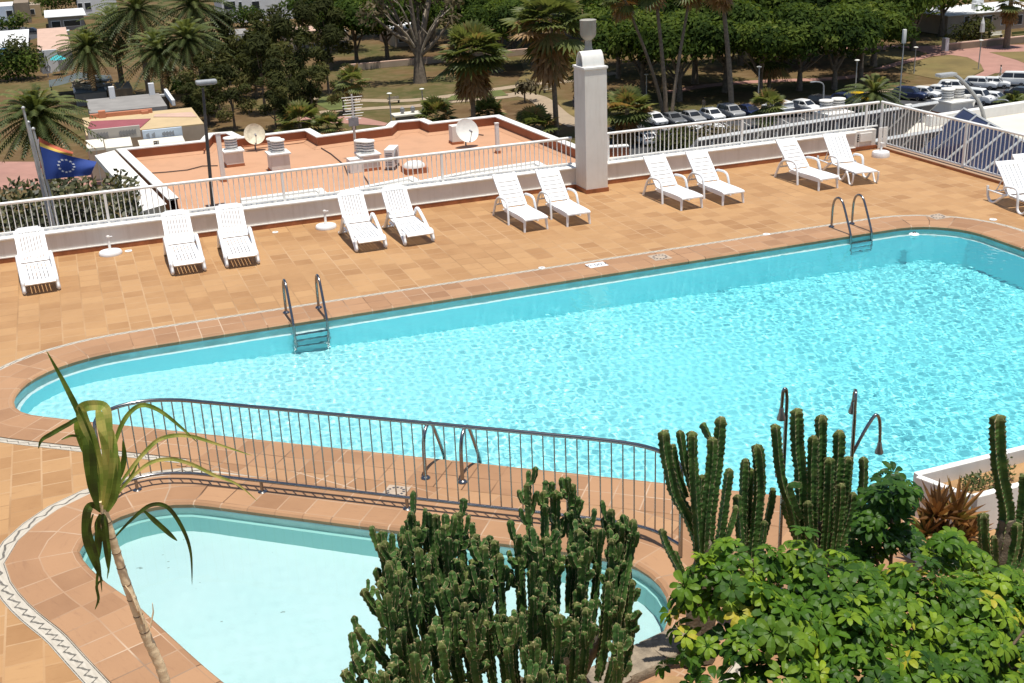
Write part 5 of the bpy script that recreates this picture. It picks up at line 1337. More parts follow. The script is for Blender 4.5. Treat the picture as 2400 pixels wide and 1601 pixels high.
# three broad dark crowns to copy
dark = []
for s in range(3):
    L = lobeset(8.6, 3.6, 8.6, 20, T_, (.26, .40)); dark.append((L, crown(L, 42, .46, T_)))
G_T = 'dark broadleaf trees in the park'
def darktree(k, px, label, sc=1.0, rz=0.0, first={}):
    b = DZ(px[0], px[1], ZG)
    if k not in first:
        first[k] = treething('broadleaf_tree', label, G_T, b, 11, dark[k][0], dark[k][1], M['leafd'], .42, 7); o = first[k]; o.scale = (sc,)*3; o.rotation_euler = (0, 0, rz); return o
    return dup(first[k], b, rz, label, scale=sc)
for i, (k, x, y, sc, rz, lab) in enumerate((
    (0, 1595, 192, 1.15, 0, 'dark tree with a pale forked trunk above the parked silver cars'), (1, 1470, 158, 1.15, 1, 'dark tree just right of the white pillar, behind the tall thin palms'), (2, 1700, 150, 1.1, 2, 'dark tree rising behind the small palm in the parking lot'),
    (0, 1845, 150, 1.05, 2.2, 'dark tree with a leaning trunk left of the sunny lawn oval'), (1, 2005, 152, 1.1, 3.4, 'dark tree with twin slanted trunks beside the sunny lawn oval'), (2, 1935, 128, 1.1, 4.5, 'dark tree second row back, left of the lawn oval'),
    (0, 2095, 116, 1.1, 5.2, 'dark tree nearest the flat-roofed house at upper right'), (1, 1770, 118, 1.15, 5.5, 'dark tree at the back of the park behind the tall thin palm crown'), (2, 1560, 112, 1.2, .6, 'dark tree at the back, between the crossing thin palm trunks'),
    (0, 1400, 110, 1.2, 1.7, 'dark tree directly behind the grey cowl of the pillar'), (1, 1180, 112, 1.1, 2.9, 'dark tree between the two brown-skirted fan palms'), (2, 1120, 92, 1.15, 4.0, 'dark tree at the top, right of the big pale-branched tree'),
    (0, 2160, 84, 1.1, .4, 'dark tree at the top edge, left of the flat-roofed house'), (1, 1640, 96, 1.2, 1.2, 'dark tree at the top edge in the middle of the park grove'), (2, 1900, 92, 1.25, 3.0, 'dark tree at the top edge above the lawn oval'),
    (0, 820, 150, .9, 3.3, 'dark tree left of the big pale-branched tree'), (1, 1320, 84, 1.2, 3.9, 'dark tree at the top edge, left of the pillar cowl'), (2, 2020, 70, 1.3, 5.0, 'dark tree at the top edge, far right of the grove'))):
    darktree(k, (x, y), lab, sc, rz)
for i, (k, x, y, sc, rz, lab) in enumerate((
    (1, 1475, 222, .95, 2.6, 'dark tree shading the back of the lot, right of the bushy palm'), (2, 1560, 232, .9, 3.6, 'dark tree at the lot edge between the crossing palm trunks and the straight one'), (0, 1665, 212, 1.0, 4.4, 'dark tree at the lot edge behind the straight slender palm trunk'),
    (1, 1745, 222, .85, 5.1, 'dark tree at the lot edge left of the green fan palm'), (2, 1835, 208, .95, .9, 'dark tree at the lot edge right of the green fan palm'), (0, 1915, 205, .9, 1.9, 'dark tree at the lot edge above the small curved street lamp'), (1, 1975, 185, .9, 4.9, 'dark tree at the left tip of the sunny lawn oval'),
    (0, 890, 142, .95, 1.1, 'dark tree in the shade left of the thick grey trunk'), (1, 1048, 140, 1.0, 2.1, 'dark tree right of the thick grey trunk'), (2, 1150, 165, .9, 3.1, 'dark tree behind the left brown-skirted fan palm'), (0, 1225, 150, .95, 4.1, 'dark tree behind the long brown palm skirt'), (1, 1420, 180, .9, 5.3, 'dark tree close behind the white pillar on its right'),
    (2, 760, 118, 1.0, 2.4, 'dark tree left of the pale-branched tree, by the park wall'), (0, 985, 108, 1.1, 2.8, 'dark tree behind the thick grey trunk'), (1, 870, 84, 1.1, .2, 'dark tree at the top edge left of the bare pale branches'), (2, 1060, 76, 1.15, 1.3, 'dark tree at the top edge right of the bare pale branches'), (0, 1240, 95, 1.15, 5.8, 'dark tree at the top edge above the long brown palm skirt'))):
    darktree(k, (x, y), lab, sc, rz)
# feathery olive trees at middle left
feath = []
for s in range(2):
    L = [((T_.uniform(-2.3, 2.3), T_.uniform(-2.3, 2.3), z), T_.uniform(1.2, 2.0)) for z in (3.2, 4.4, 5.4, 6.3, 7.4, 8.3, 9.4, 10.3)]; feath.append((L, crown(L, 100, .28, T_, 1.7)))
ff = {}
for k, x, y, sc, lab in ((0, 610, 262, 1.0, 'feathery olive tree right of the tall dark lamp post'), (1, 505, 268, .9, 'feathery olive tree just behind the tall dark lamp post'), (0, 665, 292, .8, 'feathery olive tree behind the single stained dish'), (1, 700, 236, .95, 'feathery olive tree left of the small fan palm'),
                         (0, 555, 215, 1.1, 'feathery olive tree in front of the white apartments'), (1, 620, 175, 1.05, 'tall feathery olive tree reaching the white apartment windows'), (0, 760, 160, 1.1, 'feathery olive tree at the top, left of the pale-branched tree'), (1, 445, 305, .6, 'small feathery tree between the restaurant and the lamp post'),
                         (0, 540, 300, .75, 'feathery olive tree low behind the left roof vent'), (1, 590, 225, 1.0, 'feathery olive tree in the middle of the olive grove'), (0, 640, 215, 1.05, 'feathery olive tree below the terraced steps'), (1, 720, 285, .7, 'feathery olive tree left of the dry palm bush'), (0, 755, 215, .9, 'feathery olive tree above the small fan palm'),
                         (1, 510, 190, 1.1, 'feathery olive tree beside the rightmost date palm'), (0, 690, 178, 1.1, 'feathery olive tree in front of the grey park wall'), (1, 480, 285, .8, 'feathery olive tree directly behind the lamp post head'), (0, 790, 262, .6, 'thin feathery tree just left of the antenna mast'), (1, 635, 305, .65, 'feathery olive tree low behind the two-cowl vent')):
    b = DZ(x, y, ZG)
    if k not in ff: ff[k] = treething('feathery_tree', lab, 'feathery olive trees', b, 10.5, feath[k][0], feath[k][1], M['leafo'], .22, 5); ff[k].scale = (sc,)*3
    else: dup(ff[k], b, T_.uniform(0, 6), lab, scale=sc)
# big tree with bare pale branches
b = DZ(965, 190, ZG); L = [((x, y, z), r) for x, y, z, r in ((-7, 0, 11, 2.6), (-4, 1, 13.5, 2.6), (-1, 0, 15, 2.8), (3, 0, 14.5, 3), (6, 1, 12, 2.6), (-6, 2, 14, 2.2), (1, 2, 12, 2.4), (5, -2, 9.5, 1.8))]
bt = treething('pale_branched_tree', 'big tree with a thick grey trunk, bare pale branches and thin brown foliage', None, b, 14, L, crown(L, 22, .42, T_, 1.4), M['leafb'], .95, 8)
M['palebr'] = plain('pale_branch_bark', (.36, .30, .23), .9, var=.2, scale=2)
for k in range(9):
    a = T_.uniform(0, 6.28); e = Vector((math.cos(a)*T_.uniform(4, 8), math.sin(a)*4, T_.uniform(10, 15))); s = Vector((e.x*.12, e.y*.12, T_.uniform(4.5, 7)))
    mb = MB(); mb.tube(catmull([s, s.lerp(e, .5)+Vector((0, 0, .8)), e], 4), [lerp(.22, .05, q/8) for q in range(9)], 6)
    for j in range(3):
        p = s.lerp(e, .4+.2*j)+Vector((0, 0, .5)); mb.tube([p, p+Vector((T_.uniform(-1.6, 1.6), T_.uniform(-1, 1), T_.uniform(.6, 1.8)))], [.07, .02], 5)
    mb.build('branch', M['palebr'], bt, smooth=60)

# ---------------------------------------------------------------- palms
def frond_pinnate(mb, p0, az, el, L, tone, rnd, droop, nleaf=20, ll=.8):
    d0 = Vector((math.cos(az)*math.cos(el), math.sin(az)*math.cos(el), math.sin(el))); side = Vector((-math.sin(az), math.cos(az), 0)); pts = []
    for i in range(nleaf+1):
        u = i/nleaf; pts.append(p0+d0*L*u+Vector((0, 0, -droop*L*u*u)))
    for i in range(1, nleaf):
        u = i/nleaf; T = (pts[i+1]-pts[i-1]).normalized(); up = side.cross(T); k = ll*(.35+.65*math.sin(min(1, u*1.6)*1.57))*(1-.55*max(0, u-.6)/.4)
        for s in (-1, 1):
            tipp = pts[i]+side*s*k*.80+T*k*.5+up*k*.12+Vector((0, 0, -.22*k)); w = T*.13
            tt = min(.99, max(0, tone+rnd.uniform(-.1, .1))); mb.face((pts[i]-w, pts[i]+w, tipp), ((tt, .5),)*3)
    mb.tube(pts[::4], [.05, .045, .04, .03, .02, .012][:len(pts[::4])], 4)
    mb.uv[-1] = None
def phoenix(name, label, group, base, H, R, rnd, n=92, tr=.42, skirt=True):
    t = thing(name, label, 'palm tree', base, 0, group); mb = MB()
    for k in range(n):
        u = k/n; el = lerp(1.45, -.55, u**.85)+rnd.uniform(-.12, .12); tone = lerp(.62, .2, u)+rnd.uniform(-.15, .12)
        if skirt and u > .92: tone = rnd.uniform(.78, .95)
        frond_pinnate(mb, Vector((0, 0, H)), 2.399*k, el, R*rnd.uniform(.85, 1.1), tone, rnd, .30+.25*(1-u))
    if skirt:
        for k in range(34): frond_pinnate(mb, Vector((0, 0, H-.25)), rnd.uniform(0, 6.28), rnd.uniform(-1.35, -.75), R*rnd.uniform(.4, .7), rnd.uniform(.72, .95) if rnd.random() < .5 else rnd.uniform(.1, .4), rnd, .15, 14)
    for i, u in enumerate(mb.uv):
        if u is None: mb.uv[i] = ((.5, .5),)*len(mb.f[i])
    mb.build('crown', M['palm'], t)
    if H > .8:
        mb = MB(); m = 12; mb.tube([(0, 0, H*i/m-.05) for i in range(m+1)], [tr*(1.15 if i < 2 else 1.0 if i < m-1 else 1.35)*(1+.05*(i % 2)) for i in range(m+1)], 10); mb.build('trunk', M['ptrunk'], t, smooth=60)
    return t
def fan_leaf(mb, p0, az, el, Lp, rf, tone, rnd, seg=13, hang=False):
    d = Vector((math.cos(az)*math.cos(el), math.sin(az)*math.cos(el), math.sin(el))); side = Vector((-math.sin(az), math.cos(az), 0)); c = p0+d*Lp+Vector((0, 0, -.12*Lp*Lp*(1 if not hang else .3))); up = side.cross(d)
    for s in (-1, 1): mb.face((p0+side*.03*s, p0, c), ((min(.99, tone+.1), .5),)*3)
    for k in range(seg):
        a0 = lerp(-1.75, 1.75, k/seg); a1 = lerp(-1.75, 1.75, (k+1)/seg); am = (a0+a1)/2
        f = lambda a, r, dz: c+(d*math.cos(a)+side*math.sin(a))*r+up*dz+Vector((0, 0, -.3*rf*(r/rf)**2))
        tt = min(.99, max(0, tone+rnd.uniform(-.09, .09)))
        mb.face((c, f(a0, rf*.62, 0), f(am, rf*rnd.uniform(.9, 1.08), -.05), f(a1, rf*.62, 0)), ((tt, .5),)*4)
def fanpalm(name, label, group, base, H, R, rnd, n=34, skirt=.25, tr=.24, nsk=34, lean=(0, 0)):
    t = thing(name, label, 'palm tree', base, 0, group); mb = MB(); C = Vector((lean[0], lean[1], H)); rf = R*.55; Lp = R*.5
    for k in range(n):
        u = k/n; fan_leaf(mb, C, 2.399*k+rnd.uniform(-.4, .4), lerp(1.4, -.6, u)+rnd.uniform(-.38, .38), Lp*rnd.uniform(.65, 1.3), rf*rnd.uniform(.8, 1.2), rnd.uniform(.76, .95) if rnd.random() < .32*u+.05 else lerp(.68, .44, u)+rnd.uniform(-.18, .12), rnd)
    mb.build('crown', M['palm'], t)
    if skirt > 0:
        mb = MB()
        for k in range(nsk):
            z = rnd.random(); p = C+Vector((0, 0, -skirt*z)); fan_leaf(mb, p+Vector((0, 0, -.12*R)), rnd.uniform(0, 6.28), rnd.uniform(-1.4, -.75), Lp*rnd.uniform(.35, .8), rf*rnd.uniform(.6, .95), rnd.uniform(.78, 1.0), rnd, 9, True)
        mb.build('dead_leaf_skirt', M['palm'], t)
    if H > .6:
        mb = MB(); m = 10; mb.tube([(lean[0]*(i/m)**1.3, lean[1]*(i/m)**1.3, H*i/m-.05) for i in range(m+1)], [tr*lerp(1.25, .8, i/m) for i in range(m+1)], 9); mb.build('trunk', M['ptrunk'], t, smooth=60)
    return t
def Hat(base, px): return DY(px[0], px[1], base.y).z-ZG
G_P = 'date palms at the left of the park'
for bx, by, cx, cy, rpx, lab in ((128, 505, 108, 262, 105, 'large date palm behind the flags, its crown in front of the restaurant'), (222, 238, 214, 110, 78, 'date palm at the left end of the palm group, above the grey hut'), (385, 262, 375, 118, 88, 'date palm in the middle of the group, its crown in full light'), (452, 258, 445, 92, 86, 'date palm at the right end of the palm group'),
                                 (345, 232, 335, 20, 92, 'tall date palm at the top edge above the middle of the group'), (285, 222, 262, 62, 80, 'date palm behind the left end of the palm group'), (470, 225, 478, 10, 84, 'tall date palm at the top edge above the lamp post')):
    b = DZ(bx, by, ZG); d = (Vector((b.x, b.y, ZG))-Vector((0, 0, CAM_H))).length; R = rpx*S_/FPX*d
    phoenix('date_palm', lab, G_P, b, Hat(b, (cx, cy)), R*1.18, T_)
b = DZ(2003, 262, ZG); phoenix('date_palm', 'low date palm with long upright fronds beside the parked yellow car', None, b, 2.6, 5.0, T_, n=46, skirt=False)
b = DZ(2325, 262, ZG); phoenix('date_palm', 'small date palm at the right edge in front of the parked van', None, b, 1.2, 3.2, T_, n=34, skirt=False)
G_F = 'fan palms in the park'
def fp(bx, by, cx, cy, rpx, lab, skirt=1.5, n=34, nsk=34, tr=.24, dx=0):
    b = DZ(bx, by, ZG); d = (b-Vector((0, 0, CAM_H))).length; R = rpx*S_/FPX*d; c = DY(cx, cy, b.y)
    fanpalm('fan_palm', lab, G_F, b, c.z-ZG, R, T_, n, skirt, tr, nsk, (c.x-b.x, 0))
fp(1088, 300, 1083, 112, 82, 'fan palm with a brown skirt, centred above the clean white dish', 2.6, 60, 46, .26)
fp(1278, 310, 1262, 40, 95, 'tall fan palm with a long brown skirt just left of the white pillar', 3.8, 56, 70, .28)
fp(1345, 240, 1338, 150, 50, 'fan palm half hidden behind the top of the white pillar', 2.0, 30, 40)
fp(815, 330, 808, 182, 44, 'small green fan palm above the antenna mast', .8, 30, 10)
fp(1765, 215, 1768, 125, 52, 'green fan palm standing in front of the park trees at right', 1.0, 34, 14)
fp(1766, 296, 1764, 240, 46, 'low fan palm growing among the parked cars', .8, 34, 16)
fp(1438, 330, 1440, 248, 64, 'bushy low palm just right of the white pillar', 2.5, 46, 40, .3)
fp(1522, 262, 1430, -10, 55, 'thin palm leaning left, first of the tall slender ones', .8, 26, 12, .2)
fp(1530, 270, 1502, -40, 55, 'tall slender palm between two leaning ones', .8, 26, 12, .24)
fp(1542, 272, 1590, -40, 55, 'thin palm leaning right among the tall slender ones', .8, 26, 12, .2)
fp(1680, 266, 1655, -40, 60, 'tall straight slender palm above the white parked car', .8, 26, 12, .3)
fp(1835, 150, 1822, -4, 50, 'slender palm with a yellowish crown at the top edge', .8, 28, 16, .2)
for x, y, r, lab in ((1003, 292, 52, 'dark green palm bush left of the brown-skirted fan palm'), (1122, 285, 48, 'palm bush right of the brown-skirted fan palm'), (1228, 318, 58, 'dark palm bush by the corner of the terracotta parapet'), (690, 305, 62, 'large leafy palm bush behind the stained satellite dish'), (755, 318, 42, 'dry brown palm bush behind the terracotta parapet')):
    b = DZ(x, y, ZG); d = (b-Vector((0, 0, CAM_H))).length; R = r*S_/FPX*d
    fanpalm('palm_bush', lab, 'low palm bushes behind the terracotta roof', b, 1.6, R, T_, 40, .6, .3, 26)
# bushes
def bush(label, px, r, h, mat, n=26, sz=.4, Y=None, z=None, nm='bush'):
    b = DZ(*px, ZG) if Y is None else DY(*px, Y)
    if z is not None: b.z = z
    t = thing(nm, label, 'bush', b, 0); L = [((T_.uniform(-r, r)*.6, T_.uniform(-r, r)*.4, h*T_.uniform(.35, .7)), r*T_.uniform(.4, .6)) for _ in range(6)]
    crown(L, n, sz, T_).build('foliage', M[mat], t); mb = MB(); mb.tube([(0, 0, 0), (0, 0, h*.5)], .12, 6); mb.build('stem', M['trunk'], t)
for lab, px, r, h, mat in (('dark round bush beside the street at far left', (22, 78), 5.0, 5.0, 'leafd'), ('green bush cluster below the far white roofs at left', (25, 186), 6.5, 5.0, 'leafd'), ('bush between the two white roofed buildings at left', (68, 178), 5.0, 8.5, 'leafo'),
                           ('tall green bush at the top edge left of the white house', (130, 32), 7, 7, 'leafd'), ('bush under the white apartments', (560, 62), 6, 4, 'leafd'), ('dark shrub in front of the terraced steps', (735, 66), 4, 4, 'leafd'), ('light green bush in front of the flat-roofed house', (2265, 68), 3.5, 5, 'leafd'), ('dark hedge bush below the terrace of the flat-roofed house', (2215, 92), 5, 3.0, 'leafo'),
                           ('thin dry bush by the path right of the fan palm', (1205, 235), 2.5, 4, 'leafb'), ('low bush at the foot of the parking lot', (1660, 345), 4.5, 1.6, 'leafb'), ('low bush row behind the front parked cars', (1550, 352), 5, 1.6, 'leafo'), ('dark low shrub by the path below the palm group', (420, 215), 4.5, 1.8, 'leafd')):
    bush(lab, px, r, h, mat)
# hedge on the lower terrace by the flagpoles
M['leafh'] = leafmat('hedge_leaf', [(0, (.03, .035, .014)), (.5, (.07, .075, .028)), (.8, (.15, .14, .05)), (1, (.26, .20, .11))], .5, .2, .35)
t = thing('hedge', 'thick leafy hedge below the flags, seen through the left railing', 'hedge', (0, 31, -6)); mb = MB()
for k in range(5200):
    x = T_.uniform(-5.2, 1.25); zt = 6+DY(120, 432+6*math.sin(x*2.3)+5*math.sin(x*5.1), 31).z; z = zt-abs(T_.gauss(0, 1))*1.0; y = T_.uniform(-1.3, 1.3)
    if z < 0: continue
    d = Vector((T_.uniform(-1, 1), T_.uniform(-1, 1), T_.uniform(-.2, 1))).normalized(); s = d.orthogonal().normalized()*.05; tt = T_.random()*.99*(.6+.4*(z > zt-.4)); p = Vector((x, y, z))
    mb.face((p-s*.3, p+d*.09-s, p+d*.2, p+d*.09+s), ((tt, .5),)*4)
mb.build('foliage', M['leafh'], t)
for x in (-4, -2.2, -.4, 1.0):
    mb = MB(); mb.tube([(x, 0, 0), (x+.1, 0, 1.5), (x, .1, 2.6)], [.07, .05, .03], 6); mb.build('stem', M['bark'], t)
mb = MB(); mb.face([(-14, 23.4, -6), (1.6, 23.4, -6), (1.6, 33.5, -6), (-14, 33.5, -6)]); mb.strip([(-14, 33.5, -23), (1.6, 33.5, -23), (1.6, 23.4, -23)], [(-14, 33.5, -6), (1.6, 33.5, -6), (1.6, 23.4, -6)]); tag(mb.build('lower_terrace', M['path']), kind='structure')
t = thing('tiled_roof', 'strip of orange barrel roof tiles under the left end of the railing', 'roof', (-2.3, 24.6, -1.0))
M['barrel'] = plain('orange_roof_tile', (.47, .235, .13), .85, var=.2, scale=4, dirt=(.30, .15, .09), dscale=3)
for k in range(13):
    mb = MB(); mb.tube([(-1.9+.22*k, -.75, .02), (-1.9+.22*k, .75, -.18)], .105, 10); mb.build('tile_row', M['barrel'], t, smooth=60)
mb = MB(); mb.box((-.55, 0, -.2), (3.1, 1.5, .2)); mb.box((-.55, 0, -2.6), (3.0, 1.3, 4.8)); mb.build('wall', M['wallw'], t)
# ---------------------------------------------------------------- parked vehicles
M['glassd'] = plain('dark_car_glass', (.02, .022, .026), .08, var=.1, spec=.6)
M['tyre'] = plain('tyre_rubber', (.02, .02, .02), .85, var=.2)
M['rim'] = plain('wheel_rim', (.42, .42, .43), .35, .6, var=.1)
M['lampc'] = plain('clear_lamp', (.6, .6, .62), .15, var=.05)
M['lampr'] = plain('red_lamp', (.30, .02, .02), .2, var=.05)
M['plate'] = plain('number_plate', (.6, .6, .58), .5, var=.03)
PAINT = {'white': (.74, .74, .73), 'silver': (.36, .36, .36), 'grey': (.16, .165, .17), 'black': (.025, .025, .03), 'blue': (.02, .03, .08), 'yellow': (.62, .40, .02)}
for k, c in PAINT.items(): M['paint_'+k] = plain(k+'_car_paint', c, .22, .1 if k in ('silver', 'grey') else 0, var=.03, spec=.6)
SIDE = {  # lower body outline and cabin outline, front at -y, in metres
    'hatch': ([(-1.98, .32), (-2.02, .58), (-1.9, .74), (-1.0, .92), (1.75, .98), (1.98, .90), (2.0, .45), (1.9, .30)], [(-1.05, .91), (-.35, 1.40), (.2, 1.48), (1.25, 1.45), (1.72, 1.12), (1.80, .97)], 1.74),
    'sedan': ([(-2.2, .32), (-2.25, .56), (-2.1, .72), (-1.05, .90), (1.5, .98), (2.15, .95), (2.22, .50), (2.1, .30)], [(-1.1, .90), (-.35, 1.36), (.2, 1.43), (.9, 1.38), (1.55, 1.0), (1.6, .97)], 1.76),
    'suv': ([(-2.15, .38), (-2.2, .72), (-2.05, .92), (-1.1, 1.06), (1.95, 1.12), (2.15, 1.05), (2.2, .50), (2.1, .36)], [(-1.15, 1.05), (-.5, 1.60), (0, 1.68), (1.7, 1.66), (2.05, 1.25), (2.1, 1.1)], 1.82),
    'van': ([(-2.3, .36), (-2.36, .75), (-2.15, 1.05), (-1.5, 1.18), (2.3, 1.22), (2.42, 1.1), (2.42, .45), (2.3, .34)], [(-1.6, 1.16), (-.95, 1.85), (-.4, 1.95), (2.2, 1.95), (2.38, 1.7), (2.4, 1.2)], 1.86)}
def car(kind, col, label, loc, rz, group):
    t = thing('parked_car' if kind != 'van' else 'parked_van', label, 'car' if kind != 'van' else 'van', loc, rz, group); body, cab, W = SIDE[kind]
    def loft(secs, closed=True):
        mb = MB(); n = len(secs[0]); V = [p for s in secs for p in s]; F = [(i*n+k, i*n+(k+1) % n, (i+1)*n+(k+1) % n, (i+1)*n+k) for i in range(len(secs)-1) for k in range(n)]
        F += [tuple(range(n-1, -1, -1)), tuple((len(secs)-1)*n+k for k in range(n))]; mb.add(V, F); return mb
    h = W/2; prof = catmull([(y, z) for y, z in body], 3)
    cz = sum(z for y, z in body)/len(body)
    secs = [[Vector((x*h, y*sy, cz+(z-cz)*sz)) for y, z in prof] for x, sy, sz in ((-1, .93, .72), (-.985, .97, .9), (-.93, .99, .98), (-.8, 1, 1), (.8, 1, 1), (.93, .99, .98), (.985, .97, .9), (1, .93, .72))]
    loft(secs).build('body', M['paint_'+col], t, smooth=45)
    cp = catmull([(y, z) for y, z in cab], 3); b0 = min(z for y, z in cab)
    f = lambda x, ins: [Vector((x*(1-.17*(z-b0)/.6)*h*ins, y, z)) for y, z in cp]
    loft([f(-.93, 1), f(.93, 1)]).build('cabin', M['paint_'+col], t, smooth=35)
    y0, y1 = cab[0][0], cab[-1][0]; zt = max(z for y, z in cab)
    # windows, a few millimetres proud of the cabin
    (wy0, wz0), (wy1, wz1) = cab[0], cab[1]
    nrm = Vector((0, -(wz1-wz0), (wy1-wy0))).normalized(); nrm = nrm if nrm.z > 0 else -nrm
    lo, hi = Vector((0, lerp(wy0, wy1, .10), lerp(wz0, wz1, .10)))+nrm*.035, Vector((0, lerp(wy0, wy1, .95), lerp(wz0, wz1, .95)))+nrm*.045
    mb = MB(); mb.face([lo+Vector((-h*.80, 0, 0)), lo+Vector((h*.80, 0, 0)), hi+Vector((h*.66, 0, 0)), hi+Vector((-h*.66, 0, 0))]); mb.build('windscreen', M['glassd'], t)
    (ry0, rz0), (ry1, rz1) = cab[-2], cab[-3]
    lo, hi = Vector((0, lerp(ry0, ry1, .0)+.05, lerp(rz0, rz1, .0)+.02)), Vector((0, lerp(ry0, ry1, .75)+.05, lerp(rz0, rz1, .75)+.03))
    mb = MB(); mb.face([lo+Vector((h*.74, 0, 0)), lo+Vector((-h*.74, 0, 0)), hi+Vector((-h*.64, 0, 0)), hi+Vector((h*.64, 0, 0))]); mb.build('rear_window', M['glassd'], t)
    zl, zh = b0+.06, zt-.10
    for s in (-1, 1):
        xx = lambda z: s*(.93*(1-.17*(z-b0)/.6)*h+.012)
        for a, b, c, d in ((y0+.30, y0+.62, .25, .25), (.34, .34, y1-.62, y1-.42)):
            A, Bq = (a, .26) if a < .2 else (.34, y1-.30)
            q = [(A if a < .2 else .34, zl), (Bq, zl), (Bq if a < .2 else y1-.52, zh), (b if a < .2 else .34, zh)]
            mb = MB(); mb.face([Vector((xx(z), y, z)) for y, z in (q if s > 0 else q[::-1])]); mb.build('side_window', M['glassd'], t)
        mb = MB(); mb.box((s*(h+.05), y0+.45, b0+.10), (.16, .09, .12), bev=.02); mb.build('mirror', M['paint_'+col], t)
        fy = body[1][0]; mb = MB(); mb.box((s*h*.68, fy+.10, body[2][1]-.06), (.34, .16, .13), bev=.03); mb.build('headlight', M['lampc'], t)
        by = max(y for y, z in body); mb = MB(); mb.box((s*h*.78, by-.045, .80 if kind != 'van' else .95), (.2, .10, .26), bev=.02); mb.build('tail_light', M['lampr'], t)
        for wy in (-len_(body)*.31, len_(body)*.30):
            q = Matrix.Translation((s*(h-.10), wy, .31)) @ Matrix.Rotation(R_(90), 4, 'Y')
            mb = MB(); mb.lathe([(.20, -.11), (.30, -.11), (.315, -.08), (.315, .08), (.30, .11), (.20, .11)], n=18, M=q); w = mb.build('wheel', M['tyre'], t, smooth=40)
            mb = MB(); mb.lathe([(.205, .07*s), (.19, .115*s), (.05, .10*s), (.01, .105*s)], n=12, M=q); mb.build('rim', M['rim'], w)
    mb = MB(); mb.box((0, body[1][0]-.005, .47), (W*.6, .03, .12)); mb.build('grille', M['tyre'], t)
    mb = MB(); mb.box((0, body[1][0]-.022, .42), (.48, .02, .1)); mb.box((0, max(y for y, z in body)+.008, .60), (.48, .02, .1)); mb.build('number_plate', M['plate'], t)
    return t
def len_(b): return max(y for y, z in b)-min(y for y, z in b)
p0, p1 = DZ(1507, 290, ZG), DZ(1847, 258.6, ZG); rowd = Vector((p1.x-p0.x, p1.y-p0.y)).normalized(); HEAD = math.atan2(rowd.y, rowd.x)
G1, G2, G3 = 'cars parked in the back row of the lot', 'cars parked in the front row behind the railing', 'vehicles parked along the road at right'
CAP = {'hatch': 'hatchback', 'sedan': 'saloon', 'suv': 'estate', 'van': 'van'}
for kind, col, x, y, dr, g, lab in (
    ('hatch', 'white', 1503, 286, 0, G1, 'white hatchback at the left end of the back row, beside the bushy palm'), ('sedan', 'grey', 1544, 285, 0, G1, 'dark grey saloon second in the back row'), ('sedan', 'silver', 1588, 281, 0, G1, 'silver saloon between a grey and a white car'), ('hatch', 'white', 1634, 276, 0, G1, 'white hatchback between two silver cars in the back row'),
    ('suv', 'silver', 1677, 271, 0, G1, 'silver family car in front of the straight palm trunk'), ('hatch', 'blue', 1720, 268, 0, G1, 'dark blue hatchback just left of the low parking palm'), ('van', 'white', 1784, 264, 180, G1, 'pale van showing its rear, half behind the low palm'), ('hatch', 'black', 1815, 263, 0, G1, 'black hatchback right of the pale van'),
    ('hatch', 'white', 1847, 256, 15, G1, 'white hatchback at the right end of the back row'), ('suv', 'black', 1890, 250, 10, G1, 'black car in the shade beside the small curved street lamp'), ('hatch', 'blue', 1940, 240, 20, G1, 'dark blue car half hidden by the date palm fronds'), ('hatch', 'yellow', 1972, 238, 30, G1, 'yellow hatchback beneath the date palm fronds'),
    ('suv', 'blue', 2088, 229, 30, G3, 'dark blue car at the left end of the roadside row'), ('hatch', 'white', 2122, 225, 30, G3, 'white hatchback next to the dark blue roadside car'), ('sedan', 'white', 2153, 220, 35, G3, 'white saloon third in the roadside row'), ('suv', 'white', 2190, 213, 40, G3, 'white off-road car with roof rails in the roadside row'),
    ('hatch', 'black', 2214, 212, 40, G3, 'black car squeezed between two white roadside cars'), ('suv', 'white', 2250, 205, 40, G3, 'white estate car behind the curved lamp arm'), ('hatch', 'white', 2283, 202, 45, G3, 'white car just left of the tall white van'), ('van', 'white', 2320, 197, 220, G3, 'tall white van at the right end of the roadside row'),
    ('van', 'white', 2240, 238, 20, G3, 'white van parked behind the white folded frames'), ('hatch', 'white', 2283, 238, 25, G3, 'white car beside the small date palm at right'), ('sedan', 'blue', 2163, 255, 20, G3, 'blue saloon behind the white folded frames'), ('sedan', 'black', 2345, 225, 40, G3, 'dark saloon at the right edge behind the small date palm'),
    ('hatch', 'white', 1478, 330, 178, G2, 'white hatchback seen through the railing right of the pillar'), ('suv', 'silver', 1532, 328, 180, G2, 'silver car second in the front row behind the railing'), ('van', 'white', 1584, 325, 180, G2, 'white van third in the front row behind the railing'), ('suv', 'white', 1638, 317, 180, G2, 'white car at the left end of the tilted solar panels'),
    ('sedan', 'black', 1428, 316, 0, G2, 'black saloon in the shade of the bushy palm'), ('sedan', 'black', 75, 78, 70, 'cars in the street at far left', 'dark car in the street at far left'), ('hatch', 'silver', 42, 84, 60, 'cars in the street at far left', 'pale car in the street at far left')):
    p = DZ(x, y, ZG); car(kind, col, lab, (p.x, p.y, ZG+.02), HEAD+R_(8)+R_(dr), g)

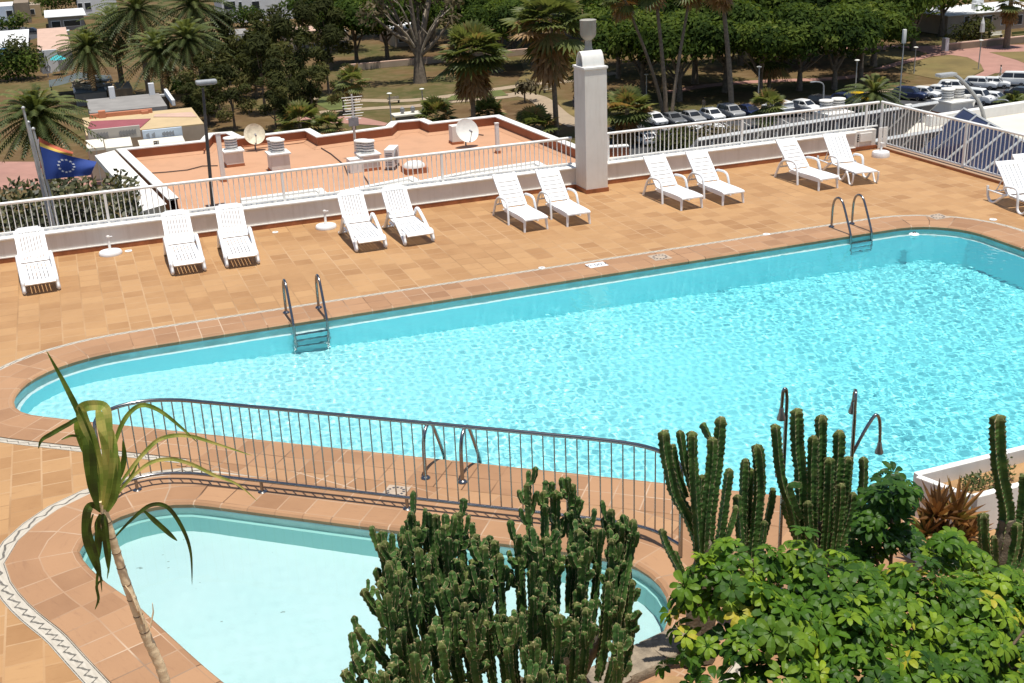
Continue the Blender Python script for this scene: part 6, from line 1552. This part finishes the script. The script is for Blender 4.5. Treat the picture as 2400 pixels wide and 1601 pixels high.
# ---------------------------------------------------------------- street lamps, people, signs
def street_lamp(label, base, topy, kind, head=(0, 0)):
    p = DZ(*base, ZG); h = DY(base[0], topy, p.y).z-ZG; t = thing('street_lamp', label, 'street lamp', p, 0, 'slim street lamps in the park')
    mb = MB(); mb.tube([(0, 0, 0), (0, 0, h)] if kind != 'curve' else catmull([(0, 0, 0), (0, 0, h*.7), (-.25, 0, h*.93), (-1.3, 0, h)], 5), [.10, .07] if kind != 'curve' else [lerp(.12, .06, i/15) for i in range(16)], 8); mb.build('post', M['polel'], t, smooth=60)
    mb = MB()
    if kind == 'curve': mb.box((-1.6, 0, h), (.9, .3, .14), bev=.04)
    elif kind == 'disc': mb.lathe([(.05, h-.1), (.30, h), (.34, h+.07), (.24, h+.13), (.02, h+.17)], n=16)
    else: mb.box((0, 0, h+.8), (.45, .3, 1.7), bev=.05)
    mb.build('lamp_head', M['polel'] if kind == 'curve' else M['dish'], t, smooth=40); return t
street_lamp('pale street lamp with a curved arm at the end of the back row of cars', (1888, 266), 186, 'curve')
street_lamp('tall slim post with white antenna boxes behind the corner of the railings', (2062, 262), 100, 'box')
street_lamp('short street lamp with a disc head above the roadside cars', (2170, 250), 190, 'disc')
street_lamp('slim park lamp at the edge of the sunny lawn oval', (2098, 170), 110, 'disc')
street_lamp('slim park lamp on the pink plaza', (2056+190, 160), 94, 'disc')
street_lamp('slim park lamp among the dark trees above the cars', (1740, 243), 155, 'disc')
street_lamp('slim park lamp left of the date palm by the parking lot', (1962, 232), 140, 'disc')
street_lamp('slim park lamp just right of the white pillar', (1484, 230), 172, 'disc')
street_lamp('slim park lamp right of the antenna mast', (900, 300), 215, 'disc')
street_lamp('slim park lamp by the lawn path, right of the palm bush', (972, 260), 205, 'disc')
M['skin'] = plain('skin', (.40, .24, .16), .6, var=.05); M['cloth1'] = plain('dark_clothes', (.04, .04, .055), .9, var=.2); M['cloth2'] = plain('tan_clothes', (.42, .30, .20), .9, var=.15); M['hair'] = plain('dark_hair', (.03, .02, .015), .8, var=.2); M['cloth3'] = plain('pale_clothes', (.6, .55, .5), .9, var=.1)
def person(label, px, rz, cloth):
    p = DZ(*px, ZG); me = bpy.data.meshes.new('person')
    V = [(0, 0, .95), (0, 0, 1.15), (0, 0, 1.38), (0, 0, 1.50), (0, -.01, 1.60), (0, -.01, 1.72), (-.10, .05, .90), (-.11, -.12, .50), (-.11, .02, .08), (-.11, -.10, .03), (.10, -.02, .90), (.11, .14, .50), (.11, .30, .10), (.11, .18, .04), (-.20, 0, 1.40), (-.27, .10, 1.14), (-.25, -.04, .90), (.20, 0, 1.40), (.27, -.08, 1.14), (.25, -.2, .92)]
    E = [(0, 1), (1, 2), (2, 3), (3, 4), (4, 5), (0, 6), (6, 7), (7, 8), (8, 9), (0, 10), (10, 11), (11, 12), (12, 13), (2, 14), (14, 15), (15, 16), (2, 17), (17, 18), (18, 19)]
    Rr = [.14, .13, .16, .06, .095, .075, .09, .065, .045, .04, .09, .065, .045, .04, .06, .045, .035, .06, .045, .035]
    me.from_pydata(V, E, []); me.materials.append(cloth)
    o = link('person', me, None, p, rz); tag(o, label, 'person')
    m = o.modifiers.new('skin', 'SKIN'); m.use_smooth_shade = True
    for i, r in enumerate(Rr): me.skin_vertices[0].data[i].radius = (r, r*.85)
    me.skin_vertices[0].data[0].use_root = True; s = o.modifiers.new('sub', 'SUBSURF'); s.levels = 1; s.render_levels = 1
    mb = MB(); mb.lathe([(.02, 1.55), (.11, 1.62), (.115, 1.70), (.09, 1.79), (.01, 1.83)], (0, .02, 0), 12); mb.build('hair', M['hair'], o, smooth=True)
person('person in dark clothes walking on the park path left of the pillar', (1318, 252), .6, M['cloth1'])
person('person in tan clothes on the pavement behind the grey cars', (1615, 256), 2.2, M['cloth2'])
person('person in pale clothes walking on the pink plaza above the white van', (2296, 178), 1.2, M['cloth3'])
person('person standing on the path beside the walker in dark clothes', (1330, 250), -.5, M['cloth3'])

# ---------------------------------------------------------------- low buildings
M['bwhite'] = plain('far_white_wall', (.68, .68, .68), .85, var=.06, scale=.4); M['bblue'] = plain('far_bluish_wall', (.55, .63, .72), .85, var=.05, scale=.4); M['bbrown'] = plain('far_brown_wall', (.24, .185, .13), .9, var=.15, scale=.4); M['bgrey'] = plain('far_grey_wall', (.25, .235, .22), .9, var=.15, scale=.4)
M['btan'] = plain('far_tan_wall', (.42, .33, .25), .9, var=.12, scale=.4); M['winw'] = plain('far_window_glass', (.03, .035, .04), .15, var=.2, scale=.5); M['maroon'] = plain('maroon_roof', (.27, .075, .085), .8, var=.12, scale=.7); M['orange'] = plain('orange_parapet', (.50, .20, .11), .8, var=.1, scale=.7); M['sand'] = plain('sandy_roof', (.50, .37, .21), .85, var=.1, scale=.5)
M['pinkroof'] = plain('pale_pink_roof', (.52, .35, .27), .85, var=.1, scale=.5); M['canvas'] = plain('cream_awning', (.66, .62, .53), .8, var=.06, scale=1.0); M['canvasb'] = plain('blue_awning', (.10, .25, .50), .8, var=.1); M['turq'] = plain('turquoise_parasol', (.05, .42, .46), .8, var=.1); M['tent'] = plain('dark_grey_tent', (.085, .10, .10), .8, var=.15, scale=.6); M['thatch'] = plain('dry_pergola_wood', (.34, .29, .22), .95, var=.35, scale=1.2, bump=.5)
M['fascia'] = plain('sign_fascia', (.46, .42, .37), .7, var=.05, scale=.6)
def block(name, label, x0, x1, yt, Y, depth, wall, roof, wins=(), zb=ZG, cat='building', lip=.0, rmat=None):
    a, b = DY(x0, yt, Y), DY(x1, yt, Y); zt = (a.z+b.z)/2; W = b.x-a.x; h = zt-zb
    t = thing(name, label, cat, ((a.x+b.x)/2, Y+depth/2, zb))
    mb = MB(); mb.box((0, 0, h/2), (W, depth, h), bev=.04); mb.build('wall', M[wall], t)
    mb = MB(); mb.box((0, 0, h+.07), (W+lip*2, depth+lip*2, .14)); mb.build('roof', M[roof], t)
    for (wx0, wy0, wx1, wy1, m) in wins:
        p, q = DY(wx0, wy0, Y), DY(wx1, wy1, Y); ww, hh = q.x-p.x, p.z-q.z
        fr = MB(); fr.box(((p.x+q.x)/2-t.location.x, -depth/2-.02, (p.z+q.z)/2-zb), (ww+.25, .08, hh+.25)); f = fr.build('window', M['bwhite'], t)
        g = MB(); g.box(((p.x+q.x)/2-t.location.x, -depth/2-.07, (p.z+q.z)/2-zb), (ww, .06, hh)); g.build('pane', M[m], f)
    return t
YB = lambda x, y: DZ(x, y, ZG).y
block('apartment_building', 'long white apartment building with dark windows at the top edge', 500, 790, -60, YB(640, 46), 14, 'bwhite', 'bwhite', [(513, 5, 541, 20, 'winw'), (548, 5, 556, 20, 'winw'), (578, 4, 596, 18, 'winw'), (664, 3, 690, 15, 'winw'), (700, 1, 728, 14, 'winw'), (733, 2, 740, 15, 'winw'), (757, -1, 785, 12, 'winw'), (682, 36, 692, 44, 'winw'), (712, 34, 722, 44, 'winw')])
block('terrace_steps', 'terraced garden steps with a pink paved top below the white apartments', 665, 775, 72, YB(720, 100), 10, 'btan', 'pinkroof', cat='terrace')
block('kiosk', 'small white kiosk roof below the terraced steps', 755, 800, 74, YB(775, 104), 8, 'btan', 'bwhite')
block('low_wall', 'grey park wall under the terraced steps', 560, 800, 106, YB(680, 122), 1.0, 'bgrey', 'bgrey', cat='wall')
block('house', 'white bungalow among trees behind the feathery trees', 520, 580, 80, YB(550, 112), 10, 'bwhite', 'bgrey', [(530, 92, 545, 104, 'winw'), (552, 92, 566, 104, 'winw')])
block('house', 'white house behind the pale-branched tree', 905, 1000, 66, YB(950, 105), 12, 'btan', 'bwhite', [(915, 80, 935, 95, 'winw'), (950, 80, 970, 95, 'winw')])
block('low_wall', 'pinkish park wall behind the big pale-branched tree', 800, 1330, 126, 204, .8, 'btan', 'pinkroof', cat='wall')
block('house', 'pale blue block at the top left corner', -60, 29, 17, YB(10, 55), 14, 'bblue', 'bwhite', [(14, 25, 30, 37, 'winw')])
block('house', 'plain brown block beside the pale blue one', 30, 65, 8, YB(45, 54), 12, 'bbrown', 'bbrown')
block('house', 'small house with a yellow front right of the brown block', 66, 92, 12, YB(80, 40), 10, 'sand', 'btan', [(69, 22, 80, 32, 'winw')])
block('house', 'white house with dark windows at the top, left of the palms', 172, 262, -30, YB(210, 36), 14, 'bwhite', 'bwhite', [(178, 8, 190, 20, 'winw'), (194, 7, 210, 21, 'winw')])
block('canopy', 'flat white terrace canopy in front of the white house', 108, 192, 38, YB(150, 70), 20, 'bgrey', 'bwhite', [(118, 50, 140, 62, 'winw'), (146, 48, 185, 58, 'winw')], lip=.6)
block('low_wall', 'grey garden wall below the white canopy', 93, 160, 74, YB(125, 92), 2.0, 'bgrey', 'bwhite', cat='wall')
block('shop', 'long low shop with a white roof and blue awning at far left', -40, 62, 116, YB(20, 138), 40, 'btan', 'bwhite', lip=.3)
block('shop', 'white shop with a pale pink roof beside the turquoise parasol', 86, 165, 120, YB(120, 164), 46, 'bgrey', 'pinkroof')
block('shop', 'white parapet front of the shop under the pale pink roof', 88, 130, 117, YB(120, 164)-1.0, .6, 'bwhite', 'bwhite')
_y = YB(20, 138)-1.5; p = DY(-20, 124, _y); mb = MB(); q = DY(36, 124, _y)
t = thing('awning', 'blue awning along the long low shop at far left', 'awning', p); w = q.x-p.x
mb.face([(0, 3, .6), (w, 3, .6), (w, 0, -.35), (0, 0, -.35)]); mb.build('canvas', M['canvasb'], t); mb = MB(); mb.box((w/2, 0, -.5), (w, .06, .3)); mb.build('valance', M['canvas'], t); mb = MB(); mb.tube([(.1, 0, -.4), (.1, 0, ZG-p.z)], .05, 6); mb.build('post', M['polel'], t)
_y = YB(133, 172); p = DY(131, 127, _y); t = thing('market_parasol', 'turquoise parasol in front of the white shop', 'parasol', (p.x, _y, ZG)); h = p.z-ZG
mb = MB(); mb.lathe([(1.5, h-.7), (.9, h-.25), (.05, h+.1)], n=8); mb.build('canopy', M['turq'], t); mb = MB(); mb.tube([(0, 0, 0), (0, 0, h)], .04, 6); mb.build('pole', M['polel'], t)
_y = YB(106, 178); a = DY(92, 136, _y); b = DY(121, 168, _y); t = thing('billboard', 'white billboard panel with a dark sketchy emblem at far left', 'billboard', ((a.x+b.x)/2, _y, ZG)); zc = (a.z+b.z)/2-ZG; bw, bh = b.x-a.x, a.z-b.z
mb = MB(); mb.box((0, 0, zc), (bw, .12, bh), bev=.02); mb.build('board', M['bwhite'], t); mb = MB(); mb.box((0, .1, zc/2-bh/4), (.2, .15, zc)); mb.build('post', M['polel'], t)
mb = MB()
for pts in ([(-.5, .3), (-.35, -.1), (-.2, .2), (-.1, -.3)], [(-.1, -.35), (.1, -.5), (.35, -.4)], [(.1, -.1), (.25, .15), (.45, -.1), (.3, -.3)], [(-.55, .5), (-.4, .55), (-.3, .4)]): mb.tube([(x*bw*.8, -.075, zc+y*bh*.7) for x, y in pts], .07, 5)
mb.build('emblem', M['grille'], t)
# restaurant row with its roofs, signs and awnings
t = block('restaurant', 'restaurant with a maroon, sandy and pink flat roof behind the terracotta roof', 196, 470, 300, 138, 12, 'btan', 'sand')
Hh = t.dimensions; zt = DY(330, 300, 138).z-ZG; cx = t.location.x
def roofsheet(nm, px, mat, lift, par):
    P = [DZ(x, y, ZG+zt+.14+lift)-par.location for x, y in px]; q = [(p.x, p.y) for p in P]; q = q if ccw(q) else q[::-1]
    mb = MB(); mb.prism(q, zt+.14, zt+.14+lift); mb.build(nm, M[mat], par)
roofsheet('maroon_roof', [(200, 297), (322, 293), (346, 272), (208, 278)], 'maroon', .05, t)
roofsheet('pink_roof', [(352, 268), (356, 262), (440, 257), (452, 268)], 'pinkroof', .04, t)
mb = MB(); a = DY(204, 266, 149)-t.location; b = DY(350, 257, 149)-t.location; mb.box(((a.x+b.x)/2, (149-t.location.y), (zt+.2+a.z)/2), (b.x-a.x, .5, a.z-zt+.1), bev=.05); mb.build('orange_parapet', M['orange'], t)
for x in (233, 332):
    q = DY(x, 254, 148.7)-t.location; mb = MB(); mb.box((q.x, q.y, (zt+q.z)/2), (.8, .8, q.z-zt), bev=.05); mb.build('chimney', M['orange'], t)
t2 = block('restaurant_annex', 'low grey annex with a pale parapet behind the orange parapet', 205, 385, 254, 151, 11, 'bgrey', 'bgrey')
zt2 = DY(300, 254, 151).z-ZG
for (x0, x1, y, dy) in ((205, 385, 237, 10.6), (310, 360, 243, 6)):
    a, b = DY(x0, y, 151+dy), DY(x1, y, 151+dy); mb = MB(); mb.box(((a.x+b.x)/2-t2.location.x, 151+dy-t2.location.y, (zt2+a.z-ZG)/2), (b.x-a.x, .4, max(.3, a.z-ZG-zt2)), bev=.03); mb.build('parapet', M['bwhite'], t2)
a, b = DY(385, 238, 161), DY(362, 260, 151); mb = MB(); mb.box((a.x-t2.location.x, 0, zt2+.35), (.4, 10, .7), bev=.03); mb.build('side_parapet', M['bwhite'], t2)
for x in (260, 352):
    q = DY(x, 232, 161); mb = MB(); mb.box((q.x-t2.location.x, 161-t2.location.y, zt2+.8), (.7, .7, 1.7), bev=.04); mb.build('chimney', M['bwhite'], t2)
def fasc(label, x0, x1, y0, y1, words, mat='fascia'):
    a, b = DY(x0, y0, 137), DY(x1, y1, 137); t = thing('shop_sign', label, 'sign', ((a.x+b.x)/2, 137, (a.z+b.z)/2)); mb = MB(); mb.box((0, 0, 0), (b.x-a.x, .3, a.z-b.z), bev=.03); mb.build('board', M[mat], t)
    for k, (wx0, wx1) in enumerate(words):                      # lettering too small to read: rows of short strokes
        n = max(3, int((wx1-wx0)/2.2)); mb = MB()
        for i in range(n):
            x = lerp(DY(wx0, y0, 137).x, DY(wx1, y0, 137).x, i/n)-t.location.x; mb.box((x, -.165, 0), (.075, .03, (a.z-b.z)*(.26+.1*((i*7) % 3))))
        mb.build('lettering', M['grille'], t)
fasc('long grey sign board with tiny dark lettering over the cream awnings', 200, 324, 299, 314, [(220, 248), (273, 313)])
fasc('second pale sign board with faint lettering right of the long grey one', 326, 420, 300, 314, [(335, 343), (348, 356), (372, 400)], 'bblue')
def awn(label, x0, x1, yt, yb, mat='canvas'):
    a = DY(x0, yt, 136.5); b = DY(x1, yt, 136.5); c = DY(x0, yb, 134); t = thing('awning', label, 'awning', (a.x, 136.5, a.z)); w = b.x-a.x; dz = c.z-a.z
    mb = MB(); mb.face([(0, 0, 0), (0, -2.5, dz), (w, -2.5, dz), (w, 0, 0)]); mb.build('canvas', M[mat], t); mb = MB(); mb.box((w/2, -2.5, dz-.15), (w, .05, .3)); mb.build('valance', M[mat], t)
    mb = MB(); mb.tube([(w*.5, -2.4, dz), (w*.5, -2.4, ZG-a.z)], .05, 6); mb.build('post', M['polel'], t)
awn('cream awning nearest the date palm under the grey sign board', 196, 236, 322, 342); awn('wide cream awning under the grey sign board', 238, 300, 320, 341); awn('cream awning left of the terracotta roof corner with a dark square sign', 316, 420, 322, 336)
a, b = DY(352, 324, 133.5), DY(366, 334, 133.5); t = thing('square_sign', 'small dark square sign with a white figure on the cream awning', 'sign', ((a.x+b.x)/2, 133.5, (a.z+b.z)/2)); mb = MB(); mb.box((0, 0, 0), (b.x-a.x, .12, a.z-b.z)); mb.build('board', M['bbrown'], t)
mb = MB(); mb.box((.15, -.07, 0), (.12, .03, .45)); mb.box((-.12, -.07, .1), (.2, .03, .08)); mb.box((-.12, -.07, -.12), (.2, .03, .08)); mb.build('figure', M['bwhite'], t); mb = MB(); mb.tube([(0, .1, 0), (0, .1, ZG-t.location.z)], .05, 6); mb.build('post', M['pole'], t)
# tent and pergola hut
t = thing('tent', 'dark grey stretched tent roof beyond the large date palm', 'tent', DZ(190, 215, ZG)); h = Hat(t.location, (190, 168))
mb = MB(); nx = 8
for i in range(nx):
    for j in range(6):
        f = lambda i, j: Vector((lerp(-4.8, 4.8, i/nx), lerp(-4, 4, j/6), h-.9*abs(math.sin(i/nx*3.14+1.57))-.5*abs(j/6-.5)))
        mb.face([f(i, j), f(i+1, j), f(i+1, j+1), f(i, j+1)])
mb.build('canvas', M['tent'], t, smooth=True)
for s in ((-4.6, -3.8), (4.6, -3.8), (-4.6, 3.8), (4.6, 3.8)):
    mb = MB(); mb.tube([(*s, 0), (*s, h-1.0)], .08, 6); mb.build('pole', M['pole'], t)
t = block('pergola_hut', 'hut with a grey front and a roof of tangled pale driftwood', 172, 245, 214, YB(208, 242), 12, 'bgrey', 'tent'); zt = DY(208, 214, YB(208, 242)).z-ZG
W2 = t.children[0].dimensions.x/2
for k in range(34):
    a = T_.uniform(-.6, .6); x, y = T_.uniform(-W2*.9, W2*.9), T_.uniform(-4, 4); L = T_.uniform(1.0, 2.4); mb = MB(); d = Vector((math.cos(a), math.sin(a), T_.uniform(-.1, .1)))*L/2; c = Vector((x, y, zt+T_.uniform(.2, 1.0)))
    mb.tube([c-d, c+Vector((0, .1, .12)), c+d], [.10, .12, .07], 5); mb.build('branch', M['thatch'], t)
for s in (-1, 1):
    mb = MB(); mb.box((s*W2, 0, zt+.15), (.3, 9, .3)); mb.build('beam', M['bwhite'], t)
block('side_wall', 'brown side wall to the right of the driftwood hut', 247, 305, 207, YB(270, 240), 8, 'bbrown', 'bbrown', cat='wall')
# house at upper right
t = block('flat_roofed_house', 'flat-roofed house with a cream front and terrace at upper right', 2178, 2420, 26, YB(2270, 72), 12, 'btan', 'bwhite', [(2215, 38, 2222, 60, 'winw'), (2258, 38, 2275, 58, 'winw'), (2300, 36, 2318, 55, 'winw'), (2330, 36, 2345, 55, 'winw')], lip=.5)
zt = DY(2270, 26, YB(2270, 72)).z-ZG
for x, y, w in ((-8, 2, 1.4), (-3, -2, 1.0), (2, 3, 1.8), (6, 0, 1.2), (10, 2, 1.5)):
    mb = MB(); mb.box((x, y, zt+.6), (w, w*.7, 1.0), bev=.03); mb.build('roof_unit', M['bwhite'], t)
block('low_wall', 'brown garden wall with a white coping below the flat-roofed house', 2180, 2420, 90, YB(2270, 107), .8, 'bbrown', 'pinkroof', cat='wall')
block('gate_pillar', 'short white gate pillar at the left end of the brown garden wall', 2172, 2180, 90, YB(2270, 107)-.6, 1.0, 'bwhite', 'bwhite', cat='pillar')
for x, lab in ((2285, 'pale bench on the terrace of the flat-roofed house'), (2340, 'green bench on the terrace at the right edge')):
    p = DZ(x, 86, ZG); t = thing('bench', lab, 'bench', p); mb = MB(); mb.box((0, 0, .45), (3.0, .5, .08)); mb.build('seat', M['lawng'] if x > 2300 else M['canvas'], t); mb = MB(); mb.box((0, .25, .8), (3.0, .06, .45)); mb.build('backrest', M['lawng'] if x > 2300 else M['canvas'], t)
    for s in (-1, 1):
        mb = MB(); mb.box((s*1.3, 0, .2), (.1, .5, .42)); mb.build('leg', M['pole'], t)
p = DZ(2252, 96, ZG); t = thing('closed_parasol', 'closed white parasol standing in front of the flat-roofed house', 'parasol', p); h = Hat(p, (2252, 40)); mb = MB(); mb.lathe([(.12, h*.35), (.45, h*.4), (.35, h*.75), (.05, h)], n=8); mb.build('cloth', M['bwhite'], t); mb = MB(); mb.tube([(0, 0, 0), (0, 0, h)], .05, 6); mb.build('pole', M['polel'], t)
p = DZ(2310, 110, ZG); fanpalm('fan_palm', 'dark palm in front of the flat-roofed house at the right edge', G_F, p, Hat(p, (2310, 2)), 3.2, T_, 30, 1.5, .45, 30)
# small park furniture
for x, y, lab in ((905, 238, 'park bench beside the round cactus bush on the lawn path'), (1260, 212, 'pale park bench under the tall brown-skirted palm')):
    p = DZ(x, y, ZG); t = thing('park_bench', lab, 'bench', p, .2); mb = MB(); mb.box((0, 0, .45), (1.8, .45, .07)); mb.build('seat', M['thatch'], t); mb = MB(); mb.box((0, .22, .8), (1.8, .06, .4)); mb.build('backrest', M['thatch'], t)
    for s in (-1, 1):
        mb = MB(); mb.box((s*.75, 0, .21), (.09, .45, .42)); mb.build('leg', M['pole'], t)
p = DZ(935, 292, ZG); t = thing('barbecue_shelter', 'small stone shelter with a pale slab roof and two dark figures on it', 'shelter', p); mb = MB(); mb.box((0, 0, .8), (2.6, 1.6, 1.6), bev=.05); mb.build('base', M['bgrey'], t); mb = MB(); mb.box((0, 0, 1.7), (3.8, 2.2, .25), bev=.05); mb.build('slab', M['canvas'], t)
for x in (-.5, .9):
    mb = MB(); mb.lathe([(.1, 1.8), (.32, 2.1), (.3, 2.5), (.05, 2.7)], (x, 0, 0), 10); mb.build('urn', M['grille'], t)
